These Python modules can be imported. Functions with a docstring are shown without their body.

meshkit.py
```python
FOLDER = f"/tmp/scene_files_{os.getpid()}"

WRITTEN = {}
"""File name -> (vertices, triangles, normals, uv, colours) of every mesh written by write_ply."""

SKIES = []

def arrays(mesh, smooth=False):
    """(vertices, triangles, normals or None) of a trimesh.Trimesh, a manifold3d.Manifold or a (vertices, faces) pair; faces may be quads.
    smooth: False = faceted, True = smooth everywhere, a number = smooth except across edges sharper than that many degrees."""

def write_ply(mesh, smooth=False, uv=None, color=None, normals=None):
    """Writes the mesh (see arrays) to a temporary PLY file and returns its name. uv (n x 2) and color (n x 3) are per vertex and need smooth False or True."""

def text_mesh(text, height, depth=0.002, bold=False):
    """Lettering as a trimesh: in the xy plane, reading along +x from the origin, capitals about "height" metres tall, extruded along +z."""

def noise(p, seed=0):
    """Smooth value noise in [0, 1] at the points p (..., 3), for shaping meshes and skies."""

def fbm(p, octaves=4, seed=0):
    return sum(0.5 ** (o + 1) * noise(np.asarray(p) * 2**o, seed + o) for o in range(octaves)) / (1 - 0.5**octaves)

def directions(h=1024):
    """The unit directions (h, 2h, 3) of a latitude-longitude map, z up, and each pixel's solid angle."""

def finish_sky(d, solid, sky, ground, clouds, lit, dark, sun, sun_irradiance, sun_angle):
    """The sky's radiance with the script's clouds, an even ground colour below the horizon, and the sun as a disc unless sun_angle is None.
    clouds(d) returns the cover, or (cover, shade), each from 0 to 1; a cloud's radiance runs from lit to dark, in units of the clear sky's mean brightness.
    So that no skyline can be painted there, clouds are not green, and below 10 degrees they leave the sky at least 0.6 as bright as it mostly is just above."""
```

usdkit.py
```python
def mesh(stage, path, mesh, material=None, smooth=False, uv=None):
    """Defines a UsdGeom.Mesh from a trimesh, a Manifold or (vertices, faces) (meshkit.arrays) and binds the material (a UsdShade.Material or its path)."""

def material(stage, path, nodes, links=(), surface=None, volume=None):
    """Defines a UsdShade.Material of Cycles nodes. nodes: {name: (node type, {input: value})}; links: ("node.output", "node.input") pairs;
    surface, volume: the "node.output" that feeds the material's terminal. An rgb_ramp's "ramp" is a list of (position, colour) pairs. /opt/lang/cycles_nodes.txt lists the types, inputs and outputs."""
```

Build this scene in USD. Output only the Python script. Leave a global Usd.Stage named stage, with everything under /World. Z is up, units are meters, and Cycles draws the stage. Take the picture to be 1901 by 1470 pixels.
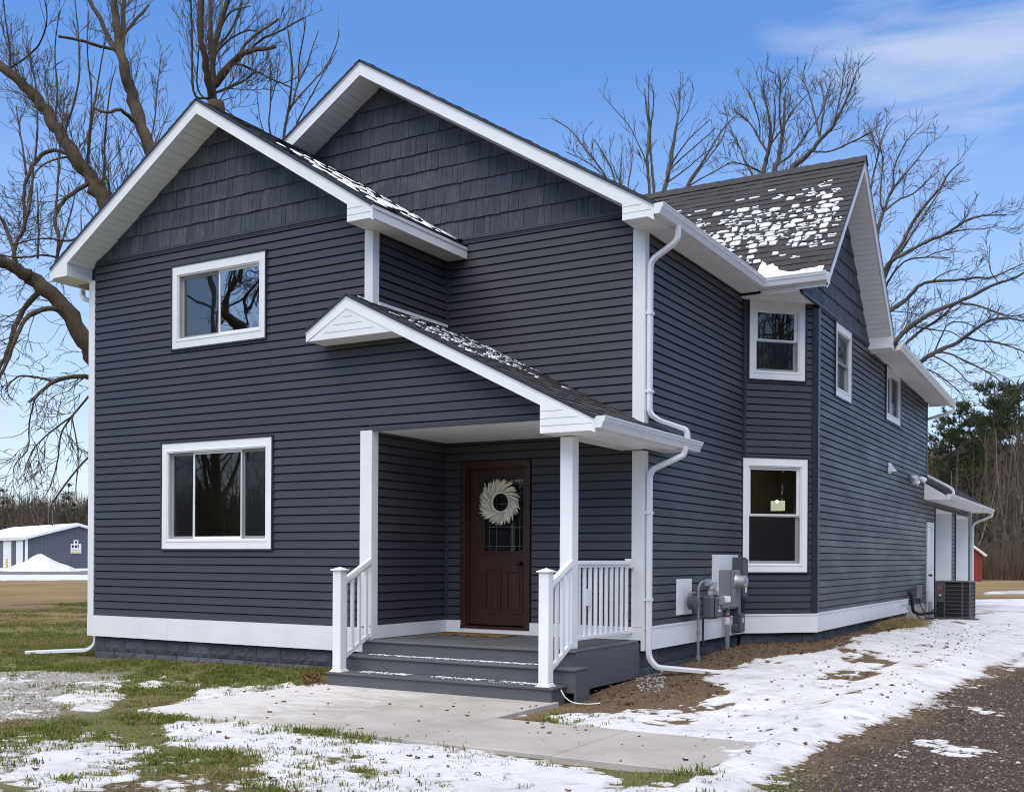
import math, random
import numpy as np
import trimesh
from shapely.geometry import Polygon, box as sbox, Point, LineString
from shapely.ops import unary_union
import shapely
from pxr import Usd, UsdGeom, UsdLux, UsdShade, Gf, Sdf, Vt
import usdkit, meshkit

stage = Usd.Stage.CreateInMemory()
UsdGeom.SetStageUpAxis(stage, "Z")
UsdGeom.SetStageMetersPerUnit(stage, 1.0)
UsdGeom.Xform.Define(stage, "/World")
T = Sdf.ValueTypeNames

# ------------------------------------------------------------------ camera
CAM = np.array([12.584, -10.039, 1.388])
FOCAL_PX, CX, CY = 2018.36, 950.38, 1036.21          # in the 1901 x 1470 photograph
RX = np.array([0.8638, 0.5038, 0.00504]); RX /= np.linalg.norm(RX)
FW = np.array([-0.50383, 0.86381, -0.00054]); FW /= np.linalg.norm(FW)
UP = np.cross(RX, FW)
FW = np.cross(UP, RX)
cam = UsdGeom.Camera.Define(stage, "/World/camera")
m4 = np.eye(4); m4[0, :3] = RX; m4[1, :3] = UP; m4[2, :3] = -FW; m4[3, :3] = CAM
cam.AddTransformOp().Set(Gf.Matrix4d(m4.tolist()))
cam.CreateHorizontalApertureAttr(36.0)
cam.CreateVerticalApertureAttr(36.0 * 791 / 1024)
cam.CreateFocalLengthAttr(FOCAL_PX / 1901 * 36)
cam.CreateVerticalApertureOffsetAttr((CY - 735) / 1901 * 36)
cam.CreateHorizontalApertureOffsetAttr(0.0)
cam.CreateExposureAttr(1.42)

# ------------------------------------------------------------------ light and sky
SUN = np.array([0.10, -0.43, 0.90]); SUN /= np.linalg.norm(SUN)      # towards the sun
sun = UsdLux.DistantLight.Define(stage, "/World/sun")
sun.CreateIntensityAttr(0.39); sun.CreateAngleAttr(80.0); sun.CreateNormalizeAttr(True) if hasattr(sun, "CreateNormalizeAttr") else None
sun.GetPrim().CreateAttribute("inputs:normalize", T.Bool).Set(True)
sun.CreateColorAttr(Gf.Vec3f(1.0, 0.905, 0.735))
zc = SUN; xc = np.cross([0, 0, 1.0], zc); xc /= np.linalg.norm(xc); yc = np.cross(zc, xc)
ms = np.eye(4); ms[0, :3] = xc; ms[1, :3] = yc; ms[2, :3] = zc
sun.AddTransformOp().Set(Gf.Matrix4d(ms.tolist()))
SUN_EL, SUN_ROT = math.asin(SUN[2]), math.atan2(SUN[0], SUN[1])
_c = FW + RX * (1760 - CX) / FOCAL_PX - UP * (-20 - CY) / FOCAL_PX
CLOUD_DIR = tuple(_c / np.linalg.norm(_c))       # a wisp of high cloud over the right of the house
sky_mat = usdkit.material(stage, "/World/Looks/sky", {
    "tc": ("texture_coordinate", {}),
    "xyz": ("separate_xyz", {}),
    "sky": ("sky_texture", {"sky_type": "single_scattering", "sun_disc": False, "sun_elevation": SUN_EL, "sun_rotation": SUN_ROT, "air_density": 1.0, "aerosol_density": 0.6, "ozone_density": 2.0}),
    "mp": ("mapping", {"scale": (1.3, 1.3, 6.0), "rotation": (0.0, 0.06, 0.0)}),
    "n1": ("noise_texture", {"scale": 2.1, "detail": 6.0, "roughness": 0.55, "distortion": 0.4}),
    "r1": ("map_range", {"from_min": 0.53, "from_max": 0.80, "clamp": True}),
    "lowband": ("map_range", {"from_min": 0.46, "from_max": -0.02, "clamp": True}),
    "lowpow": ("math", {"math_type": "power", "value2": 1.25}),
    "n2": ("noise_texture", {"scale": 3.0, "detail": 5.0, "roughness": 0.55}),
    "n2r": ("map_range", {"from_min": 0.25, "from_max": 0.75, "to_min": 0.62, "to_max": 1.1, "clamp": True}),
    "lowm": ("math", {"math_type": "multiply"}),
    "mx": ("math", {"math_type": "maximum", "use_clamp": True}),
    "wisp": ("math", {"math_type": "multiply", "value2": 0.05}),
    "hs": ("hsv", {"hue": 0.507, "saturation": 1.32, "value": 0.86}), "veil": ("math", {"math_type": "maximum", "value2": 0.05}),
    "mix": ("mix_color", {"blend_type": "mix", "b": (2.75, 3.0, 3.65), "use_clamp": False}),
    "dot": ("vector_math", {"math_type": "dot_product", "vector2": CLOUD_DIR}),
    "near": ("map_range", {"range_type": "smoothstep", "from_min": 0.986, "from_max": 0.999, "clamp": True}),
    "n3": ("noise_texture", {"scale": 4.2, "detail": 7.0, "roughness": 0.55, "distortion": 0.5}), "mp3": ("mapping", {"scale": (1.0, 1.0, 6.5), "rotation": (0.10, 0.05, 0.0), "location": (0.35, 0.1, 0.2)}),
    "n3r": ("map_range", {"from_min": 0.40, "from_max": 0.68, "clamp": True}), "wm": ("math", {"math_type": "multiply"}), "wm2": ("math", {"math_type": "multiply", "value2": 0.68}), "mx2": ("math", {"math_type": "maximum"}),
    "bg": ("background_shader", {"strength": 0.096}),
}, [("tc.generated", "xyz.vector"), ("tc.generated", "mp.vector"), ("mp.vector", "n1.vector"), ("mp.vector", "n2.vector"), ("n1.fac", "r1.value"),
    ("xyz.z", "lowband.value"), ("lowband.result", "lowpow.value1"), ("n2.fac", "n2r.value"), ("lowpow.value", "lowm.value1"), ("n2r.result", "lowm.value2"),
    ("r1.result", "wisp.value1"), ("wisp.value", "mx.value1"), ("lowm.value", "mx.value2"), ("tc.generated", "dot.vector1"), ("dot.value", "near.value"), ("tc.generated", "mp3.vector"), ("mp3.vector", "n3.vector"), ("n3.fac", "n3r.value"), ("near.result", "wm.value1"), ("n3r.result", "wm.value2"), ("wm.value", "wm2.value1"), ("mx.value", "mx2.value1"), ("wm2.value", "mx2.value2"), ("mx2.value", "veil.value1"), ("veil.value", "mix.fac"), ("sky.color", "hs.color"), ("hs.color", "mix.a"), ("mix.result", "bg.color")], surface="bg.background")
dome = UsdLux.DomeLight.Define(stage, "/World/sky")
UsdShade.MaterialBindingAPI.Apply(dome.GetPrim()).Bind(sky_mat)
dome.GetPrim().SetCustomDataByKey("kind", "structure")

# ------------------------------------------------------------------ helpers
rng = np.random.default_rng(7)
V3 = lambda *a: np.array(a, float)


def ray(x, y):
    return FW + RX * (x - CX) / FOCAL_PX - UP * (y - CY) / FOCAL_PX


def at_depth(x, y, d):
    """A point of the photograph at d metres along the view axis."""
    return CAM + ray(x, y) * d


def on_ground(x, y, z=-0.05):
    r = ray(x, y)
    return CAM + r * ((z - CAM[2]) / r[2])


_used = {}


def numbered(parent, name):
    k = (parent, name)
    n = _used.get(k, 0)
    _used[k] = n + 1
    return f"{parent}/{name}" if n == 0 else f"{parent}/{name}_{n:03d}"


def tag(prim, label=None, cat=None, group=None, kind=None):
    for k, v in (("label", label), ("category", cat), ("group", group), ("kind", kind)):
        if v:
            prim.SetCustomDataByKey(k, v)
    return prim


class MB:
    """Collects shapes for one mesh."""

    def __init__(self):
        self.v, self.f, self.n, self.c = [], [], 0, []

    def add(self, v, f):
        v = np.asarray(v, float).reshape(-1, 3); f = np.asarray(f, int)
        if len(v) == 0 or len(f) == 0:
            return self
        if f.shape[1] == 4:
            f = np.vstack([f[:, [0, 1, 2]], f[:, [0, 2, 3]]])
        self.v.append(v); self.f.append(f + self.n); self.n += len(v)
        return self

    def tm(self, m):
        return self.add(m.vertices, m.faces)

    def quad(self, a, b, c, d):
        return self.add([a, b, c, d], [[0, 1, 2, 3]])

    def hexa(self, p):
        """8 corners: bottom ring 0-3, top ring 4-7."""
        return self.add(p, [[3, 2, 1, 0], [4, 5, 6, 7], [0, 1, 5, 4], [1, 2, 6, 5], [2, 3, 7, 6], [3, 0, 4, 7]])

    def box(self, x0, x1, y0, y1, z0, z1):
        return self.hexa([(x0, y0, z0), (x1, y0, z0), (x1, y1, z0), (x0, y1, z0), (x0, y0, z1), (x1, y0, z1), (x1, y1, z1), (x0, y1, z1)])

    def rbox(self, x0, x1, y0, y1, z0, z1, b=0.006):
        """A box with chamfered edges."""
        c = trimesh.creation.box((1, 1, 1)).vertices
        pts = []
        for sx in (0, 1):
            for sy in (0, 1):
                for sz in (0, 1):
                    X, Y, Z = (x0, x1)[sx], (y0, y1)[sy], (z0, z1)[sz]
                    dx, dy, dz = b * (1 - 2 * sx), b * (1 - 2 * sy), b * (1 - 2 * sz)
                    pts += [(X, Y + dy, Z + dz), (X + dx, Y, Z + dz), (X + dx, Y + dy, Z)]
        h = trimesh.convex.convex_hull(np.array(pts))
        return self.tm(h)

    def fbox(self, F, s0, s1, d0, d1, z0, z1):
        """A box in a wall's frame: s along it, d out of it."""
        q = [F(s0, d1, z0), F(s1, d1, z0), F(s1, d0, z0), F(s0, d0, z0), F(s0, d1, z1), F(s1, d1, z1), F(s1, d0, z1), F(s0, d0, z1)]
        return self.hexa(q)

    def prism(self, pts, off):
        """A flat polygon (3D points) pushed along off."""
        p = np.asarray(pts, float); off = np.asarray(off, float); n = len(p)
        nrm = np.cross(p[1] - p[0], p[2] - p[0]); k = int(np.argmax(np.abs(nrm))); keep = [i for i in range(3) if i != k]
        poly = Polygon(p[:, keep])
        tv, tf = tri2d(poly)
        # map the triangulation's vertices back to the polygon's own
        idx = [int(np.argmin(np.sum((p[:, keep] - q) ** 2, 1))) for q in tv]
        f = np.array([[idx[a] for a in t] for t in tf])
        v = np.vstack([p, p + off])
        fl = [f[:, ::-1], f + n]
        side = []
        for i in range(n):
            j = (i + 1) % n
            side += [[i, j, j + n], [i, j + n, i + n]]
        return self.add(v, np.vstack(fl + [np.array(side)]))

    def tube(self, pts, r, sides=6, cap=True):
        v, f = tube(pts, r, sides, cap)
        return self.add(v, f)

    def sphere(self, c, r, sub=2, sc=(1, 1, 1)):
        m = trimesh.creation.icosphere(sub, r)
        return self.add(m.vertices * np.array(sc) + np.array(c), m.faces)

    def arrays(self):
        return np.vstack(self.v), np.vstack(self.f)

    def empty(self):
        return not self.v


def tri2d(poly):
    v, f = trimesh.creation.triangulate_polygon(poly, engine="earcut")
    return np.asarray(v), np.asarray(f)


def tube(pts, r, sides=6, cap=True):
    p = np.asarray(pts, float); n = len(p)
    r = np.broadcast_to(np.asarray(r, float), (n,))
    t = np.gradient(p, axis=0); t /= np.maximum(np.linalg.norm(t, axis=1, keepdims=True), 1e-9)
    a = np.cross(t[0], [0, 0, 1.0] if abs(t[0][2]) < 0.9 else [1.0, 0, 0]); a /= np.linalg.norm(a)
    ang = np.arange(sides) / sides * 2 * np.pi
    ca, sa = np.cos(ang)[:, None], np.sin(ang)[:, None]
    V = []
    for i in range(n):
        a = a - t[i] * (a @ t[i]); a /= np.linalg.norm(a); b = np.cross(t[i], a)
        V.append(p[i] + r[i] * (ca * a + sa * b))
    V = np.vstack(V); F = []
    i = np.arange(n - 1)[:, None] * sides; j = np.arange(sides)[None]
    k = (j + 1) % sides
    F = np.stack([i + j, i + k, i + sides + k, i + sides + j], -1).reshape(-1, 4)
    F = np.vstack([F[:, [0, 1, 2]], F[:, [0, 2, 3]]])
    if cap:
        V = np.vstack([V, p[0], p[-1]]); e = len(V)
        jj = np.arange(sides)
        F = np.vstack([F, np.stack([(jj + 1) % sides, jj, np.full(sides, e - 2)], 1), np.stack([jj + (n - 1) * sides, (jj + 1) % sides + (n - 1) * sides, np.full(sides, e - 1)], 1)])
    return V, F


def rect_sweep(pts, w, h, side):
    """A rectangular pipe along a path; side: the direction of its width."""
    p = np.asarray(pts, float); mb = MB(); n = len(p); side = np.asarray(side, float)
    t = np.gradient(p, axis=0)
    rings = []
    for i in range(n):
        d = t[i] / np.linalg.norm(t[i]); s = side - d * (side @ d); s /= np.linalg.norm(s); u = np.cross(d, s)
        c = 0.18
        prof = [(-.5 + c, -.5), (.5 - c, -.5), (.5, -.5 + c), (.5, .5 - c), (.5 - c, .5), (-.5 + c, .5), (-.5, .5 - c), (-.5, -.5 + c)]
        rings.append([p[i] + s * a * w + u * b * h for a, b in prof])
    V = np.array(rings).reshape(-1, 3); k = 8
    F = [[i * k + j, i * k + (j + 1) % k, (i + 1) * k + (j + 1) % k, (i + 1) * k + j] for i in range(n - 1) for j in range(k)]
    mb.add(V, F)
    mb.add(V[:k], [[0, j + 1, j] for j in range(1, k - 1)]); mb.add(V[-k:], [[0, j, j + 1] for j in range(1, k - 1)])
    return mb


def bend(pts, r=0.06, n=5):
    """Rounds a polyline's corners."""
    p = [np.asarray(x, float) for x in pts]; out = [p[0]]
    for a, b, c in zip(p, p[1:], p[2:]):
        u = (a - b) / np.linalg.norm(a - b); w = (c - b) / np.linalg.norm(c - b)
        q = min(r, np.linalg.norm(a - b) * .45, np.linalg.norm(c - b) * .45)
        s, e = b + u * q, b + w * q
        for k in range(n + 1):
            x = k / n
            out.append((1 - x) ** 2 * s + 2 * x * (1 - x) * b + x * x * e)
    out.append(p[-1])
    return np.array(out)


def mesh_prim(path, v, f, mat, smooth=False):
    return usdkit.mesh(stage, path, (v, f), mat, smooth=smooth).GetPrim()


class Thing:
    """An Xform at the thing's base; parts take world coordinates."""

    def __init__(self, name, label, cat, loc=(0, 0, 0), group=None, kind=None):
        self.path = numbered("/World", name); self.loc = np.asarray(loc, float)
        x = UsdGeom.Xform.Define(stage, self.path); x.AddTranslateOp().Set(Gf.Vec3d(*map(float, loc)))
        self.prim = tag(x.GetPrim(), label, cat, group, kind)

    def part(self, name, mb, mat, parent=None, smooth=False, label=None, kind=None):
        v, f = mb.arrays() if isinstance(mb, MB) else mb
        base = self.path if parent is None else parent
        path = numbered(base, name)
        p = mesh_prim(path, v - self.loc, f, mat, smooth)
        tag(p, label, None, None, kind)
        return path

    def holder(self, name, parent=None):
        path = numbered(parent or self.path, name)
        UsdGeom.Xform.Define(stage, path)
        return path


def single(name, mb, mat, label=None, cat=None, group=None, kind=None, smooth=False):
    v, f = mb.arrays() if isinstance(mb, MB) else mb
    p = mesh_prim(numbered("/World", name), v, f, mat, smooth)
    return tag(p, label, cat, group, kind)


def frame(p0, a, n):
    p0, a, n = (np.asarray(x, float) for x in (p0, a, n))
    return lambda s, d, z: np.array([p0[0] + a[0] * s + n[0] * d, p0[1] + a[1] * s + n[1] * d, z])


# ------------------------------------------------------------------ materials
def L(n):
    return "/World/Looks/" + n


def M(name, nodes, links=(), surface="p.BSDF", volume=None):
    return usdkit.material(stage, L(name), nodes, links, surface=surface, volume=volume)


def plain(name, col, rough=0.5, vary=0.06, nscale=6.0, bump=0.0, bscale=60.0, metallic=0.0, spec=0.5, obj=False, stretch=(1, 1, 1), coat=0.0):
    """A colour with soft unevenness, per-object change and fine relief."""
    nodes = {"g": ("geometry", {}), "mp": ("mapping", {"scale": stretch}), "n": ("noise_texture", {"scale": nscale, "detail": 5.0, "roughness": 0.6}),
             "mr": ("map_range", {"from_min": 0.25, "from_max": 0.75, "to_min": 1 - vary, "to_max": 1 + vary}),
             "oi": ("object_info", {}), "or": ("map_range", {"to_min": 1 - vary, "to_max": 1 + vary}), "mul": ("math", {"math_type": "multiply"}),
             "c": ("vector_math", {"math_type": "scale", "vector1": col}),
             "p": ("principled_bsdf", {"roughness": rough, "metallic": metallic, "specular_ior_level": spec, "coat_weight": coat}),
             "rr": ("map_range", {"from_min": 0.3, "from_max": 0.7, "to_min": max(rough - .08, .02), "to_max": min(rough + .08, 1)})}
    links = [("g.position", "mp.vector"), ("mp.vector", "n.vector"), ("n.fac", "mr.value"), ("oi.random", "or.value"), ("mr.result", "mul.value1"), ("or.result", "mul.value2"),
             ("mul.value", "c.scale"), ("c.vector", "p.base_color"), ("n.fac", "rr.value"), ("rr.result", "p.roughness")]
    if bump:
        nodes["nb"] = ("noise_texture", {"scale": bscale, "detail": 3.0})
        nodes["b"] = ("bump", {"strength": bump, "distance": 0.01})
        links += [("mp.vector", "nb.vector"), ("nb.fac", "b.height"), ("b.normal", "p.normal")]
    return M(name, nodes, links)


NAVY = (0.047, 0.0462, 0.0555)
MAT = {}
MAT["siding"] = plain("siding", NAVY, 0.46, 0.06, 1.1, 0.10, 160.0, stretch=(1, 1, 3), spec=0.42)
MAT["siding_back"] = plain("siding_back", (0.020, 0.020, 0.025), 0.8, 0.05)
MAT["dark_trim"] = plain("dark_trim", (0.022, 0.023, 0.032), 0.4, 0.05)
MAT["white"] = plain("white_trim", (0.79, 0.79, 0.78), 0.40, 0.05, 2.6, 0.06, 9.0)
MAT["white_metal"] = plain("white_metal", (0.76, 0.765, 0.77), 0.32, 0.03, 3.0)
MAT["soffit"] = plain("soffit", (0.82, 0.82, 0.81), 0.5, 0.025, 2.0)
MAT["deck"] = plain("deck_board", (0.098, 0.100, 0.104), 0.62, 0.16, 7.0, 0.25, 40.0, stretch=(.25, .25, 6))
MAT["deck_side"] = plain("deck_side", (0.088, 0.090, 0.096), 0.6, 0.16, 8.0, 0.25, 40.0, stretch=(.3, .3, 7))
MAT["room"] = plain("room_wall", (0.60, 0.51, 0.41), 0.9, 0.25, 1.2)
MAT["block"] = plain("foundation_block", (0.085, 0.092, 0.105), 0.85, 0.25, 9.0, 0.6, 30.0)
MAT["slab"] = plain("garage_slab", (0.42, 0.41, 0.39), 0.85, 0.12, 4.0, 0.3, 40.0)
MAT["gray_box"] = plain("meter_grey", (0.23, 0.235, 0.245), 0.45, 0.05, 5.0, metallic=0.2)
MAT["gray_dark"] = plain("meter_dark", (0.075, 0.085, 0.095), 0.5, 0.1, 9.0)
MAT["galv"] = plain("galvanised", (0.5, 0.5, 0.5), 0.4, 0.12, 18.0, metallic=0.7)
MAT["black_rubber"] = plain("black_rubber", (0.012, 0.012, 0.013), 0.6, 0.1)
MAT["label"] = plain("paper_label", (0.8, 0.8, 0.78), 0.6, 0.03)
MAT["label_red"] = plain("label_red", (0.32, 0.07, 0.035), 0.6, 0.03)
MAT["ac"] = plain("unit_metal", (0.085, 0.08, 0.086), 0.45, 0.08, 8.0)
MAT["ac_dark"] = plain("unit_dark", (0.012, 0.012, 0.014), 0.6, 0.08)
MAT["plywood"] = plain("raw_wood", (0.5, 0.38, 0.24), 0.7, 0.1)
MAT["brass"] = plain("dark_handle", (0.05, 0.04, 0.03), 0.35, 0.05, metallic=0.8)
MAT["came"] = plain("door_came", (0.16, 0.16, 0.15), 0.35, 0.05, metallic=0.6)

# shakes: upright wood grain
MAT["shake"] = M("shake", {
    "g": ("geometry", {}), "mp": ("mapping", {"scale": (1.0, 1.0, 0.045)}), "n": ("noise_texture", {"scale": 52.0, "detail": 6.0, "roughness": 0.75}),
    "n2": ("noise_texture", {"scale": 4.0, "detail": 3.0}),
    "oi": ("object_info", {}), "tone": ("rgb_ramp", {"ramp": [(0, (0.030, 0.033, 0.045)), (0.35, (0.038, 0.041, 0.053)), (0.7, (0.047, 0.049, 0.060)), (0.85, (0.058, 0.056, 0.060)), (1, (0.034, 0.038, 0.055))]}),
    "mr": ("map_range", {"from_min": 0.3, "from_max": 0.7, "to_min": 0.35, "to_max": 2.1}), "mr2": ("map_range", {"from_min": 0.3, "from_max": 0.7, "to_min": 0.86, "to_max": 1.14}),
    "mul": ("math", {"math_type": "multiply"}), "c": ("vector_math", {"math_type": "scale"}), "b": ("bump", {"strength": 0.8, "distance": 0.006}),
    "p": ("principled_bsdf", {"roughness": 0.6})},
    [("g.position", "mp.vector"), ("mp.vector", "n.vector"), ("g.position", "n2.vector"), ("oi.random", "tone.fac"), ("n.fac", "mr.value"), ("n2.fac", "mr2.value"), ("mr.result", "mul.value1"), ("mr2.result", "mul.value2"),
     ("tone.color", "c.vector1"), ("mul.value", "c.scale"), ("c.vector", "p.base_color"), ("n.fac", "b.height"), ("b.normal", "p.normal")])

# asphalt shingles
MAT["shingle"] = M("shingle", {
    "g": ("geometry", {}), "n": ("noise_texture", {"scale": 320.0, "detail": 2.0}), "n2": ("noise_texture", {"scale": 1.1, "detail": 3.0}),
    "tone": ("rgb_ramp", {"ramp": [(0, (0.042, 0.041, 0.041)), (0.5, (0.070, 0.068, 0.065)), (1, (0.100, 0.097, 0.090))]}),
    "mr": ("map_range", {"from_min": 0.3, "from_max": 0.7, "to_min": 0.6, "to_max": 1.4}), "mr2": ("map_range", {"from_min": 0.3, "from_max": 0.7, "to_min": 0.88, "to_max": 1.12}), "mul": ("math", {"math_type": "multiply"}),
    "c": ("vector_math", {"math_type": "scale"}), "b": ("bump", {"strength": 0.5, "distance": 0.003}), "p": ("principled_bsdf", {"roughness": 0.9})},
    [("g.position", "n.vector"), ("g.position", "n2.vector"), ("g.random_per_island", "tone.fac"), ("n.fac", "mr.value"), ("n2.fac", "mr2.value"), ("mr.result", "mul.value1"), ("mr2.result", "mul.value2"),
     ("tone.color", "c.vector1"), ("mul.value", "c.scale"), ("c.vector", "p.base_color"), ("n.fac", "b.height"), ("b.normal", "p.normal")])

# snow
MAT["snow"] = M("snow", {
    "g": ("geometry", {}), "n": ("noise_texture", {"scale": 14.0, "detail": 8.0, "roughness": 0.7}), "n2": ("noise_texture", {"scale": 2.0, "detail": 7.0, "roughness": 0.65}),
    "tone": ("rgb_ramp", {"ramp": [(0.25, (0.50, 0.495, 0.49)), (0.5, (0.655, 0.655, 0.655)), (0.75, (0.75, 0.75, 0.75))]}),
    "dn": ("noise_texture", {"scale": 7.0, "detail": 9.0, "roughness": 0.75}), "dr": ("map_range", {"from_min": 0.555, "from_max": 0.70, "to_max": 0.62, "clamp": True}),
    "dirt": ("mix_color", {"b": (0.20, 0.155, 0.11)}),
    "th": ("attribute", {"attribute": "cover"}), "ths": ("separate_color", {}), "slush": ("mix_color", {"a": (0.27, 0.235, 0.185)}),
    "b": ("bump", {"strength": 0.7, "distance": 0.03}), "p": ("principled_bsdf", {"roughness": 0.75, "specular_ior_level": 0.25})},
    [("g.position", "n.vector"), ("g.position", "n2.vector"), ("g.position", "dn.vector"), ("dn.fac", "dr.value"), ("n2.fac", "tone.fac"), ("tone.color", "dirt.a"), ("dr.result", "dirt.fac"), ("th.color", "ths.color"), ("ths.r", "slush.fac"), ("dirt.result", "slush.b"), ("slush.result", "p.base_color"), ("n.fac", "b.height"), ("b.normal", "p.normal")])
MAT["clean_snow"] = plain("clean_snow", (0.84, 0.85, 0.87), 0.8, 0.04, 8.0, 0.4, 30.0)

# window glass: see-through, reflecting more at a slant
MAT["glass"] = M("window_glass", {"t": ("transparent_bsdf", {"color": (0.80, 0.83, 0.82)}), "gl": ("glossy_bsdf", {"roughness": 0.0, "color": (0.95, 0.97, 1.0)}), "fr": ("fresnel", {"IOR": 1.75}),
                                  "g": ("geometry", {}), "n": ("noise_texture", {"scale": 1.3, "detail": 1.0}), "b": ("bump", {"strength": 0.05, "distance": 0.02}), "m": ("mix_closure", {})},
                 [("g.position", "n.vector"), ("n.fac", "b.height"), ("b.normal", "gl.normal"), ("fr.fac", "m.fac"), ("t.BSDF", "m.closure1"), ("gl.BSDF", "m.closure2")], surface="m.closure")
MAT["coated_glass"] = M("coated_glass", {"t": ("transparent_bsdf", {"color": (0.6, 0.63, 0.62)}), "gl": ("glossy_bsdf", {"roughness": 0.0, "color": (0.97, 0.98, 1.0)}), "fr": ("fresnel", {"IOR": 4.6}),
                                  "g": ("geometry", {}), "n": ("noise_texture", {"scale": 1.6, "detail": 1.0}), "b": ("bump", {"strength": 0.12, "distance": 0.02}), "m": ("mix_closure", {})},
                 [("g.position", "n.vector"), ("n.fac", "b.height"), ("b.normal", "gl.normal"), ("fr.fac", "m.fac"), ("t.BSDF", "m.closure1"), ("gl.BSDF", "m.closure2")], surface="m.closure")
MAT["screen"] = M("insect_screen", {"t": ("transparent_bsdf", {}), "d": ("diffuse_bsdf", {"color": (0.018, 0.018, 0.018)}), "m": ("mix_closure", {"fac": 0.40})},
                  [("t.BSDF", "m.closure1"), ("d.BSDF", "m.closure2")], surface="m.closure")
# door wood
MAT["door"] = M("door_wood", {
    "g": ("geometry", {}), "mp": ("mapping", {"scale": (1.0, 1.0, 0.06)}), "n": ("noise_texture", {"scale": 60.0, "detail": 5.0, "distortion": 0.4}),
    "tone": ("rgb_ramp", {"ramp": [(0.25, (0.018, 0.0055, 0.003)), (0.5, (0.040, 0.0108, 0.0058)), (0.75, (0.070, 0.020, 0.010))]}), "b": ("bump", {"strength": 0.2, "distance": 0.003}), "p": ("principled_bsdf", {"roughness": 0.42})},
    [("g.position", "mp.vector"), ("mp.vector", "n.vector"), ("n.fac", "tone.fac"), ("tone.color", "p.base_color"), ("n.fac", "b.height"), ("b.normal", "p.normal")])
MAT["glow"] = M("lamp_glow", {"e": ("emission", {"color": (1.0, 0.93, 0.62), "strength": 6.0})}, surface="e.emission")
MAT["glow_dim"] = M("lamp_shade_glow", {"e": ("emission", {"color": (0.92, 0.93, 0.66), "strength": 0.26})}, surface="e.emission")

# ================================================================== the house
house = Thing("house", "two-storey navy blue house with white trim, shake gables and a corner porch", "house", (0, 0, 0))
LAP, Z0 = 0.1016, 0.575
XW, YB, YC, XD, YD, YE, YG = 7.56, 1.557, 5.112, 8.405, 5.957, 15.15, 22.10
FA = frame((0, 0), (1, 0), (0, -1))
FAS = frame((4.84, 0), (0, 1), (1, 0))
FB = frame((4.84, YB), (1, 0), (0, -1))
FC = frame((XW, YB), (0, 1), (1, 0))
r2 = math.sqrt(.5)
F45 = frame((XW, YC), (r2, r2), (r2, -r2))
FD = frame((XD, YD), (0, 1), (1, 0))
W45 = (XD - XW) / r2


def polys(g):
    if g.is_empty:
        return []
    return [p for p in getattr(g, "geoms", [g]) if p.geom_type == "Polygon" and p.area > 2e-4]


def backing(F, poly, d0=-0.10, d1=0.0):
    """A wall's sheathing: the outline with its openings, as a thin slab."""
    mb = MB()
    for g in polys(poly):
        v, f = tri2d(g)
        for d in (d1, d0):
            mb.add([F(a, d, b) for a, b in v], f)
        for ring in [g.exterior, *g.interiors]:
            c = list(ring.coords)
            for (a, b), (e, h) in zip(c, c[1:]):
                mb.quad(F(a, d0, b), F(e, d0, h), F(e, d1, h), F(a, d1, b))
    return mb


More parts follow.
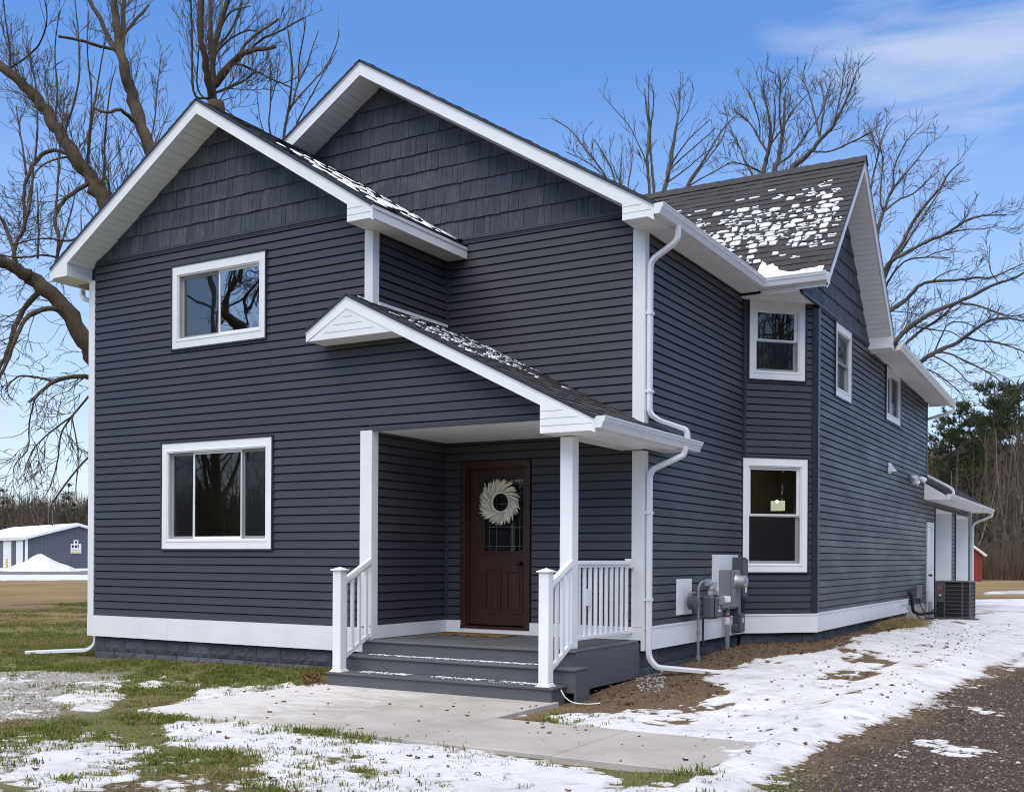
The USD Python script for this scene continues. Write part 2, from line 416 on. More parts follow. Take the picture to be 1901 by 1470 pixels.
def plank_mesh(F, g, zi, d_bot, d_top, hgt):
    mb = MB()
    for q in polys(g):
        q = shapely.segmentize(q, 1e9)
        v, f = tri2d(q)
        dd = lambda z: d_top + (d_bot - d_top) * (1 - (z - zi) / hgt)
        mb.add([F(a, dd(b), b) for a, b in v], f)
        c = list(q.exterior.coords)
        for (a, b), (e, h) in zip(c, c[1:]):
            if abs(b - zi) < 1e-6 and abs(h - zi) < 1e-6:      # the butt edge
                mb.quad(F(a, dd(b), b), F(a, 0.001, b + .004), F(e, 0.001, h + .004), F(e, dd(h), h))
    return mb


def sided_wall(F, poly, name="siding_wall", back=None, cover=None, far=False):
    """Sheathing with one clapboard per course. cover: what is never seen and is left out of the boards."""
    w = house.part(name, backing(F, poly if back is None else back), MAT["siding_back"])
    if cover is not None:
        poly = poly.difference(cover)
    rest = MB()
    s0, za, s1, zb = poly.bounds
    k0 = math.floor((za - Z0) / LAP + 1e-6)
    for k in range(k0, math.ceil((zb - Z0) / LAP)):
        zi = Z0 + k * LAP
        g = poly.intersection(sbox(s0 - 1, zi, s1 + 1, zi + LAP))
        for q in polys(g):
            q = q.intersection(sbox(s0 - 1, zi - .001, s1 + 1, zi + LAP - .0145))      # the reveal under the next board stays open
            if q.is_empty:
                continue
            mb = plank_mesh(F, q, zi, 0.0265, 0.012, LAP)
            if mb.empty():
                continue
            if far:
                rest.add(*mb.arrays())
            else:
                house.part("siding_board", mb, MAT["siding"], parent=w)
    if not rest.empty():
        house.part("siding_boards", rest, MAT["siding"], parent=w, kind="stuff")
    return w


def shake_wall(F, poly, zb, name="shake_gable", seed=1, exposure=0.24, avg=0.16):
    w = house.part(name, backing(F, poly), MAT["siding_back"])
    r = np.random.default_rng(seed)
    s0, za, s1, z1 = poly.bounds
    small = MB()
    k = 0
    while zb + k * exposure < z1:
        zi = zb + k * exposure
        s = s0 - r.uniform(0, .1)
        while s < s1:
            wd = avg * r.choice([.55, .75, .95, 1.15, 1.5]) * r.uniform(.9, 1.1)
            jb = r.uniform(-.006, .006) if k else 0.0
            g = poly.intersection(sbox(s + .0025, zi + jb, s + wd - .0025, zi + exposure + .008))
            s += wd
            if g.is_empty or g.area < .0008:
                continue
            db = 0.021 + r.uniform(-.003, .004)
            mb = MB()
            dt = 0.004
            dd = lambda z: dt + (db - dt) * (1 - (z - zi - jb) / exposure)
            for q in polys(g):
                v, f = tri2d(q); n = len(v)
                mb.add([F(a, dd(b), b) for a, b in v], f)
                c = list(q.exterior.coords)
                for (a, b), (e, h) in zip(c, c[1:]):
                    mb.quad(F(a, 0.001, b), F(e, 0.001, h), F(e, dd(h), h), F(a, dd(b), b))
            if mb.empty():
                continue
            if g.area < .008:
                small.add(*mb.arrays())
            else:
                house.part("shake", mb, MAT["shake"], parent=w)
        k += 1
    if not small.empty():
        house.part("shake_offcut", small, MAT["shake"], parent=w, kind="stuff")
    return w


def window(F, s0, s1, z0, z1, kind, depth=3.2, skew=0.0, cas=(.088, .108), room=True, J=True, screens=(), room_w=None):
    """Casing (the part) with jamb, sashes, panes and insect screens under it. s0..z1: outer edges of the white casing."""
    a, b = cas
    mb = MB()
    d = .034
    mb.fbox(F, s0, s0 + a, .003, d, z0, z1); mb.fbox(F, s1 - a, s1, .003, d, z0, z1)
    mb.fbox(F, s0 + a, s1 - a, .003, d, z1 - b, z1); mb.fbox(F, s0 + a, s1 - a, .003, d, z0, z0 + b)
    i0, i1, j0, j1 = s0 + a, s1 - a, z0 + b, z1 - b
    # inner stop bead, proud of the casing's inner edge
    e = .016
    for q in ((i0 - e, i0 + .004, j0 - e, j1 + e), (i1 - .004, i1 + e, j0 - e, j1 + e)):
        mb.fbox(F, q[0], q[1], d - .004, d + .006, q[2], q[3])
    mb.fbox(F, i0 + .004, i1 - .004, d - .004, d + .006, j1 - .004, j1 + e); mb.fbox(F, i0 + .004, i1 - .004, d - .004, d + .006, j0 - e, j0 + .004)
    # jamb lining going in
    t = .02
    mb.fbox(F, i0, i0 + t, -.11, d - .006, j0, j1); mb.fbox(F, i1 - t, i1, -.11, d - .006, j0, j1)
    mb.fbox(F, i0 + t, i1 - t, -.11, d - .006, j1 - t, j1); mb.fbox(F, i0 + t, i1 - t, -.11, d - .006, j0, j0 + t)
    w = house.part("window", mb, MAT["white"])
    if J:
        jm = MB(); k = .022
        jm.fbox(F, s0 - k, s0, .002, .043, z0 - k, z1 + k); jm.fbox(F, s1, s1 + k, .002, .043, z0 - k, z1 + k)
        jm.fbox(F, s0, s1, .002, .043, z1, z1 + k); jm.fbox(F, s0, s1, .002, .043, z0 - k, z0)
        house.part("channel_trim", jm, MAT["dark_trim"], parent=w)
    i0 += t; i1 -= t; j0 += t; j1 -= t

    def sash(p0, p1, q0, q1, dd, wv=.036, glass="glass", tilt=0.0):
        m = MB()
        m.fbox(F, p0, p0 + wv, dd - .02, dd, q0, q1); m.fbox(F, p1 - wv, p1, dd - .02, dd, q0, q1)
        m.fbox(F, p0 + wv, p1 - wv, dd - .02, dd, q1 - wv, q1); m.fbox(F, p0 + wv, p1 - wv, dd - .02, dd, q0, q0 + wv)
        house.part("sash", m, MAT["white"], parent=w)
        g = MB(); g.quad(F(p0 + wv, dd - .010 + tilt, q0 + wv), F(p1 - wv, dd - .010 - tilt, q0 + wv), F(p1 - wv, dd - .010 - tilt, q1 - wv), F(p0 + wv, dd - .010 + tilt, q1 - wv))
        house.part("pane", g, MAT[glass], parent=w)

    if kind == "slider2":
        m = (i0 + i1) / 2 - .02
        sash(i0, m + .03, j0, j1, -.035, .034, "coated_glass"); sash(m, i1, j0, j1, -.008, .026, "coated_glass", tilt=.003)
    elif kind == "slider3":
        wd = i1 - i0; m1, m2 = i0 + wd * .245, i0 + wd * .755
        sash(i0, m1 + .02, j0, j1, -.035, .034); sash(m1, m2, j0, j1, -.008, .030, tilt=.002); sash(m2 - .02, i1, j0, j1, -.035, .034)
    elif kind == "hung":
        m = (j0 + j1) / 2 + .0
        sash(i0, i1, m - .02, j1, -.012, .04); sash(i0, i1, j0, m + .025, -.042, .04)
    for (p, q, lo, hi) in screens:
        g = MB(); A, B = i0 + (i1 - i0) * p, i0 + (i1 - i0) * q; lo, hi = j0 + (j1 - j0) * lo, j0 + (j1 - j0) * hi
        g.quad(F(A, .002, lo), F(B, .002, lo), F(B, .002, hi), F(A, .002, hi))
        house.part("insect_screen", g, MAT["screen"], parent=w)
    if room:
        m = MB(); g = .35 if room_w is None else room_w
        a0, a1, b0, b1, dn, df = s0 - g, s1 + g, max(z0 - .55, .5), z1 + .16, -.101, -depth
        e0, e1 = a0 + skew * .6, a1 + skew
        m.quad(F(e0, df, b0), F(e1, df, b0), F(e1, df, b1), F(e0, df, b1))
        m.quad(F(a0, dn, b0), F(e0, df, b0), F(e0, df, b1), F(a0, dn, b1)); m.quad(F(a1, dn, b0), F(e1, df, b0), F(e1, df, b1), F(a1, dn, b1))
        m.quad(F(a0, dn, b0), F(a1, dn, b0), F(e1, df, b0), F(e0, df, b0)); m.quad(F(a0, dn, b1), F(a1, dn, b1), F(e1, df, b1), F(e0, df, b1))
        house.part("room", m, MAT["room"], parent=w)
    return w


def hole(s0, s1, z0, z1, a=.07):
    return sbox(s0 + a, z0 + a, s1 - a, z1 - a)


# --- wing wall facing the lawn (with the part that runs on above the porch opening)
W1 = (1.603, 3.22, 4.078, 5.143)
W2 = (1.428, 3.339, 1.483, 2.855)
pA = Polygon([(0, .30), (4.84, .30), (4.84, 2.87), (7.33, 2.87), (7.33, 2.93), (4.84, 4.20), (4.84, 5.37), (0, 5.37)])
hA = unary_union([hole(*W1), hole(*W2)])
outA = unary_union([sbox(W[0] - .02, W[2] - .02, W[1] + .02, W[3] + .02) for W in (W1, W2)])
visA = Polygon([(.085, Z0), (4.755, Z0), (4.755, 2.855), (7.33, 2.855), (7.33, 2.93), (4.84, 4.20), (4.755, 4.24), (4.755, 5.365), (.085, 5.365)]).difference(outA)
sided_wall(FA, visA, back=pA.difference(hA))
window(FA, *W1, "slider2", screens=[(0, .49, 0, 1)])
window(FA, *W2, "slider3", screens=[(0, .25, 0, 1), (.75, 1, 0, 1)])
# gable of the wing: shakes
A_PK, A_XC, A_SL = 7.04, 2.42, 0.632
uA = lambda x: A_PK - .20 - A_SL * abs(x - A_XC)
shake_wall(FA, Polygon([(.02, 5.425), (4.82, 5.425), (4.62, uA(4.62) + .02), (A_XC, uA(A_XC) + .02), (.22, uA(.22) + .02)]), 5.425, seed=11, avg=.138)
# side wall of the wing (faces the driveway): above the porch roof and inside the porch
sided_wall(FAS, Polygon([(.085, 4.20), (YB - .03, 4.20), (YB - .03, 5.17), (.085, 5.17)]), back=sbox(0, 4.0, YB, 5.2))
sided_wall(FAS, Polygon([(.085, .60), (YB - .03, .60), (YB - .03, 2.84), (.085, 2.84)]), back=sbox(0, .3, YB, 3.0))
# --- main front wall
DOOR = (5.09 - 4.84, 6.09 - 4.84, .52, 2.59)
doorhole = sbox(DOOR[0] + .02, DOOR[2], DOOR[1] - .02, DOOR[3] - .02)
sided_wall(FB, sbox(.03, 3.02, 2.645, 5.365), back=sbox(0, 2.84, 2.72, 5.38))
sided_wall(FB, sbox(.03, .60, 2.70, 2.84).difference(sbox(DOOR[0] - .02, 0, DOOR[1] + .02, DOOR[3] + .02)), back=sbox(0, .3, 2.72, 2.84).difference(doorhole))
B_PK, B_XC, B_SL = 7.82, 3.76, 0.607
uB = lambda x: B_PK - .20 - B_SL * abs(x - B_XC)
pB = Polygon([(x - 4.84, z) for x, z in ((2.2, 6.30), (3.1, 6.50), (4.84, 5.425), (7.54, 5.425), (7.36, uB(7.36) + .02), (B_XC, uB(B_XC) + .02), (2.2, uB(2.2) + .02))])
shake_wall(FB, pB, 5.425, seed=5, avg=.15)
# --- wall facing the driveway, up to the bay
sided_wall(FC, sbox(.02, .60, YC - YB - .02, 5.18), back=sbox(0, .3, YC - YB, 5.2))
# --- slanted bay wall
WB2 = (.095, .985, 3.978, 5.113)
WB1 = (-.012 + .005, 1.035, 1.20, 2.842)
visb = unary_union([sbox(W[0] - .02, W[2] - .02, W[1] + .02, W[3] + .02) for W in (WB1, WB2)])
sided_wall(F45, sbox(.05, .60, W45 - .085, 5.10).difference(visb), back=sbox(0, .3, W45, 5.12).difference(unary_union([hole(*WB1), hole(*WB2)])))
window(F45, *WB2, "hung", cas=(.092, .105), screens=[(0, 1, 0, .5)], room_w=-.02, depth=2.2)
window(F45, *WB1, "hung", cas=(.092, .105), screens=[(0, 1, 0, .5)], room_w=-.02, depth=2.6, skew=1.9)
# --- long side wall with the low garage behind
e = lambda y: y - YD
WD1 = (e(6.945), e(7.985), 3.92, 5.06)
WD2 = (e(10.72), e(12.05), 3.98, 4.965)
PD = (e(15.19), e(16.0), .14, 2.225)
G1 = (e(16.20), e(18.56), .10, 2.545)
G2 = (e(19.28), e(21.45), .10, 2.52)
holesD = unary_union([hole(*WD1), hole(*WD2)])
cutD = unary_union([sbox(W[0] - .02, W[2] - .02, W[1] + .02, W[3] + .02) for W in (WD1, WD2)])
top_rear = lambda y: 5.03 - .18 * (y - 9.9) / 5.25
pD = Polygon([(0.0, .6), (e(12.97), .6), (e(12.97), .47), (e(YE), .47), (e(YE), 4.86), (e(9.8), 5.04), (e(9.3), 5.06), (0, 5.06)])
sided_wall(FD, pD.intersection(sbox(.085, 0, e(YE) - .02, 9)).difference(cutD).difference(sbox(PD[0] - .05, 0, 99, 2.26)), back=pD.difference(holesD))
window(FD, *WD1, "hung", cas=(.075, .12), screens=[(0, 1, 0, 1)], depth=2.0)
window(FD, *WD2, "slider2", cas=(.075, .11), screens=[(.5, 1, 0, 1)], depth=2.0)
pG = sbox(e(YE) - .02, .47, e(YG), 2.70)
cutG = unary_union([sbox(PD[0] - .03, 0, PD[1] + .03, PD[3] + .03), sbox(G1[0] - .03, 0, G1[1] + .03, G1[3] + .03), sbox(G2[0] - .03, 0, G2[1] + .03, G2[3] + .03)])
sided_wall(FD, pG.difference(cutG).intersection(sbox(e(YE) + .0, 0, e(YG) - .05, 9)), back=sbox(e(YE), .1, e(YG), 2.75).difference(unary_union([sbox(*[G1[i] for i in (0, 2, 1, 3)]), sbox(*[G2[i] for i in (0, 2, 1, 3)])])), far=True)
D_PK, D_YC, D_SL = 7.58, 7.15, 1.03
uD = lambda y: D_PK - .24 - D_SL * abs(y - D_YC)
yl, yr = 5.04, 9.30
shake_wall(frame((XD + .012, YD), (0, 1), (1, 0)), Polygon([(e(yl), 5.12), (e(yr), 5.12), (e(yr), uD(yr) + .03), (e(D_YC), uD(D_YC) + .03), (e(yl), uD(yl) + .03)]), 5.12, seed=8, avg=.17)

# --- band mouldings where siding turns to shakes
mb = MB(); mb.fbox(FA, .0, 4.82, .002, .03, 5.37, 5.395); mb.fbox(FA, .0, 4.82, .002, .042, 5.395, 5.43)
house.part("band_moulding", mb, MAT["siding"])
mb = MB(); mb.fbox(FB, .25, 2.70, .002, .03, 5.37, 5.395); mb.fbox(FB, .25, 2.70, .002, .042, 5.395, 5.43)
house.part("band_moulding", mb, MAT["siding"])
mb = MB(); mb.fbox(FD, .0, e(9.9), .002, .035, 5.062, 5.085); mb.fbox(FD, -.9, e(9.9), .002, .05, 5.085, 5.118)
house.part("band_moulding", mb, MAT["siding"])


# --- corner posts
def corner(F1, s1a, s1b, F2, s2a, s2b, z0, z1, mat, d=.030, bead=True):
    mb = MB(); mb.fbox(F1, s1a, s1b, .001, d, z0, z1); mb.fbox(F2, s2a, s2b, .001, d + .0015, z0 + .0015, z1 - .0015)
    house.part("corner_post", mb, mat)


FAL = frame((0, 4), (0, -1), (-1, 0))
corner(FA, -.03, .088, FAL, 3.9, 3.999, .575, 5.17, MAT["white"])
corner(FA, 4.752, 4.87, FAS, .0, .088, 4.22, 5.165, MAT["white"])
corner(FA, 4.70, 4.87, FAS, .0, .088, .587, 2.85, MAT["white"])
corner(FB, 2.60, 2.75, FC, .0, .088, 2.95, 5.19, MAT["white"])
corner(FB, 2.60, 2.75, FC, .0, .088, .60, 2.63, MAT["white"])
mb = MB(); mb.fbox(FAS, YB - .04, YB - .001, .002, .032, .6, 2.84); mb.fbox(FAS, YB - .04, YB - .001, .002, .032, 4.3, 5.165)
mb.fbox(FB, .033, .045, .002, .034, .6, 2.84); mb.fbox(FB, .033, .045, .002, .034, 4.3, 5.365)
house.part("inside_corner_trim", mb, MAT["siding"])
mb = MB(); mb.fbox(FC, YC - YB - .045, YC - YB, .002, .03, .6, 5.17); mb.fbox(F45, .0, .05, .003, .03, .6, 5.1)
house.part("inside_corner_trim", mb, MAT["dark_trim"])
corner(F45, W45 - .09, W45 + .012, FD, -.02, .088, .605, 5.06, MAT["dark_trim"])
mb = MB(); mb.fbox(FD, e(YE) - .05, e(YE) + .01, .002, .03, 2.95, 4.85)
house.part("corner_post", mb, MAT["dark_trim"])
mb = MB(); mb.fbox(FD, e(YG) - .09, e(YG) + .015, .002, .03, .10, 2.69)
house.part("corner_post", mb, MAT["white"])

# --- white base boards
def base(F, s0, s1, z0, z1, d0=.0, d1=.034, cap=True):
    mb = MB(); mb.fbox(F, s0, s1, d0, d1, z0, z1)
    if cap:
        mb.fbox(F, s0, s1, d1, d1 + .008, z1 - .024, z1)
    house.part("base_board", mb, MAT["white"])


base(FA, -.034, 1.55, .29, .573, cap=False)
base(FA, 1.553, 4.80, .289, .573, cap=False)
base(FA, 4.80, 4.876, .44, .586, cap=False)
base(FAS, -.03, YB - .035, .445, .596, cap=False)
base(FB, .035, DOOR[0] - .0, .445, .596, cap=False); base(FB, DOOR[0], DOOR[1], .445, .516, d1=.036, cap=False); base(FB, DOOR[1], 2.75, .445, .596, cap=False)
base(FC, -.03, YC - YB - .012, .323, .597)
base(F45, -.012, W45 + .015, .323, .597)
base(FD, .015, e(12.97), .327, .607)
# --- foundation
def blocks(F, s0, s1, z0, z1, rows, wd, d=-.055, seed=0, rough=.022):
    r = np.random.default_rng(seed)
    holder = house.part("foundation", MB().fbox(F, s0, s1, d - .15, d - .012, z0, z1), MAT["block"])
    h = (z1 - z0) / rows
    for k in range(rows):
        s = s0 - (wd / 2 if k % 2 else 0.0)
        while s < s1 - .02:
            a, b = max(s, s0) + .004, min(s + wd, s1) - .004
            s += wd
            if b - a < .05:
                continue
            nu, nv = 9, 5
            V = []
            for j in range(nv):
                for i in range(nu):
                    u, w = i / (nu - 1), j / (nv - 1)
                    ed = min(u, 1 - u, w, 1 - w)
                    bulge = rough * (1 if ed > .01 else 0) * (.35 + r.uniform(0, .9)) if ed > .01 else 0
                    V.append(F(a + (b - a) * u, d + bulge, z0 + k * h + .004 + (h - .008) * w))
            Q = [[j * nu + i, j * nu + i + 1, (j + 1) * nu + i + 1, (j + 1) * nu + i] for j in range(nv - 1) for i in range(nu - 1)]
            mb = MB().add(V, Q)
            mb.fbox(F, a, b, d - .012, d - .0005, z0 + k * h + .004, z0 + (k + 1) * h - .004)
            house.part("block", mb, MAT["block"], parent=holder)


blocks(FA, 0.02, 4.84, -.115, .289, 2, .40, seed=1)
blocks(FC, -.0, YC - YB, -.08, .322, 2, .40, seed=2, rough=.008)
blocks(F45, .02, W45, -.08, .322, 2, .40, seed=3, rough=.008)
blocks(FD, .0, e(12.97), -.08, .326, 2, .40, seed=4, rough=.008)
mb = MB().fbox(FD, e(12.972), e(YG), -.2, .012, -.2, .466)
house.part("garage_footing", mb, MAT["slab"])

# --- closing walls and floors out of sight (rear, left side), so that no light comes through
mb = MB()
mb.box(.0, .1, .1, 15.1, -.1, 5.3); mb.box(.0, XD - .1, 15.0, 15.12, -.1, 4.8); mb.box(.1, XD - .2, .2, 14.9, 2.93, 3.02) if False else None
mb.box(2.0, XD - .12, YG - .1, YG, .1, 2.7); mb.box(2.0, 2.1, YE, YG, .1, 2.7)
house.part("rear_wall", mb, MAT["siding"])

# ------------------------------------------------------------------ roofs
def shingles(E0, E1, R0, R1, parent, seed=0, single_parts=False, exposure=.143, vis=None, snow=None):
    """Asphalt shingles on the plane eave E0-E1, ridge R0-R1: a metre long each, with tabs of two thicknesses."""
    E0, E1, R0, R1 = (np.asarray(q, float) for q in (E0, E1, R0, R1))
    r = np.random.default_rng(seed)
    ln = np.linalg.norm(R0 - E0); u = (R0 - E0) / ln; wd = np.linalg.norm(E1 - E0); a = (E1 - E0) / wd
    n = np.cross(a, u); n = n if n[2] > 0 else -n
    rows = int(math.ceil(ln / exposure)); whole = MB()
    for k in range(rows):
        t0, t1 = k * exposure, min((k + 1) * exposure + .012, ln)
        s = -r.uniform(0, 1.0)
        while s < wd:
            s_end = min(s + 1.0, wd); q = max(s, 0.0); mb = MB()
            while q < s_end - 1e-6:
                tw = min(r.uniform(.09, .26), s_end - q)
                if s_end - q - tw < .05:
                    tw = s_end - q
                thick = r.choice([.006, .012]); dz = .0015
                p0, p1 = q + .001, q + tw - .001
                B = lambda x, t, d: E0 + a * x + u * t + n * d
                j = r.uniform(-.004, .004)
                lo, hi = thick + .004, dz
                mb.add([B(p0, t0 + j, lo), B(p1, t0 + j, lo), B(p1, t1, hi + .002), B(p0, t1, hi + .002), B(p0, t0 + j, 0), B(p1, t0 + j, 0), B(p0, t1, 0), B(p1, t1, 0)],
                       [[0, 1, 2, 3], [4, 5, 1, 0], [5, 7, 2, 1], [4, 0, 3, 6]])
                if snow is not None:
                    snow(B, p0, p1, t0, t1, lo, k, rows, q / wd)
                q += tw
            s += 1.0
            if mb.empty():
                continue
            if single_parts and (vis is None or vis((max(s - 1, 0) + s_end) / 2)):
                house.part("shingle", mb, MAT["shingle"], parent=parent)
            else:
                whole.add(*mb.arrays())
    if not whole.empty():
        house.part("shingles", whole, MAT["shingle"], parent=parent, kind="stuff")


def deck_slab(E0, E1, R0, R1, th=.03):
    E0, E1, R0, R1 = (np.asarray(q, float) for q in (E0, E1, R0, R1))
    n = np.cross(E1 - E0, R0 - E0); n /= np.linalg.norm(n); n = n if n[2] > 0 else -n
    mb = MB(); mb.hexa([E0 - n * th, E1 - n * th, R1 - n * th, R0 - n * th, E0, E1, R1, R0])
    return mb


def roof(E0, E1, R0, R1, seed, **kw):
    p = house.part("roof", deck_slab(E0, E1, R0, R1), MAT["dark_trim"])
    shingles(E0, E1, R0, R1, p, seed, **kw)
    return p


yA, yBf = -.425, 1.10
roof((-.35, yA, A_PK - A_SL * 2.77), (-.35, 3.0, A_PK - A_SL * 2.77), (A_XC, yA, A_PK), (A_XC, 3.0, A_PK), 1)
roof((5.165, yA, A_PK - A_SL * 2.745), (5.165, 1.64, A_PK - A_SL * 2.745), (A_XC, yA, A_PK), (A_XC, 1.64, A_PK), 2)
roof((-.36, yBf, B_PK - B_SL * 4.12), (-.36, 15.5, B_PK - B_SL * 4.12), (B_XC, yBf, B_PK), (B_XC, 15.5, B_PK), 3)
roof((7.88, yBf, B_PK - B_SL * 4.12), (7.88, 9.6, B_PK - B_SL * 4.12), (B_XC, yBf, B_PK), (B_XC, 9.6, B_PK), 4)
roof((8.88, 9.42, 5.10), (8.88, 15.5, 4.83), (B_XC, 9.42, 7.86), (B_XC, 15.5, 7.80), 6)
# the cross gable over the bay, with what is left of the snow
snow_roof = MB(); _sr = np.random.default_rng(33)


def bay_snow(B, p0, p1, t0, t1, lo, k, rows, x):
    y = k / rows
    c = B((p0 + p1) / 2, (t0 + t1) / 2, 0)
    X = c[0]
    # thickest across the middle of the slope towards the gable end
    m = math.exp(-((y - .40 + .05 * (8.2 - X)) / .22) ** 2) * (.95 if X > 7.0 else .90 if X > 6.0 else .8)
    m *= .35 + 1.0 * float(meshkit.noise(np.array([[X * 1.7, t0 * 2.2, 3.3]]))[0])
    if X > 8.72 or X < 4.9 or y < .13 or y > .78:
        return
    def blob(sc, tc_, ws, wt, th):
        ring = []
        nn = 11
        ph = _sr.uniform(0, 6.28)
        for i in range(nn):
            g = i / nn * 2 * math.pi
            cx, cy = max(-1, min(1, 1.3 * math.cos(g))), max(-1, min(1, 1.3 * math.sin(g)))
            k_ = _sr.uniform(.72, 1.05)
            ring.append((sc + ws * cx * k_, tc_ + wt * cy * _sr.uniform(.7, 1.05)))
        V = [B(s_, t_, lo * .5) for s_, t_ in ring] + [B(sc + (s_ - sc) * .80, tc_ + (t_ - tc_) * .72, lo + th) for s_, t_ in ring] + [B(sc, tc_, lo + th * 1.15)]
        F = [[i, (i + 1) % nn, nn + (i + 1) % nn] for i in range(nn)] + [[i, nn + (i + 1) % nn, nn + i] for i in range(nn)] + [[nn + i, nn + (i + 1) % nn, 2 * nn] for i in range(nn)]
        snow_roof.add(V, F)

    u = _sr.uniform(); w_ = p1 - p0
    if u < m * .58:          # a tab mostly covered
        blob((p0 + p1) / 2 + w_ * _sr.normal(0, .05), t0 + .075 + _sr.normal(0, .008), w_ * _sr.uniform(.36, .55), .143 * _sr.uniform(.26, .48), _sr.uniform(.005, .011))
    elif u < m * 1.7 + .04:         # a few crumbs on it
        for _ in range(_sr.integers(2, 6)):
            blob(p0 + w_ * _sr.uniform(.1, .9), t0 + _sr.uniform(.02, .12), _sr.uniform(.012, .05), _sr.uniform(.006, .022), _sr.uniform(.003, .007))
    if _sr.uniform() < m * .9:      # caught along the butt of the tab above
        a, b = p0 + w_ * _sr.uniform(0, .3), p1 - w_ * _sr.uniform(0, .3)
        snow_roof.add([B(a, t1 - .032, lo * .5), B(b, t1 - .026, lo * .5), B(b, t1 - .010, lo + .004), B(a, t1 - .012, lo + .004)], [[0, 1, 2, 3]])


XDr = 8.83
E_L = 4.955
rb = roof((4.0, E_L, D_PK - D_SL * (D_YC - E_L)), (XDr, E_L, D_PK - D_SL * (D_YC - E_L)), (4.0, D_YC, D_PK), (XDr, D_YC, D_PK), 9, single_parts=True, vis=lambda x: x > .9, snow=bay_snow)
roof((4.0, 9.52, D_PK - D_SL * (9.52 - D_YC)), (XDr, 9.52, D_PK - D_SL * (9.52 - D_YC)), (4.0, D_YC, D_PK), (XDr, D_YC, D_PK), 10)
mb = MB()
for k in range(20):      # ridge caps
    x0 = 4.0 + k * .2455
    a, b = x0, min(x0 + .27, XDr + .012)
    if b - a < .03:
        continue
    za, zb_ = D_PK + .022, D_PK + .034
    for sgn in (-1, 1):
        mb.add([(a, D_YC, za), (b, D_YC, zb_), (b, D_YC + sgn * .14, zb_ - .14), (a, D_YC + sgn * .14, za - .14)], [[0, 1, 2, 3]])
house.part("ridge_cap", mb, MAT["shingle"])
# porch roof
P_PK, P_XC, P_SL, P_EX = 4.375, 4.73, .503, 7.865
zP = lambda x: P_PK - P_SL * (x - P_XC) if x > P_XC else P_PK - .60 * (P_XC - x)


def porch_snow(B, p0, p1, t0, t1, lo, k, rows, x):
    c = B((p0 + p1) / 2, (t0 + t1) / 2, 0)
    y = k / rows
    m = math.exp(-((y - .66) / .22) ** 2) * (.45 + .9 * float(meshkit.noise(np.array([[c[0] * 3, c[1] * 2.5, 1.3]]))[0]))
    if c[1] > -.22 and _sr.uniform() < m * .95:
        for _ in range(_sr.integers(1, 5)):
            sc, tc_, ws, wt = p0 + (p1 - p0) * _sr.uniform(.1, .9), t0 + _sr.uniform(.015, .125), _sr.uniform(.010, .055), _sr.uniform(.005, .020)
            V = [B(sc - ws, tc_ - wt, lo * .5), B(sc + ws, tc_ - wt * .8, lo * .5), B(sc + ws * .9, tc_ + wt, lo * .5), B(sc - ws * .8, tc_ + wt, lo * .5), B(sc - ws * .7, tc_ - wt * .6, lo + .006), B(sc + ws * .7, tc_ - wt * .5, lo + .006), B(sc + ws * .6, tc_ + wt * .6, lo + .005), B(sc - ws * .6, tc_ + wt * .6, lo + .005)]
            snow_roof.hexa(V)


roof((P_EX, -.345, zP(P_EX)), (P_EX, YB, zP(P_EX)), (P_XC, -.345, P_PK), (P_XC, YB, P_PK), 12, snow=porch_snow)
roof((P_EX, YB, zP(P_EX)), (P_EX, 2.18, zP(P_EX)), (7.60, YB, zP(7.60)), (7.60, 2.18, zP(7.60)), 13)
roof((4.125, -.345, zP(4.125)), (4.125, 0, zP(4.125)), (P_XC, -.345, P_PK), (P_XC, 0, P_PK), 14)
# low garage roof
GS = .63
zG = lambda x: 2.80 + GS * (8.89 - x)
roof((8.89, 14.80, zG(8.89)), (8.89, 22.42, zG(8.89)), (5.2, 14.80, zG(5.2)), (5.2, 22.42, zG(5.2)), 15)
# snow that slid onto the wing's and the bay's eaves
for (x0, x1, y0, y1, fx) in ():
    pass


def wing_snow():
    """The strip of snow along the lower right slope of the wing's roof."""
    r = np.random.default_rng(3)
    ex = lambda X: A_PK - A_SL * (X - A_XC)
    for k in range(200):
        X = r.uniform(3.3, 5.08); Y = r.uniform(-.30, 1.5)
        if r.uniform() > .35 + .65 * (X - 3.6) / 1.5:
            continue
        w, d = r.uniform(.012, .06), r.uniform(.02, .075)
        V = []
        for dz in (.004, .014):
            for (a, b) in ((-1, -1), (1, -1), (1, 1), (-1, 1)):
                s = 1 if dz < .01 else .75
                V.append((X + a * w * s, Y + b * d * s, ex(X + a * w * s) + dz + .012))
        snow_roof.hexa(V)


wing_snow()


def valley_snow():
    """The bank of snow lying in the bay's gutter and its inner corner."""
    r = np.random.default_rng(4); n = 60
    xs = np.linspace(7.80, 8.74, n)
    V, F = [], []
    for i, x in enumerate(xs):
        d = (x - 7.80) / .94
        wd = (.27 * math.exp(-(d / .30) ** 2) + .075 + .05 * math.exp(-((d - .95) / .25) ** 2)) * (1 + .5 * (float(meshkit.fbm(np.array([[x * 9, 2.0, 1.0]]), 3)[0]) - .5))
        h = .03 + .03 * math.exp(-(d / .3) ** 2)
        for t in (0, .25, .6, 1.0):
            y = E_L - .06 + (wd + .06) * t
            z = max(D_PK - D_SL * (D_YC - y), D_PK - D_SL * (D_YC - E_L) - .03)
            V.append((x, y, z + (h if 0 < t < 1 else h * .5 if t == 0 else .004)))
    for i in range(n - 1):
        for j in range(3):
            F.append([i * 4 + j, (i + 1) * 4 + j, (i + 1) * 4 + j + 1, i * 4 + j + 1])
    snow_roof.add(V, F)


valley_snow()


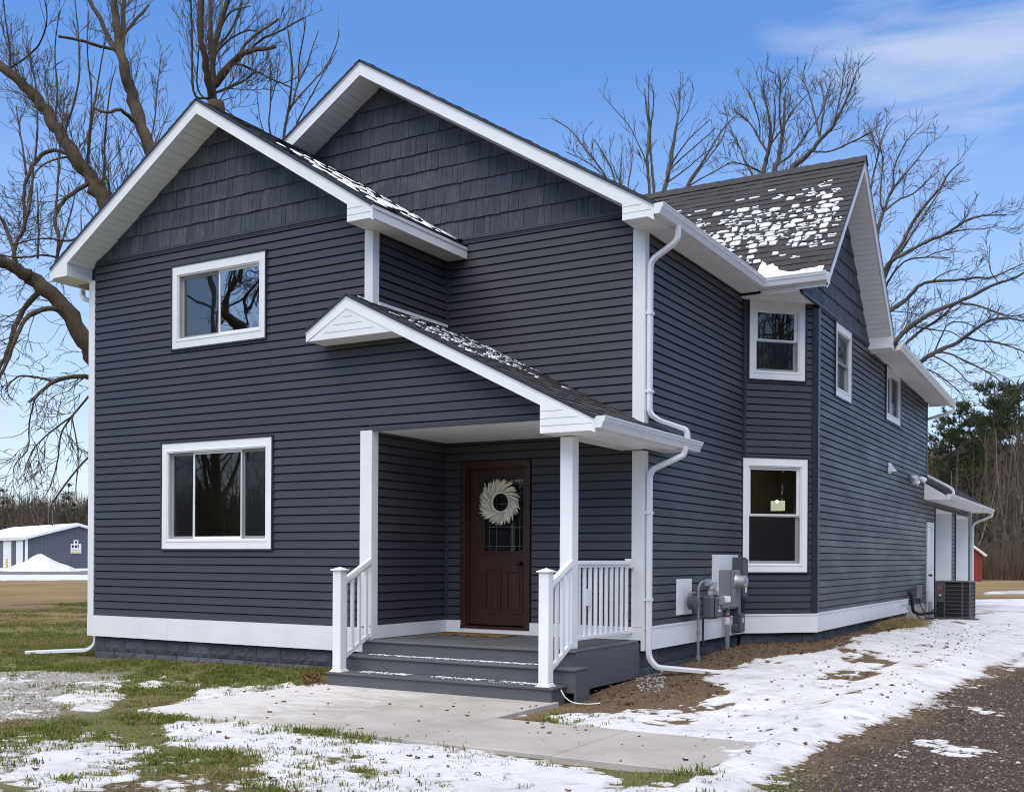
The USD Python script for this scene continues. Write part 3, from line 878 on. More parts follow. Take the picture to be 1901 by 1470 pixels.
# ------------------------------------------------------------------ fascias, returns, soffits, gutters
def rake_y(xs, pk, xc, sl, y0, y1, h, xl, xr, sl2=None):
    """The two rake boards of a gable that faces -y, with a drip edge."""
    for a, b in ((xl, xc), (xr, xc)):
        s = sl if a == xl or sl2 is None else sl2
        za = pk - s * abs(a - xc)
        mb = MB(); mb.prism([(a, y0, za), (b, y0, pk), (b, y0, pk - h), (a, y0, za - h)], (0, y1 - y0, 0))
        house.part("rake_board", mb, MAT["white"])
        mb = MB(); mb.prism([(a, y0 - .010, za + .004), (b, y0 - .010, pk + .004), (b, y0 - .010, pk - .036), (a, y0 - .010, za - .036)], (0, .0095, 0))
        house.part("drip_edge", mb, MAT["white_metal"])


rake_y(None, A_PK - .012, A_XC, A_SL, yA + .015, yA + .04, .172, -.34, 5.155)
rake_y(None, B_PK - .012, B_XC, B_SL, yBf + .015, yBf + .04, .185, 1.9, 7.87)


def panels(a, b, c, d, n, th=.012, gap=.004, mat="soffit"):
    """A soffit quad a-b-c-d cut into n panels along a->b (and d->c)."""
    a, b, c, d = (np.asarray(q, float) for q in (a, b, c, d))
    nr = np.cross(b - a, d - a); nr /= np.linalg.norm(nr); nr = nr if nr[2] > 0 else -nr
    w = np.linalg.norm(b - a)
    s = house.part("soffit", MB().hexa([a + nr * .012, b + nr * .012, c + nr * .012, d + nr * .012, a + nr * .03, b + nr * .03, c + nr * .03, d + nr * .03]), MAT["soffit"])
    for k in range(n):
        mb = MB()
        for j in range(3):     # three ribs a panel
            t0 = (k + j / 3) / n + gap / 2 / w * (2.2 if j == 0 else 1); t1 = (k + (j + 1) / 3) / n - gap / 2 / w
            p, q, r_, t = a + (b - a) * t0, a + (b - a) * t1, d + (c - d) * t1, d + (c - d) * t0
            mb.hexa([p, q, r_, t, p + nr * th, q + nr * th, r_ + nr * th, t + nr * th])
        house.part("soffit_panel", mb, MAT["soffit"], parent=s)


hA_, hB_ = .185, .20
zA_ = lambda x, d=0: A_PK - hA_ - A_SL * abs(x - A_XC) + d
zB_ = lambda x, d=0: B_PK - hB_ - B_SL * abs(x - B_XC) + d
# rake soffits of the wing
panels((.0, yA + .04, zA_(.0)), (A_XC, yA + .04, zA_(A_XC)), (A_XC, 0, zA_(A_XC)), (.0, 0, zA_(.0)), 9)
panels((4.80, yA + .04, zA_(4.80)), (A_XC, yA + .04, zA_(A_XC)), (A_XC, 0, zA_(A_XC)), (4.80, 0, zA_(4.80)), 9)
# rake soffits of the main gable
panels((2.2, yBf + .04, zB_(2.2)), (B_XC, yBf + .04, zB_(B_XC)), (B_XC, YB, zB_(B_XC)), (2.2, YB, zB_(2.2)), 6)
panels((7.48, yBf + .04, zB_(7.48)), (B_XC, yBf + .04, zB_(B_XC)), (B_XC, YB, zB_(B_XC)), (7.48, YB, zB_(7.48)), 13)


def clad_box(pts, off, lines, axis):
    """A white boxed return: solid with thin proud courses on its visible faces."""
    return house.part("eave_return", MB().prism(pts, off), MAT["white"])


# wing, left return: the box under the rake's foot
zl = lambda x: A_PK - .012 - A_SL * abs(x - A_XC) - .172
clad_box([(-.33, yA + .042, 5.155), (-.0, yA + .042, 5.155), (-.0, yA + .042, zl(0)), (-.33, yA + .042, zl(-.33) + .005)], (0, -yA - .045, 0), 2, 0)
mb = MB().box(-.0015 + .0, .003, yA + .045, -.034, 5.235, 5.2385); mb.box(-.0015, .003, yA + .045, -.034, 5.315, 5.3185)
mb.prism([(-.34, yA + .014, zl(-.34) + .003), (-.0, yA + .014, zl(0) + .003), (-.0, yA + .014, 5.157), (-.29, yA + .014, 5.157)], (0, .026, 0))
house.part("return_cladding", mb, MAT["white"])
mb = MB().box(-.33, -.02, .0, 4.0, 5.165, 5.18)
house.part("soffit", mb, MAT["plywood"], label="bare tan underside of the left eave")
mb = MB().box(-.35, -.33, yA + .04, 9.0, 5.13, 5.29)
house.part("eave_board", mb, MAT["white"])
# wing, right return and its long eave
zr = lambda x: A_PK - .012 - A_SL * abs(x - A_XC) - .172
house.part("eave_return", MB().prism([(4.795, yA + .014, 5.155), (5.130, yA + .014, 5.155), (5.130, yA + .014, zr(5.13) + .003), (4.795, yA + .014, zr(4.795) + .003)], (0, -yA - .02, 0)), MAT["white"])
mb = MB()
for zz in (5.235, 5.315):
    mb.box(4.797, 5.128 if zz < 5.25 else 5.02, yA + .012, yA + .0155, zz, zz + .003)
house.part("return_cladding", mb, MAT["dark_trim"]) if False else None
house.part("eave_board", MB().box(5.130, 5.152, yA + .014, 1.66, 5.155, A_PK - A_SL * (5.152 - A_XC) - .012), MAT["white"])
house.part("drip_edge", MB().box(5.152, 5.162, yA + .01, 1.66, A_PK - A_SL * (5.165 - A_XC) - .045, A_PK - A_SL * (5.165 - A_XC) + .002), MAT["white_metal"])
panels((5.130, .0, 5.160), (5.130, YB + .1, 5.160), (4.84, YB + .1, 5.160), (4.84, .0, 5.160), 7)
house.part("eave_return", MB().box(4.84, 5.13, 1.64, 1.66, 5.16, 5.30), MAT["white"])
# main gable, right return
zq = lambda x: B_PK - .012 - B_SL * abs(x - B_XC) - .185
house.part("eave_return", MB().prism([(7.487, yBf + .014, 5.175), (7.850, yBf + .014, 5.175), (7.850, yBf + .014, zq(7.85) + .003), (7.487, yBf + .014, zq(7.487) + .003)], (0, YB - yBf - .014, 0)), MAT["white"])
panels((7.85, yBf + .02, 5.168), (7.85, 4.99, 5.168), (7.565, 4.99, 5.168), (7.565, yBf + .02, 5.168), 13)
house.part("eave_board", MB().box(7.850, 7.870, yBf + .014, 4.94, 5.17, 5.31), MAT["white"])
# course lines on the returns (thin shadow gaps between the cladding strips)
def courses(x0, x1s, y, zs):
    mb = MB()
    for z, x1 in zip(zs, x1s):
        mb.box(x0, x1, y - .0012, y + .001, z, z + .004)
    house.part("cladding_joint", mb, MAT["gray_box"])


courses(4.797, (5.125, 5.02), yA + .014, (5.222, 5.300))
courses(7.489, (7.845, 7.72), yBf + .014, (5.245, 5.322))


def gutter(path, out, h=.115, w=.118, close=(True, True)):
    """A K-style gutter: its profile swept along a straight or mitred path. path: back top edge; out: outward direction at each point (scaled for mitres)."""
    prof = [(0, 0), (0, -h), (.066, -h), (.072, -h + .012), (.092, -.052), (.104, -.044), (.112, -.012), (w, -.012), (w, .002), (w - .010, .002), (w - .012, -.014), (.10, -.03), (.07, -h + .02), (.008, -h + .01), (.008, 0)]
    V, F, k = [], [], len(prof)
    for p, o in zip(path, out):
        V += [np.asarray(p, float) + np.asarray(o, float) * a + V3(0, 0, b) for a, b in prof]
    for i in range(len(path) - 1):
        for j in range(k):
            F.append([i * k + j, i * k + (j + 1) % k, (i + 1) * k + (j + 1) % k, (i + 1) * k + j])
    mb = MB().add(V, F)
    for i, do in ((0, close[0]), (len(path) - 1, close[1])):
        if do:      # end cap: the outer profile filled
            c = V[i * k:(i + 1) * k]
            mb.add([c[0], c[1], c[2], c[4], c[5], c[6], c[8]], [[0, 1, 2], [0, 2, 3], [0, 3, 4], [0, 4, 5], [0, 5, 6]])
    return house.part("gutter", mb, MAT["white_metal"])


gutter([(7.872, yBf + .01, 5.305), (7.872, 4.93, 5.305)], [(1, 0, 0), (1, -1, 0)], close=(True, False))
gutter([(7.872, 4.93, 5.3045), (8.815, 4.93, 5.3045)], [(1, -1, 0), (0, -1, 0)], close=(False, True))
# bay eave: board, small soffit, triangle under it
house.part("eave_board", MB().box(7.872, 8.80, 4.932, 4.95, 5.17, 5.31), MAT["white"])
mb = MB()
house.part("soffit", MB().prism([(7.56, 4.99, 5.112), (8.405, 4.99, 5.112), (8.405, 5.957, 5.112), (7.56, 5.112, 5.112)], (0, 0, .02)), MAT["soffit"])
mb = MB()
for k in range(6):      # ribs of the triangle
    y = 5.04 + k * .15
    x0 = max(7.60, 7.56 + (y + .14 - 5.112))
    if x0 < 8.36:
        mb.box(x0, 8.395, y, y + .143, 5.106, 5.1115)
house.part("soffit_panel", mb, MAT["soffit"])
panels((8.405, 4.95, 5.166), (8.80, 4.95, 5.166), (8.80, 5.06, 5.166), (8.405, 5.06, 5.166), 2)
panels((7.87, 4.95, 5.150), (8.405, 4.95, 5.150), (8.405, 5.04, 5.118), (7.87, 5.04, 5.118), 2)
# rakes of the bay gable (faces +x)
for ya in (E_L + .0, 9.50):
    za = D_PK - .014 - D_SL * abs(ya - D_YC); pk = D_PK - .014; hh = .20
    house.part("rake_board", MB().prism([(XDr - .04, ya, za), (XDr - .04, D_YC, pk), (XDr - .04, D_YC, pk - hh), (XDr - .04, ya, za - hh)], (.024, 0, 0)), MAT["white"])
    house.part("drip_edge", MB().prism([(XDr - .015, ya, za + .006), (XDr - .015, D_YC, pk + .006), (XDr - .015, D_YC, pk - .045), (XDr - .015, ya, za - .045)], (.010, 0, 0)), MAT["white_metal"])
zD_ = lambda y: D_PK - .225 - D_SL * abs(y - D_YC)
panels((XDr - .045, 9.32, zD_(9.32)), (XDr - .045, D_YC, zD_(D_YC)), (XD + .01, D_YC, zD_(D_YC)), (XD + .01, 9.32, zD_(9.32)), 11)
panels((XDr - .045, 5.06, zD_(5.06)), (XDr - .045, D_YC, zD_(D_YC)), (XD + .01, D_YC, zD_(D_YC)), (XD + .01, 5.06, zD_(5.06)), 11)
house.part("eave_return", MB().prism([(XDr - .02, 4.955, 5.172), (XDr - .02, 5.09, 5.172), (XDr - .02, 5.09, zD_(5.09) + .03), (XDr - .02, 4.955, zD_(4.955) + .03)], (-.42, 0, 0)), MAT["white"])
house.part("eave_return", MB().prism([(XDr - .02, 9.25, 5.01), (XDr - .02, 9.50, 4.99), (XDr - .02, 9.50, zD_(9.5) + .04), (XDr - .02, 9.25, zD_(9.25) + .04)], (-.42, 0, 0)), MAT["white"])
# rear eave
zs = lambda y: 5.03 - .035 * (y - 9.5)
panels((XDr + .0, 9.50, zs(9.5) - .04), (XDr + .0, 15.42, zs(15.42) - .05), (XD, 15.42, zs(15.42)), (XD, 9.50, zs(9.5)), 19)
house.part("eave_board", MB().hexa([(XDr, 9.5, zs(9.5) - .05), (XDr + .02, 9.5, zs(9.5) - .05), (XDr + .02, 15.42, zs(15.42) - .06), (XDr, 15.42, zs(15.42) - .06), (XDr, 9.5, 5.105), (XDr + .02, 9.5, 5.105), (XDr + .02, 15.42, 4.84), (XDr, 15.42, 4.84)]), MAT["white"])
gutter([(XDr + .021, 9.46, 5.11), (XDr + .021, 15.46, 4.845)], [(1, 0, 0), (1, 0, 0)])
house.part("eave_return", MB().box(XD + .0, XDr, 15.40, 15.43, zs(15.4) - .05, 5.0), MAT["white"])
# porch rake, white gable end and soffits
yP = -.345
zt = lambda x: zP(x) - .012
for a, b in ((4.135, P_XC), (P_EX - .012, P_XC)):
    hh = .155
    house.part("rake_board", MB().prism([(a, yP + .012, zt(a)), (b, yP + .012, zt(b)), (b, yP + .012, zt(b) - hh), (a, yP + .012, zt(a) - (hh if a > 5 else .125))], (0, .024, 0)), MAT["white"])
    house.part("drip_edge", MB().prism([(a, yP + .003, zt(a) + .004), (b, yP + .003, zt(b) + .004), (b, yP + .003, zt(b) - .032), (a, yP + .003, zt(a) - .032)], (0, .0088, 0)), MAT["white_metal"])
house.part("gable_panel", MB().prism([(4.165, yP + .018, 3.885), (5.40, yP + .018, 3.885), (P_XC, yP + .018, zt(P_XC) - .14)], (0, .02, 0)), MAT["white"])
for k, zz in enumerate((3.955, 4.035, 4.115)):
    hw0 = 4.165 + (zz - 3.885) / .60 + .12; hw1 = 5.40 - (zz - 3.885) / .503 - .14
    if hw1 > hw0:
        house.part("cladding_joint", MB().box(hw0, hw1, yP + .0165, yP + .019, zz, zz + .004), MAT["gray_box"])
house.part("eave_return", MB().box(4.160, 4.18, yP + .02, -.002, 3.885, 3.90), MAT["white"])
panels((4.16, yP + .03, 3.884), (5.36, yP + .03, 3.884), (5.36, .0, 3.884), (4.16, .0, 3.884), 4)
panels((5.36, yP + .036, zt(5.36) - .158), (7.30, yP + .036, zt(7.30) - .158), (7.30, .0, zt(7.30) - .158), (5.36, .0, zt(5.36) - .158), 7)
# left eave end of the little gable
house.part("eave_return", MB().prism([(4.150, yP + .014, 3.887), (4.150, yP + .014, zt(4.15) - .11), (4.150, -.002, zt(4.15) - .11), (4.150, -.002, 3.887)], (.01, 0, 0)), MAT["white"])
house.part("eave_return", MB().prism([(7.245, yP + .010, 2.655), (7.835, yP + .010, 2.655), (7.835, yP + .010, zt(7.835) - .01), (7.245, yP + .010, zt(7.245) - .01)], (0, .34, 0)), MAT["white"])
courses(7.247, (7.83, 7.68, 7.5), yP + .010, (2.725, 2.80, 2.875))
# porch beam, ceiling, side soffit, gutter
house.part("porch_beam", MB().box(7.30, 7.56, yP + .36, YB - .0, 2.64, 2.86), MAT["white"])
panels((4.84, .0, 2.842), (7.33, .0, 2.842), (7.33, YB, 2.842), (4.84, YB, 2.842), 8)
mb = MB().box(4.84, 7.33, -.02, .0, 2.835, 2.872)
house.part("porch_beam", mb, MAT["siding"])
panels((7.56, yP + .02, 2.652), (7.56, 2.15, 2.652), (7.85, 2.15, 2.652), (7.85, yP + .02, 2.652), 9)
house.part("eave_board", MB().box(7.843, 7.862, yP + .02, 2.16, 2.64, zP(7.862) - .02), MAT["white"])
house.part("eave_return", MB().prism([(7.60, 2.15, 2.652), (7.85, 2.15, 2.652), (7.85, 2.15, zP(7.85) - .03), (7.60, 2.15, zP(7.60) - .03)], (0, .02, 0)), MAT["white"])
gutter([(7.863, yP + .02, 2.795), (7.863, 2.42, 2.785)], [(1, 0, 0), (1, 0, 0)])
house.part("roof_flashing", MB().prism([(4.871, -.03, 4.315), (4.871, YB - .03, 4.315), (4.871, YB - .03, 4.352), (4.871, -.03, 4.352)], (.006, 0, 0)), MAT["white_metal"])
mb = MB().tube([(6.55, .55, 2.838), (6.55, .55, 2.832)], .095, 24); mb.tube([(6.55, .55, 2.832), (6.55, .55, 2.822)], [.095, .07], 24)
house.part("ceiling_light", mb, MAT["white"])
# garage eave
panels((8.87, 14.82, 2.68), (8.87, 22.38, 2.68), (XD, 22.38, 2.695), (XD, 14.82, 2.695), 20)
house.part("eave_board", MB().box(8.862, 8.88, 14.82, 22.38, 2.67, 2.79), MAT["white"])
gutter([(8.881, 14.80, 2.80), (8.881, 22.42, 2.77)], [(1, 0, 0), (1, 0, 0)])
house.part("eave_return", MB().prism([(XD + .02, 14.80, 2.69), (8.862, 14.80, 2.68), (8.862, 14.80, zG(8.862) - .03), (XD + .02, 14.80, zG(XD + .02) - .03)], (0, .03, 0)), MAT["white"])
house.part("eave_return", MB().prism([(XD + .02, 22.36, 2.69), (8.862, 22.36, 2.68), (8.862, 22.36, zG(8.862) - .03), (XD - 2.0, 22.36, zG(XD - 2.0) - .03), (XD - 2.0, 22.36, zG(XD - 2.0) - .25)], (0, .03, 0)), MAT["white"])

# ------------------------------------------------------------------ downspouts
def spout(pts, side, r=.09):
    house.part("downspout", rect_sweep(bend(pts, r), .078, .058, side), MAT["white_metal"], smooth=35)


spout([(7.93, 1.68, 5.20), (7.93, 1.68, 5.03), (7.625, 1.60, 4.82), (7.625, 1.60, 3.06), (7.70, 1.70, 2.985), (7.935, 1.98, 2.895), (7.935, 2.0, 2.78)], (0, 1, 0))
spout([(7.93, 1.92, 2.70), (7.93, 1.92, 2.60), (7.63, 1.60, 2.40), (7.63, 1.60, .24), (7.70, 1.66, .13), (8.36, 2.45, .02)], (0, 1, 0))
spout([(-.40, .15, 5.18), (-.40, .15, 5.02), (-.09, .15, 4.90), (-.065, .15, 4.8), (-.065, .15, .16), (-.16, .10, .07), (-1.0, -.28, .02)], (0, 1, 0))
spout([(8.94, 15.40, 4.78), (8.94, 15.40, 4.64), (8.30, 15.30, 4.46), (8.22, 15.28, 4.36), (8.22, 15.28, 3.46), (8.30, 15.28, 3.30), (8.88, 15.28, 2.97), (8.95, 15.28, 2.90), (8.95, 15.28, 2.78)], (0, 1, 0))
spout([(8.94, 22.30, 2.70), (8.94, 22.30, 2.60), (8.5, 22.2, 2.40), (8.46, 22.2, 2.3), (8.46, 22.2, .2)], (0, 1, 0))
mb = MB()
for z in (4.2, 3.3, 1.9, .9):
    mb.box(7.58, 7.662, 1.553, 1.648, z, z + .03)
house.part("strap", mb, MAT["white_metal"])

# ------------------------------------------------------------------ porch floor, steps, posts, rails
FL = .44
nb = 12
flo = house.part("porch_floor", MB().box(4.88, 7.50, -.05, YB - .04, .30, FL - .026), MAT["ac_dark"])
for k in range(nb):      # boards run along the front
    y0 = -.085 + k * .1375
    house.part("board", MB().rbox(4.79 if y0 < -.04 else 4.88, 7.535, y0, min(y0 + .133, YB - .036), FL - .025, FL, .004), MAT["deck"], parent=flo)
house.part("board", MB().rbox(4.79, 7.56, -.125, -.09, FL - .026, FL + .001, .006), MAT["deck"], parent=flo)
house.part("riser", MB().box(4.80, 7.53, -.10, -.075, .28, FL - .027), MAT["deck_side"])
house.part("skirt_board", MB().box(7.515, 7.545, -.098, YB - .03, .02, FL - .027), MAT["deck_side"])
# two steps
Z1, Z2, ZGR = .283, .118, -.06
st = house.part("step", MB().box(4.78, 7.66, -.36, -.102, .04, Z1 - .027), MAT["deck_side"])
house.part("board", MB().rbox(4.75, 7.69, -.385, -.25, Z1 - .026, Z1, .005), MAT["deck"], parent=st)
house.part("board", MB().rbox(4.75, 7.69, -.246, -.103, Z1 - .026, Z1, .005), MAT["deck"], parent=st)
house.part("side_board", MB().box(7.661, 7.683, -.36, -.05, ZGR - .05, Z1 - .03), MAT["deck_side"], parent=st)
st = house.part("step", MB().box(4.745, 7.56, -.645, -.362, ZGR - .05, Z2 - .027), MAT["deck_side"])
house.part("board", MB().rbox(4.72, 7.59, -.67, -.53, Z2 - .026, Z2, .005), MAT["deck"], parent=st)
house.part("board", MB().rbox(4.72, 7.59, -.526, -.363, Z2 - .026, Z2, .005), MAT["deck"], parent=st)
# posts
def post(name, x, y, z0, z1, w, cap=False):
    p = house.part(name, MB().rbox(x - w / 2, x + w / 2, y - w / 2, y + w / 2, z0, z1, .006), MAT["white"])
    mb = MB()
    if cap:
        mb.rbox(x - w * .68, x + w * .68, y - w * .68, y + w * .68, z1, z1 + .018, .004)
        h = w * .56
        mb.add([(x - h, y - h, z1 + .018), (x + h, y - h, z1 + .018), (x + h, y + h, z1 + .018), (x - h, y + h, z1 + .018), (x, y, z1 + .045)], [[0, 1, 4], [1, 2, 4], [2, 3, 4], [3, 0, 4]])
        house.part("cap", mb, MAT["white"], parent=p)
        mb = MB(); mb.rbox(x - w * .70, x + w * .70, y - w * .70, y + w * .70, z0, z0 + .014, .004); mb.rbox(x - w * .60, x + w * .60, y - w * .60, y + w * .60, z0 + .014, z0 + .032, .008)
        house.part("base_trim", mb, MAT["white"], parent=p)
    return p


post("porch_post", 7.395, .035, FL + .002, 2.645, .145)
NW, NY = .112, -.595
nl = post("newel_post", 4.868, NY, Z2, 1.235, NW, True)
nr = post("newel_post", 7.468, NY, Z2, 1.245, NW, True)


def slant_rail(x, y0, z0, y1, z1, w, h, name, parent):
    mb = MB(); mb.hexa([(x - w / 2, y0, z0), (x + w / 2, y0, z0), (x + w / 2, y1, z1), (x - w / 2, y1, z1), (x - w * .42, y0, z0 + h), (x + w * .42, y0, z0 + h), (x + w * .42, y1, z1 + h), (x - w * .42, y1, z1 + h)])
    return house.part(name, mb, MAT["white"], parent=parent)


for x, yw in ((4.868 - .02, -.03), (7.468 - .01, -.04)):
    h_ = house.holder("stair_railing")
    ya, yb = NY + NW / 2, yw
    za, zb = 1.075, 1.318
    slant_rail(x, ya, za, yb, zb, .062, .055, "top_rail", h_)
    slant_rail(x, ya, za - .028, yb, zb - .028, .036, .0275, "top_rail", h_)
    slant_rail(x, ya, .225, yb, .475, .042, .05, "bottom_rail", h_)
    slope = (zb - za) / (yb - ya)
    for k in range(4):
        y = ya + (yb - ya) * (k + .55) / 4.1
        house.part("baluster", MB().box(x - .016, x + .016, y - .016, y + .016, .26 + slope * (y - ya), za - .03 + slope * (y - ya)), MAT["white"], parent=h_)
h_ = house.holder("porch_railing")
xr, ya, yb = 7.435, .108, YB - .032
house.part("top_rail", MB().rbox(xr - .034, xr + .034, ya, yb, 1.315, 1.362, .008), MAT["white"], parent=h_)
house.part("top_rail", MB().rbox(xr - .02, xr + .02, ya, yb, 1.288, 1.3145, .004), MAT["white"], parent=h_)
house.part("bottom_rail", MB().rbox(xr - .022, xr + .022, ya, yb, .525, .565, .004), MAT["white"], parent=h_)
house.part("bracket", MB().rbox(xr - .04, xr + .04, yb - .09, yb, 1.275, 1.385, .004), MAT["white"], parent=h_)
house.part("bracket", MB().rbox(xr + .016, xr + .026, .31, .43, .88, 1.06, .003), MAT["white"], parent=h_)
n = 10
for k in range(n):
    y = ya + .075 + k * (yb - ya - .20) / (n - 1)
    house.part("baluster", MB().rbox(xr - .016, xr + .016, y - .017, y + .017, .565, 1.289, .003), MAT["white"], parent=h_)

# ------------------------------------------------------------------ front door
s0, s1, z0, z1 = DOOR
fr = MB(); t = .075
fr.fbox(FB, s0, s0 + t, .002, .036, z0, z1); fr.fbox(FB, s1 - t, s1, .002, .036, z0, z1); fr.fbox(FB, s0 + t, s1 - t, .002, .036, z1 - t, z1)
fr.fbox(FB, s0 + t - .01, s0 + t + .02, -.12, .001, z0, z1 - t); fr.fbox(FB, s1 - t - .02, s1 - t + .01, -.12, .001, z0, z1 - t); fr.fbox(FB, s0 + t, s1 - t, -.12, .001, z1 - t - .02, z1 - t + .01)
door = house.part("front_door", fr, MAT["door"])
a, b, c, d = s0 + t + .02, s1 - t - .02, z0 + .03, z1 - t - .022
g0, g1, h0, h1 = 5.405 - 4.84, 5.955 - 4.84, 1.47, 2.36
dd = -.045
sl = MB()
for q in ((a, g0, c, d), (g1, b, c, d), (g0, g1, h1, d), (g0, g1, c, h0)):
    sl.fbox(FB, q[0], q[1], dd - .04, dd, q[2], q[3])
for q in ((g0 + .0, g0 + .235), (g1 - .235, g1)):      # raised lower panels
    for (u0, u1, v0, v1) in ((q[0], q[0] + .022, .70, 1.24), (q[1] - .022, q[1], .70, 1.24), (q[0] + .022, q[1] - .022, .70, .722), (q[0] + .022, q[1] - .022, 1.218, 1.24)):
        sl.fbox(FB, u0, u1, dd - .002, dd + .016, v0, v1)
    sl.fbox(FB, q[0] + .045, q[1] - .045, dd - .002, dd + .012, .745, 1.195)
lf = .028
sl.fbox(FB, g0 - lf, g0, dd, dd + .014, h0 - lf, h1 + lf); sl.fbox(FB, g1, g1 + lf, dd, dd + .014, h0 - lf, h1 + lf); sl.fbox(FB, g0, g1, dd, dd + .014, h1, h1 + lf); sl.fbox(FB, g0, g1, dd, dd + .014, h0 - lf, h0)
house.part("door_leaf", sl, MAT["door"], parent=door)
g = MB().quad(FB(g0, dd - .015, h0), FB(g1, dd - .015, h0), FB(g1, dd - .015, h1), FB(g0, dd - .015, h1))
house.part("pane", g, MAT["glass"], parent=door)
cm = MB()
for x in (g0 + .055, g1 - .055, g1 - .16, g0 + .16):
    cm.fbox(FB, x - .003, x + .003, dd - .014, dd - .008, h0, h1)
for z in (h0 + .06, h1 - .06, h0 + .30, h1 - .3):
    cm.fbox(FB, g0, g1, dd - .014, dd - .0075, z - .003, z + .003)
house.part("leading", cm, MAT["came"], parent=door)
hd = MB(); p = FB(b - .07, dd + .0, 1.32); hd.tube([p, p + V3(0, -.05, 0)], [.03, .02], 12); hd.sphere(p + V3(0, -.07, 0), .03)
house.part("handle", hd, MAT["brass"], parent=door, smooth=40)
house.part("deadbolt", MB().tube([FB(b - .07, dd, 1.47), FB(b - .07, dd + .02, 1.47)], .026, 12), MAT["brass"], parent=door, smooth=40)
house.part("threshold", MB().fbox(FB, s0, s1, -.1, .045, z0 - .02, z0 + .012), MAT["door"], parent=door)
m = MB(); a0, a1, dn, df = s0 - .2, s1 + .3, -.13, -2.4
m.quad(FB(a0, df, .45), FB(a1, df, .45), FB(a1, df, 2.8), FB(a0, df, 2.8)); m.quad(FB(a0, dn, .45), FB(a0, df, .45), FB(a0, df, 2.8), FB(a0, dn, 2.8)); m.quad(FB(a1, dn, .45), FB(a1, df, .45), FB(a1, df, 2.8), FB(a1, dn, 2.8))
m.quad(FB(a0, dn, 2.8), FB(a1, dn, 2.8), FB(a1, df, 2.8), FB(a0, df, 2.8)); m.quad(FB(a0, dn, .45), FB(a1, dn, .45), FB(a1, df, .45), FB(a0, df, .45))
house.part("room", m, MAT["room"], parent=door)

# ------------------------------------------------------------------ side door and garage doors
p = house.part("side_door", MB().fbox(FD, PD[0], PD[0] + .10, .0, .035, PD[2], PD[3]).fbox(FD, PD[1] - .10, PD[1], .0, .035, PD[2], PD[3]).fbox(FD, PD[0] + .1, PD[1] - .1, .0, .035, PD[3] - .1, PD[3]), MAT["white"])
house.part("door_leaf", MB().fbox(FD, PD[0] + .1, PD[1] - .1, -.04, .008, PD[2], PD[3] - .1), MAT["white_metal"], parent=p)
q = FD(PD[0] + .17, .01, 1.05)
house.part("handle", MB().tube([q, q + V3(.06, 0, 0)], .02, 8).sphere(q + V3(.07, 0, 0), .03, 1), MAT["brass"], parent=p)
for G in (G1, G2):
    dp = -.42
    fr = MB().fbox(FD, G[0], G[0] + .03, dp, .035, G[2], G[3]).fbox(FD, G[1] - .03, G[1], dp, .035, G[2], G[3]).fbox(FD, G[0] + .03, G[1] - .03, dp, .035, G[3] - .03, G[3])
    k_ = .025
    p = house.part("garage_door", fr, MAT["white"])
    house.part("channel_trim", MB().fbox(FD, G[0] - k_, G[0], .0, .04, G[2], G[3] + k_).fbox(FD, G[1], G[1] + k_, .0, .04, G[2], G[3] + k_).fbox(FD, G[0], G[1], .0, .04, G[3], G[3] + k_), MAT["dark_trim"], parent=p)
    n = 5; h = (G[3] - .03 - G[2]) / n
    for k in range(n):
        house.part("door_panel", MB().fbox(FD, G[0] + .031, G[1] - .031, dp - .02, dp + .02, G[2] + k * h + .003, G[2] + (k + 1) * h - .003), MAT["white_metal"], parent=p)

# ------------------------------------------------------------------ fittings on the side wall (vents, taps, floodlight)
y = 11.10
mb = MB(); mb.fbox(FD, e(y) - .10, e(y) + .10, .01, .03, 3.0, 3.20)
mb.prism([FD(e(y) - .09, .03, 3.19), FD(e(y) + .09, .03, 3.19), FD(e(y) + .09, .03, 3.02), FD(e(y) - .09, .03, 3.02)], (.02, 0, 0))
mb.add([FD(e(y) - .085, .03, 3.18), FD(e(y) + .085, .03, 3.18), FD(e(y) + .085, .15, 3.03), FD(e(y) - .085, .15, 3.03), FD(e(y) - .085, .03, 3.03), FD(e(y) + .085, .03, 3.03)], [[0, 1, 2], [0, 2, 3], [0, 3, 4], [1, 5, 2]])
house.part("vent_hood", mb, MAT["white"])
mb = MB().fbox(FD, e(13.2) - .07, e(13.2) + .07, .01, .05, 2.97, 3.12)
house.part("light_base", mb, MAT["gray_box"])
p0 = FD(e(13.2), .05, 3.05)
lamp = MB()
for dx, dy in ((.04, -.22), (.14, .55)):
    c = p0 + V3(dx * .7, dy * .55, .02); t_ = V3(.55, -.25 if dy < 0 else .5, -.35); t_ /= np.linalg.norm(t_)
    lamp.tube([c, c + t_ * .04, c + t_ * .13], [.03, .05, .065], 14)
    lamp.tube([p0, c], .015, 6)
lamp.tube([p0 + V3(0, .1, -.05), p0 + V3(.10, .16, -.10)], [.05, .06], 10)
house.part("floodlight", lamp, MAT["white_metal"], smooth=40)
mb = MB().tube([FD(e(12.2), .03, .50), FD(e(12.2), .14, .50)], .016, 8); mb.tube([FD(e(12.2), .14, .50), FD(e(12.2), .16, .42)], .018, 8); mb.tube([FD(e(12.2) - .04, .15, .535), FD(e(12.2) + .04, .15, .535)], .012, 6)
house.part("water_tap", mb, MAT["galv"])
mb = MB().fbox(FD, e(14.05) - .10, e(14.05) + .10, .012, .10, .58, .86)
house.part("disconnect_box", mb, MAT["gray_box"])
single("roof_snow", snow_roof, MAT["clean_snow"], "thin leftover snow caught on the shingles and in the gutter of the house", "snow", kind="stuff")

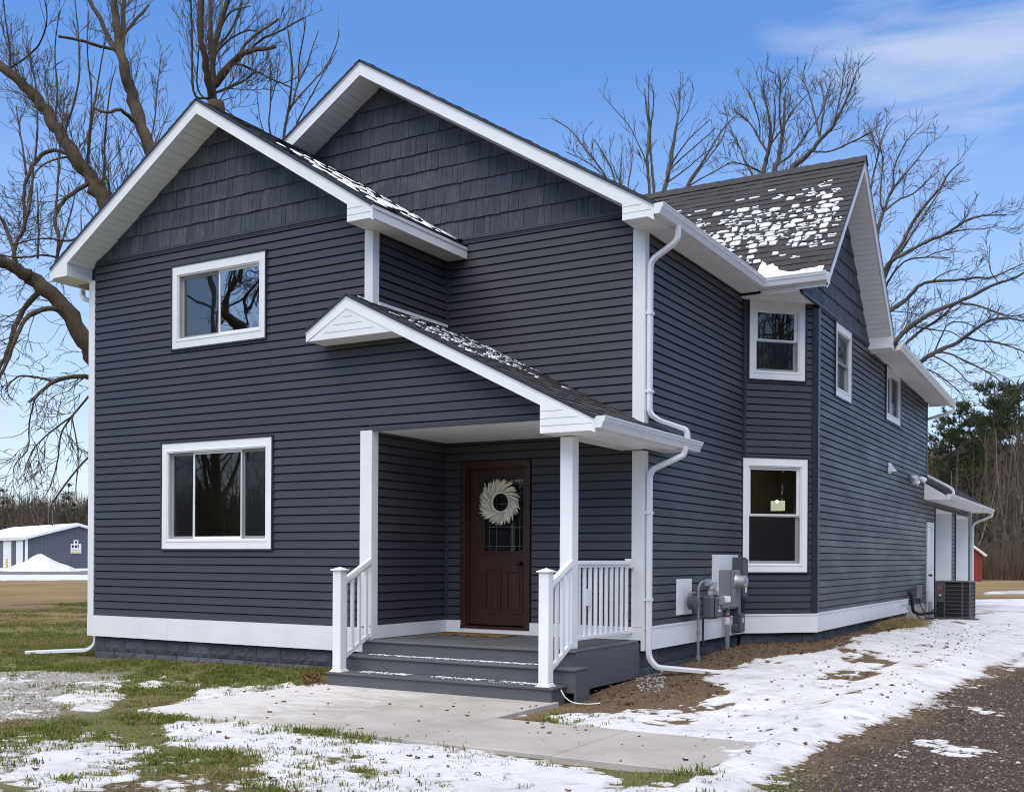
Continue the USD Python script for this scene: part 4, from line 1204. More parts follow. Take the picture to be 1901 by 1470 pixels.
# ================================================================== the ground
from scipy import ndimage
sst = lambda x, a, b: (lambda t: t * t * (3 - 2 * t))(np.clip((x - a) / (b - a), 0, 1))
FACE = np.array([FW[0], FW[1]]); FACE /= np.linalg.norm(FACE)
SIDE = np.array([RX[0], RX[1]]); SIDE /= np.linalg.norm(SIDE)


def fb(x, y, s, o=4, seed=0):
    return meshkit.fbm(np.stack([x * s, y * s, np.full_like(x, seed * 3.7 + .31)], -1), o, seed)


def gh(x, y):
    """Height of the bare ground."""
    x, y = np.asarray(x, float), np.asarray(y, float)
    h = np.full(np.broadcast(x, y).shape, -.065)
    front = (.06 + .075 * np.clip(x / 4.84, 0, 1)) * sst(y, -1.25, -.15) * (1 - sst(x, 4.55, 4.75)) * sst(x, -4, -.5) * (1 - sst(y, 3, 6))
    right = (.245 * sst(y, -.2, 5.0) + .06 * np.exp(-((y - .9) / .8) ** 2)) * sst(x, 7.45, 7.6) * (1 - .75 * sst(x, 8.9, 11.2)) * (1 - .45 * sst(y, 12, 17)) * (1 - sst(y, 24, 40))
    berm = .085 * np.exp(-((x - (10.2 + .045 * y)) / .42) ** 2) * sst(y, -7, -3.4) * (1 - sst(y, 5, 9)) * (1 - np.exp(-((y + 2.5) / .9) ** 2) * (x < 10.1))
    away = sst(np.hypot(x - 12.6, y + 10), 8, 30)
    soil = (fb(x, y, 7.0, 3, 6) - .5) * .05 * sst(x, 7.4, 7.7) * (1 - sst(x, 9.2, 9.8)) * sst(y, -1.2, -.4) * (1 - sst(y, 12, 14))
    und = soil + (fb(x, y, .8, 3, 2) - .5) * .05 + (fb(x, y, 4.5, 2, 5) - .5) * .018
    return h + front + right + berm + und * (1 - .6 * away)


# concrete: landing in front of the steps and the walk, with open joints
SLABS = [(4.55, 7.60, -3.12, -.56), (7.61, 8.90, -3.14, -1.80), (8.91, 10.03, -3.16, -1.82)]
SLAB_Z = -.028


def on_slab(x, y, grow=0.0):
    m = np.zeros(np.broadcast(x, y).shape, bool)
    for a, b, c, d in SLABS:
        m |= (x > a - grow) & (x < b + grow) & (y > c - grow) & (y < d + grow)
    return m


def on_terrain(x, y):
    """Where the photograph's pixel meets the uneven ground."""
    p = on_ground(x, y, -.03)
    for _ in range(6):
        p = p * .4 + on_ground(x, y, float(gh(p[0], p[1]))) * .6
    return p


def px_poly(pts, z=None):
    return Polygon([tuple(on_terrain(x, y)[:2]) for x, y in pts]).buffer(0)


# --- zones traced on the ground
DIRT = px_poly([(1050, 1312), (1062, 1262), (1190, 1215), (1290, 1205), (1370, 1185), (1510, 1175), (1600, 1155), (1690, 1140), (1700, 1158), (1640, 1178), (1590, 1200), (1480, 1216), (1400, 1226), (1330, 1250), (1362, 1288), (1280, 1300), (1200, 1308)])
DIRT2 = [px_poly(p, .05) for p in ([(1560, 1206), (1600, 1203), (1640, 1210), (1643, 1228), (1600, 1235), (1558, 1232)], [(1525, 1250), (1560, 1243), (1640, 1245), (1630, 1258), (1580, 1264), (1535, 1262)],
                                   [(1010, 1316), (1180, 1305), (1330, 1300), (1380, 1308), (1330, 1320), (1180, 1330), (1090, 1330)], [(1175, 1340), (1260, 1330), (1310, 1338), (1250, 1352), (1190, 1350)], [(1820, 1120), (1880, 1118), (1860, 1132), (1822, 1134)], [(1700, 1195), (1740, 1192), (1735, 1200), (1705, 1202)])]
STONE = px_poly([(-60, 1248), (60, 1245), (215, 1252), (230, 1275), (120, 1290), (110, 1330), (-60, 1345)])
STONE2 = px_poly([(-60, 1390), (60, 1385), (190, 1395), (260, 1420), (120, 1445), (-60, 1450)])
MUD = px_poly([(150, 1470), (180, 1452), (330, 1440), (430, 1448), (470, 1475), (150, 1480)])
drive_edge = lambda y: 10.80 + .066 * (y + .8) + .0 * y


def poly_mask(P, X, Y, sigma, step):
    m = np.zeros(X.shape)
    for p in (P if isinstance(P, list) else [P]):
        m = np.maximum(m, shapely.contains_xy(p, X, Y).astype(float))
    return ndimage.gaussian_filter(m, sigma / step) if sigma else m


def grid_axes(lo, hi, step, far, grow=1.22):
    core = np.arange(lo, hi + step / 2, step)
    out, s, p = [], step, hi
    while p < far:
        s *= grow; p += s; out.append(p)
    neg, s, p = [], step, lo
    while p > -far:
        s *= grow; p -= s; neg.append(p)
    return np.concatenate([neg[::-1], core, out])


STEP = .07
gx, gy = grid_axes(-9, 14, STEP, 1500), grid_axes(-7.5, 13, STEP, 1500)
GX, GY = np.meshgrid(gx, gy)
GZ = gh(GX, GY)
GZ = np.where(on_slab(GX, GY, .0), np.minimum(GZ, SLAB_Z - .05), GZ)
inside = (GX > .25) & (GX < 7.4) & (GY > .1) & (GY < 15) & ~((GX > 4.7) & (GY < 1.4))
GZ = np.where(inside, -.25, GZ)
core = np.minimum.outer(np.ones(len(gy)), np.ones(len(gx)))
zone = np.zeros(GX.shape + (3,), np.float32)
near = (np.abs(GX - 2.5) < 12) & (np.abs(GY - 2.75) < 10.5)
nz = lambda s, o, seed: fb(GX, GY, s, o, seed)
dirt = np.zeros(GX.shape)
for p, w in [(DIRT, 1.0)] + [(q, .95) for q in DIRT2]:
    dirt = np.maximum(dirt, shapely.contains_xy(p, GX, GY) * w)
dirt = np.maximum(dirt, shapely.contains_xy(MUD, GX, GY) * .8)
fnd = np.minimum(np.abs(GY + .1), 9) < .16
dirt = np.maximum(dirt, .8 * ((GX > -.1) & (GX < 4.9) & (GY > -.22) & (GY < .3)))
j0, j1 = np.searchsorted(gy, [-7.5, 13]); i0, i1 = np.searchsorted(gx, [-9, 14])
sub = np.s_[j0:j1, i0:i1]
d_ = dirt.copy(); d_[sub] = ndimage.gaussian_filter(dirt[sub], 1.3); dirt = d_
gravel = sst(GX + (nz(.9, 4, 3) - .5) * 1.1 + (nz(4, 3, 9) - .5) * .5, drive_edge(GY) - .25, drive_edge(GY) + .25) * (GY < 60)
stone = np.maximum(shapely.contains_xy(STONE, GX, GY) * 1.0, shapely.contains_xy(STONE2, GX, GY) * .6)
d_ = stone.copy(); d_[sub] = ndimage.gaussian_filter(stone[sub], 3.5); stone = d_
# distance along the view
FD_ = (GX - CAM[0]) * FACE[0] + (GY - CAM[1]) * FACE[1]
LT_ = (GX - CAM[0]) * SIDE[0] + (GY - CAM[1]) * SIDE[1]
tan = sst(FD_ + (nz(.12, 3, 8) - .5) * 14, 19, 30)
yard = sst(GX, 7.4, 7.8) * sst(GY, -3.0, -2.2) * (1 - sst(GY + (nz(.25, 3, 61) - .5) * 6, 30, 36))
dirt = np.maximum(dirt, yard * (.55 + .5 * nz(.9, 3, 62)))
tan = np.maximum(tan, yard)
zone[..., 0] = np.clip(dirt, 0, 1); zone[..., 1] = gravel; zone[..., 2] = stone
ny, nx = GX.shape
idx = np.arange(ny * nx).reshape(ny, nx)
Q = np.stack([idx[:-1, :-1], idx[:-1, 1:], idx[1:, 1:], idx[1:, :-1]], -1).reshape(-1, 4)
MAT["ground"] = M("ground", {
    "g": ("geometry", {}), "az": ("attribute", {"attribute": "zone"}), "at": ("attribute", {"attribute": "tan"}), "sep": ("separate_color", {}), "tsep": ("separate_color", {}),
    "n1": ("noise_texture", {"scale": 1.6, "detail": 6.0, "roughness": 0.65}), "n2": ("noise_texture", {"scale": 34.0, "detail": 5.0, "roughness": 0.7}), "n3": ("noise_texture", {"scale": 120.0, "detail": 3.0, "roughness": 0.7}), "n4": ("noise_texture", {"scale": 0.22, "detail": 6.0, "roughness": 0.65}),
    "gr": ("rgb_ramp", {"ramp": [(0.3, (0.062, 0.072, 0.022)), (0.5, (0.140, 0.140, 0.050)), (0.7, (0.235, 0.205, 0.10))]}),
    "tn": ("rgb_ramp", {"ramp": [(0.25, (0.13, 0.115, 0.045)), (0.45, (0.23, 0.165, 0.075)), (0.65, (0.30, 0.205, 0.10)), (0.8, (0.17, 0.16, 0.06))]}),
    "dt": ("rgb_ramp", {"ramp": [(0.3, (0.040, 0.027, 0.018)), (0.48, (0.125, 0.086, 0.055)), (0.62, (0.215, 0.155, 0.10)), (0.72, (0.30, 0.235, 0.165))]}),
    "gv": ("rgb_ramp", {"ramp": [(0.28, (0.032, 0.024, 0.018)), (0.5, (0.080, 0.058, 0.045)), (0.68, (0.135, 0.102, 0.078)), (0.8, (0.19, 0.165, 0.14))]}),
    "st": ("rgb_ramp", {"ramp": [(0.3, (0.11, 0.10, 0.075)), (0.45, (0.30, 0.28, 0.24)), (0.62, (0.56, 0.545, 0.52))]}),
    "m0": ("mix_color", {}), "m1": ("mix_color", {}), "m2": ("mix_color", {}), "m3": ("mix_color", {}),
    "b": ("bump", {"strength": 0.9, "distance": 0.03}), "p": ("principled_bsdf", {"roughness": 0.92, "specular_ior_level": 0.2})},
    [("az.color", "sep.color"), ("at.color", "tsep.color"), ("g.position", "n1.vector"), ("g.position", "n2.vector"), ("g.position", "n3.vector"), ("g.position", "n4.vector"),
     ("n2.fac", "gr.fac"), ("n4.fac", "tn.fac"), ("n2.fac", "dt.fac"), ("n3.fac", "gv.fac"), ("n3.fac", "st.fac"),
     ("gr.color", "m0.a"), ("tn.color", "m0.b"), ("tsep.r", "m0.fac"), ("m0.result", "m1.a"), ("dt.color", "m1.b"), ("sep.r", "m1.fac"),
     ("m1.result", "m2.a"), ("st.color", "m2.b"), ("sep.b", "m2.fac"), ("m2.result", "m3.a"), ("gv.color", "m3.b"), ("sep.g", "m3.fac"), ("m3.result", "p.base_color"), ("n2.fac", "b.height"), ("b.normal", "p.normal")])


def grid_mesh(path, V, Qd, mat, prim=None):
    m = UsdGeom.Mesh.Define(stage, path)
    m.CreatePointsAttr(Vt.Vec3fArray.FromNumpy(V.astype(np.float32)))
    m.CreateFaceVertexCountsAttr(Vt.IntArray.FromNumpy(np.full(len(Qd), 4, np.int32)))
    m.CreateFaceVertexIndicesAttr(Vt.IntArray.FromNumpy(Qd.astype(np.int32).ravel()))
    m.CreateSubdivisionSchemeAttr("none")
    P = V[Qd]; fn = np.cross(P[:, 2] - P[:, 0], P[:, 3] - P[:, 1]); N = np.zeros_like(V)
    for k in range(4):
        np.add.at(N, Qd[:, k], fn)
    N /= np.maximum(np.linalg.norm(N, axis=1, keepdims=True), 1e-12)
    m.CreateNormalsAttr(Vt.Vec3fArray.FromNumpy(N.astype(np.float32))); m.SetNormalsInterpolation("vertex")
    for k, a in (prim or {}).items():
        UsdGeom.PrimvarsAPI(m).CreatePrimvar(k, T.Color3fArray, "vertex").Set(Vt.Vec3fArray.FromNumpy(np.ascontiguousarray(a, np.float32)))
    UsdShade.MaterialBindingAPI.Apply(m.GetPrim()).Bind(mat)
    return m.GetPrim()


g = grid_mesh(numbered("/World", "ground"), np.stack([GX, GY, GZ], -1).reshape(-1, 3), Q, MAT["ground"], {"zone": zone.reshape(-1, 3), "tan": np.repeat(tan.reshape(-1, 1), 3, 1)})
tag(g, kind="structure")

# --- concrete slabs
MAT["concrete"] = M("concrete", {
    "g": ("geometry", {}), "n1": ("noise_texture", {"scale": 1.4, "detail": 6.0, "roughness": 0.6}), "n2": ("noise_texture", {"scale": 160.0, "detail": 3.0}),
    "c": ("rgb_ramp", {"ramp": [(0.3, (0.315, 0.290, 0.250)), (0.5, (0.385, 0.358, 0.315)), (0.7, (0.44, 0.412, 0.368))]}),
    "mr": ("map_range", {"from_min": 0.3, "from_max": 0.7, "to_min": 0.86, "to_max": 1.12}), "s": ("vector_math", {"math_type": "scale"}),
    "xyz": ("separate_xyz", {}), "fx": ("map_range", {"from_min": 7.9, "from_max": 5.6, "to_min": -0.25, "to_max": 0.17}), "mp": ("mapping", {"scale": (1.0, 2.2, 1.0), "rotation": (0, 0, 0.5)}),
    "n3": ("noise_texture", {"scale": 2.3, "detail": 8.0, "roughness": 0.72, "distortion": 0.6}), "ad": ("math", {"math_type": "add"}), "fr": ("map_range", {"from_min": 0.50, "from_max": 0.78, "to_max": 0.85, "clamp": True}),
    "mx": ("mix_color", {"b": (0.63, 0.615, 0.595)}), "b": ("bump", {"strength": 0.25, "distance": 0.003}), "p": ("principled_bsdf", {"roughness": 0.85})},
    [("g.position", "n1.vector"), ("g.position", "n2.vector"), ("n1.fac", "c.fac"), ("n2.fac", "mr.value"), ("c.color", "s.vector1"), ("mr.result", "s.scale"), ("g.position", "xyz.vector"), ("xyz.x", "fx.value"),
     ("g.position", "mp.vector"), ("mp.vector", "n3.vector"), ("n3.fac", "ad.value1"), ("fx.result", "ad.value2"), ("ad.value", "fr.value"), ("fr.result", "mx.fac"), ("s.vector", "mx.a"), ("mx.result", "p.base_color"), ("n2.fac", "b.height"), ("b.normal", "p.normal")])
walk = UsdGeom.Xform.Define(stage, "/World/pavement"); tag(walk.GetPrim(), "pale concrete landing and walk below the porch steps", None, None, "structure")
for a, b, c, d in SLABS:
    v, f = MB().rbox(a, b, c, d, -.16, SLAB_Z, .006).arrays()
    mesh_prim(numbered("/World/pavement", "concrete_slab"), v, f, MAT["concrete"])

# --- snow lying on the ground: a sheet with real thickness that dips under the ground where it has melted
SX, SY = np.meshgrid(np.arange(-5.0, 14.6, .034), np.arange(-7.2, 22.0, .034))
base_z = gh(SX, SY)
slab = on_slab(SX, SY)
base_z = np.where(slab, SLAB_Z, base_z)
dens = np.full(SX.shape, .0)
P = lambda pts, lvl, sg: (poly_mask(px_poly(pts), SX, SY, sg, .034) * lvl)
dens = np.maximum(dens, P([(1325, 1246), (1400, 1226), (1480, 1216), (1560, 1203), (1600, 1180), (1700, 1158), (1760, 1152), (1990, 1105), (2100, 1180), (1901, 1240), (1830, 1262), (1760, 1308), (1700, 1335), (1600, 1362), (1520, 1395), (1470, 1450), (1440, 1500), (1100, 1500), (1160, 1456), (1310, 1442), (1335, 1415), (1295, 1376), (1180, 1368), (1000, 1338), (1050, 1316), (1130, 1320), (1250, 1300), (1360, 1290), (1310, 1262)], 1.06, .13))
dens = np.maximum(dens, P([(300, 1332), (420, 1340), (540, 1350), (800, 1384), (1020, 1414), (1190, 1446), (1160, 1490), (560, 1490), (520, 1455), (430, 1440), (480, 1410), (350, 1385), (300, 1365)], 1.14, .14))
dens = np.maximum(dens, P([(95, 1300), (130, 1282), (215, 1280), (228, 1296), (205, 1322), (140, 1322)], .93, .07))
dens = np.maximum(dens, P([(250, 1270), (300, 1264), (312, 1278), (262, 1280)], .93, .05))
dens = np.maximum(dens, P([(330, 1302), (360, 1285), (400, 1275), (545, 1266), (560, 1282), (490, 1296), (420, 1304), (380, 1318), (330, 1318)], .95, .06))
dens = np.maximum(dens, P([(70, 1466), (150, 1448), (250, 1434), (270, 1442), (200, 1458), (110, 1475)], .9, .05))
dens = np.maximum(dens, P([(-60, 1370), (120, 1352), (260, 1360), (300, 1440), (120, 1490), (-60, 1490)], .78, .25))
dens = np.maximum(dens, P([(640, 1395), (760, 1410), (900, 1440), (840, 1480), (640, 1480)], .82, .2))
dens = np.maximum(dens, P([(1470, 1480), (1600, 1380), (1800, 1300), (1901, 1330), (1901, 1480)], .36, .25))
dens = np.maximum(dens, P([(1560, 1350), (1660, 1335), (1690, 1345), (1600, 1372), (1545, 1372)], .78, .06))
dens = np.maximum(dens, P([(1090, 1262), (1180, 1228), (1240, 1262), (1160, 1285)], .28, .12))
dens = np.maximum(dens, P([(1640, 1172), (1700, 1158), (1760, 1152), (1901, 1112), (2100, 1106), (2100, 1180), (1760, 1200)], .80, .3))
dens = np.maximum(dens, P([(1800, 1128), (1901, 1116), (2050, 1108), (2050, 1122), (1850, 1140)], .45, .3))
for (a, b, c, d, lv, sd_) in ((-5, 8.6, -7.2, -.9, .30, 51),):
    dens = np.maximum(dens, ((SX > a) & (SX < b) & (SY > c) & (SY < d - .0 * SX)) * (.10 + .40 * (fb(SX, SY, .5, 3, 52))))
for q in DIRT2:
    dens -= .62 * poly_mask(q, SX, SY, .06, .034)
dens -= .25 * poly_mask(px_poly([(560, 1395), (700, 1400), (820, 1430), (960, 1450), (900, 1475), (600, 1440)]), SX, SY, .15, .034)
dens = np.where(slab & (SX < 8.9), dens - .55, dens)
dens = np.where(slab & (SX >= 8.9), dens - .42, dens)
keep_off = (SX > -.02) & (SX < 4.9) & (SY > -.12) | (SX > 4.7) & (SX < 7.72) & (SY > -.70) & (SY < 1.7) | (SX > 7.4) & (SX < 7.75) & (SY > 1) | (SX < 8.45) & (SY > 5.0) | (SX - SY < 2.62) & (SX > 7) & (SX < 8.45)
n_ = (fb(SX, SY, .8, 3, 21) - .5) * .80 + (fb(SX * .9 + SY * .45, SY * 1.1 - SX * .55, 3.0, 3, 22) - .5) * 1.05 + (fb(SX * .8 + SY * .5, SY - SX * .3, 13., 3, 23) - .5) * 1.35 + .53
t_ = dens - n_
thick = np.where(t_ > 0, .026 * np.tanh(t_ * 3.2) * (1 + .5 * (fb(SX, SY, 1.6, 3, 4) - .5)), np.maximum(t_ * .10, -.03)) - .004
thick += np.where(t_ > .1, (fb(SX, SY, 9., 3, 6) - .5) * .022, 0)
# wheel and foot marks pressed along the drive's edge
trk = np.exp(-((SX - (10.72 + .05 * SY)) / .16) ** 2)
thick -= .018 * trk * (t_ > .1) * (.6 + .8 * fb(SX, SY, 3.0, 2, 12))
thick = np.where(slab, np.minimum(thick, .014), thick)
lawn_ = (SX < 4.6) | (SY < -3.1)
thick = np.where(lawn_ & (thick > 0), thick * .9, thick)
thick = np.where(keep_off, -.05, thick)
rf = np.random.default_rng(88)
for fx, fy in zip(rf.uniform(8.4, 10.6, 46), rf.uniform(-2.0, 9.0, 46)):      # footprints across the yard
    a_ = rf.uniform(-.5, .5) + 1.35; ux, uy = (SX - fx) * np.cos(a_) + (SY - fy) * np.sin(a_), -(SX - fx) * np.sin(a_) + (SY - fy) * np.cos(a_)
    thick = np.where((np.abs(SX - fx) < .3) & (np.abs(SY - fy) < .3), thick - .016 * np.exp(-((ux / .14) ** 4 + (uy / .055) ** 4)), thick)
for c_, w_ in ((9.55, .10), (9.95, .10)):      # and a pair of wheel tracks
    thick -= .010 * np.exp(-((SX - (c_ + .06 * SY + .10 * np.sin(SY * .5))) / w_) ** 4) * (SY > -2.5) * (.4 + fb(SX, SY, 2.0, 2, 14))
SZ = base_z + thick
ok = thick > -.018
sny, snx = SX.shape
sid = np.arange(sny * snx).reshape(sny, snx)
SQ = np.stack([sid[:-1, :-1], sid[:-1, 1:], sid[1:, 1:], sid[1:, :-1]], -1).reshape(-1, 4)
okq = ok.ravel()[SQ].any(1)
SQ = SQ[okq]
usedv = np.unique(SQ); remap = np.full(sny * snx, -1); remap[usedv] = np.arange(len(usedv))
g = grid_mesh(numbered("/World", "snow"), np.stack([SX, SY, SZ], -1).reshape(-1, 3)[usedv], remap[SQ], MAT["snow"], {"cover": np.repeat(np.clip((thick + .004) / .013, 0, 1).reshape(-1, 1)[usedv], 3, 1)})
tag(g, "thin melting snow over the lawn, the walk's edges and beside the gravel drive", "snow", None, "stuff")
snow_here = lambda x, y: thick[np.clip(((y + 7.2) / .034).astype(int), 0, sny - 1), np.clip(((x + 5.0) / .034).astype(int), 0, snx - 1)]

# --- far snow: strips along the road and streaks on the back lawn
def far_strip(name, quad, lvl, seed, n=(160, 40), label=None, dz=.02, mat="snow"):
    """A thin sheet over a quadrilateral of the ground, broken by noise."""
    q = [on_ground(x, y, -.065)[:2] for x, y in quad]
    u, v = np.meshgrid(np.linspace(0, 1, n[0]), np.linspace(0, 1, n[1]))
    P_ = lambda k: (q[0][k] * (1 - u) + q[1][k] * u) * (1 - v) + (q[3][k] * (1 - u) + q[2][k] * u) * v
    X, Y = P_(0), P_(1)
    ed = np.minimum(np.minimum(u, 1 - u) * 8, np.minimum(v, 1 - v) * 5).clip(0, 1)
    t = lvl * ed - (fb(X, Y, .35, 4, seed) * .5 + fb(X, Y, 1.6, 3, seed + 1) * .5)
    Z = gh(X, Y) + np.where(t > 0, dz + .05 * np.tanh(t * 3), -.02)
    i = np.arange(X.size).reshape(X.shape); QQ = np.stack([i[:-1, :-1], i[:-1, 1:], i[1:, 1:], i[1:, :-1]], -1).reshape(-1, 4)
    QQ = QQ[(t.ravel() > -.05)[QQ].any(1)]
    uv_ = np.unique(QQ); rm = np.full(X.size, -1); rm[uv_] = np.arange(len(uv_))
    return tag(grid_mesh(numbered("/World", name), np.stack([X, Y, Z], -1).reshape(-1, 3)[uv_], rm[QQ], MAT[mat], {"cover": np.repeat(np.clip(t * 5, 0, 1).reshape(-1, 1)[uv_], 3, 1)}), label, "snow", None, "stuff")


far_strip("snow", [(-160, 1079.5), (420, 1077), (420, 1067), (-160, 1067)], 1.5, 40, label="ploughed strip of snow along the near side of the far road")
far_strip("snow", [(-160, 1060.5), (420, 1060), (420, 1054), (-160, 1054)], 1.45, 44, label="snowy yard around the blue metal shed")
far_strip("snow", [(1795, 1106), (2100, 1100), (2100, 1090), (1795, 1098)], .62, 46, label="broken streaks of snow on the yellow back lawn")
far_strip("snow", [(1790, 1070.5), (2100, 1070), (2100, 1066), (1790, 1066)], .75, 50, label="snow lying at the foot of the brush")
far_strip("snow", [(1640, 1170), (2080, 1142), (2080, 1110), (1700, 1116)], .74, 48, n=(340, 160), label="patchy snow on the bare yard beyond the cooling unit", dz=.012)
# the road
q = [on_ground(x, y, -.065) for x, y in ((-170, 1067.5), (430, 1066.5), (430, 1060), (-170, 1061))]
MAT["road"] = plain("road_surface", (0.20, 0.185, 0.165), 0.9, 0.25, 0.5)
v, f = MB().prism([(p[0], p[1], -.075) for p in q], (0, 0, .04)).arrays()
tag(mesh_prim("/World/road", v, f, MAT["road"]), "far gravel road with wet grey wheel tracks between strips of snow", None, None, "structure")
q = [on_ground(x, y, -.065) for x, y in ((1640, 1165), (2060, 1128), (2060, 1108), (1700, 1113))]
MAT["bare"] = plain("bare_yard", (0.27, 0.225, 0.17), 0.95, 0.3, 1.3, 0.5, 20.0)


# ------------------------------------------------------------------ scattered stuff: grass, leaves, stones
def instancer(name, protos, pos, rotz, scale, which, label, cat, tilt=None):
    path = numbered("/World", name)
    pi = UsdGeom.PointInstancer.Define(stage, path)
    tg = []
    for k, (v, f, mat, sm) in enumerate(protos):
        pp = f"{path}/variant_{k:03d}"
        usdkit.mesh(stage, pp, (v, f), mat, smooth=sm); tg.append(pp)
    pi.CreatePrototypesRel().SetTargets([Sdf.Path(t) for t in tg])
    pi.CreatePositionsAttr(Vt.Vec3fArray.FromNumpy(np.asarray(pos, np.float32)))
    h = np.asarray(rotz) / 2
    tl = np.zeros(len(h)) if tilt is None else np.asarray(tilt) / 2
    qs = np.stack([np.cos(h) * np.cos(tl), np.cos(h) * np.sin(tl), np.sin(h) * np.sin(tl), np.sin(h) * np.cos(tl)], 1)
    pi.CreateOrientationsAttr(Vt.QuathArray([Gf.Quath(float(a), float(b), float(c), float(d)) for a, b, c, d in qs]))
    sc = np.asarray(scale, np.float32); sc = np.repeat(sc[:, None], 3, 1) if sc.ndim == 1 else sc
    pi.CreateScalesAttr(Vt.Vec3fArray.FromNumpy(sc))
    pi.CreateProtoIndicesAttr(Vt.IntArray.FromNumpy(np.asarray(which, np.int32)))
    return tag(pi.GetPrim(), label, cat, None, "stuff")


def tuft(seed, n=9, h=.07, spread=.05, w=.0035):
    r = np.random.default_rng(seed); V, F = [], []
    for k in range(n):
        b = r.normal(0, spread * .5, 2); a = r.uniform(0, 6.28); l = h * r.uniform(.5, 1.25); lean = r.uniform(.2, 1.1) * l
        d = V3(math.cos(a), math.sin(a), 0); s = V3(-d[1], d[0], 0) * w * r.uniform(.7, 1.3)
        p0 = V3(b[0], b[1], -.01); p1 = p0 + d * lean * .35 + V3(0, 0, l * .6); p2 = p0 + d * lean + V3(0, 0, l * (.95 - .35 * lean / l))
        i = len(V); V += [p0 - s, p0 + s, p1 + s * .8, p1 - s * .8, p2]
        F += [[i, i + 1, i + 2], [i, i + 2, i + 3], [i + 3, i + 2, i + 4]]
    return np.array(V), np.array(F)


def leafy(name, cols, trans=.25):
    return M(name, {"oi": ("object_info", {}), "ramp": ("rgb_ramp", {"ramp": cols}), "d": ("diffuse_bsdf", {}), "t": ("translucent_bsdf", {}), "m": ("mix_closure", {"fac": trans})},
             [("oi.random", "ramp.fac"), ("ramp.color", "d.color"), ("ramp.color", "t.color"), ("d.BSDF", "m.closure1"), ("t.BSDF", "m.closure2")], surface="m.closure")


MAT["grass"] = leafy("grass_blade", [(0, (0.105, 0.150, 0.030)), (.35, (0.155, 0.195, 0.042)), (.65, (0.24, 0.24, 0.075)), (1, (0.125, 0.145, 0.040))])
MAT["straw"] = leafy("straw_blade", [(0, (0.30, 0.225, 0.115)), (.5, (0.24, 0.19, 0.085)), (1, (0.38, 0.30, 0.175))])
MAT["leaf"] = leafy("dead_leaf", [(0, (0.10, 0.055, 0.03)), (.4, (0.16, 0.09, 0.045)), (.75, (0.22, 0.14, 0.075)), (1, (0.07, 0.045, 0.03))], .1)
MAT["stone_m"] = M("stone", {"oi": ("object_info", {}), "r": ("rgb_ramp", {"ramp": [(0, (0.038, 0.029, 0.022)), (.4, (0.090, 0.066, 0.050)), (.75, (0.145, 0.108, 0.082)), (.93, (0.20, 0.17, 0.145)), (1, (0.32, 0.30, 0.27))]}), "p": ("principled_bsdf", {"roughness": 0.9})}, [("oi.random", "r.fac"), ("r.color", "p.base_color")])
MAT["pale_stone"] = M("pale_stone", {"oi": ("object_info", {}), "r": ("rgb_ramp", {"ramp": [(0, (0.20, 0.185, 0.16)), (.5, (0.36, 0.345, 0.315)), (1, (0.55, 0.535, 0.52))]}), "p": ("principled_bsdf", {"roughness": 0.9})}, [("oi.random", "r.fac"), ("r.color", "p.base_color")])
tufts = [(*tuft(i, 11, .055, .06), MAT["grass"], False) for i in range(4)] + [(*tuft(20 + i, 8, .05, .06), MAT["straw"], False) for i in range(2)]
r = np.random.default_rng(5)
N = 120000
x, y = r.uniform(-7, 11.0, N), r.uniform(-7.0, 2.5, N)
clump = fb(x, y, 1.3, 3, 31) * .6 + fb(x, y, 5., 2, 32) * .4
sn = snow_here(x, y)
inzone = lambda Pz: shapely.contains_xy(Pz, x, y)
pr = np.clip((clump - .40) * 4.2, 0, 1)
pr *= np.where(sn > .014, .10, np.where(sn > -.004, .6, 1.0))
pr *= np.where(inzone(STONE), .07, 1) * np.where(inzone(STONE2), .3, 1) * np.where(inzone(MUD), .12, 1) * np.where(inzone(DIRT), .0, 1)
for q in DIRT2:
    pr *= np.where(inzone(q), .0, 1)
pr *= ~on_slab(x, y, .01) & ~((x > -.1) & (y > -.1)) & ~((x > 4.6) & (x < 7.8) & (y > -3.1))
pr *= (x < 8.6 + 1.2 * (clump - .5)) | (y < -3.3)
pr *= np.where((x > 9.2), .25, 1)
# a fringe of longer grass against the walk's lower edge
fr_ = (y < -3.14) & (y > -3.34) & (x > 4.4) & (x < 7.6)
pr = np.where(fr_, np.maximum(pr, .75 * (fb(x, y, 2.2, 2, 77) > .45)), pr)
keep = r.uniform(size=N) < pr
x, y = x[keep], y[keep]
dist = np.hypot(x - CAM[0], y - CAM[1])
green = fb(x, y, .55, 3, 35) + r.normal(0, .10, len(x))
which = np.where(green > .44, r.integers(0, 4, len(x)), r.integers(4, 6, len(x)))
z = gh(x, y) + np.maximum(snow_here(x, y), 0) * .5
instancer("grass", tufts, np.stack([x, y, z], 1), r.uniform(0, 6.28, len(x)), r.uniform(.6, 1.25, len(x)) * np.where((y < -3.14) & (y > -3.34), 1.5, 1.0), which, "patches of short green and straw-coloured lawn grass showing through the snow", "grass")
# the lawn running back on the left
N = 40000
x, y = r.uniform(-16, -.15, N), r.uniform(-2.5, 16, N)
pr = np.clip((fb(x, y, .8, 3, 41) - .30) * 3, 0, 1)
keep = r.uniform(size=N) < pr; x, y = x[keep], y[keep]
gsel = fb(x, y, .35, 3, 45) + .03 * (6 - y) / 6 + r.normal(0, .06, len(x))
which = np.where(gsel > .47, r.integers(0, 4, len(x)), r.integers(4, 6, len(x)))
instancer("grass", tufts, np.stack([x, y, gh(x, y)], 1), r.uniform(0, 6.28, len(x)), r.uniform(.8, 1.5, len(x)), which, "lawn of green turning to straw running back beside the house", "grass")


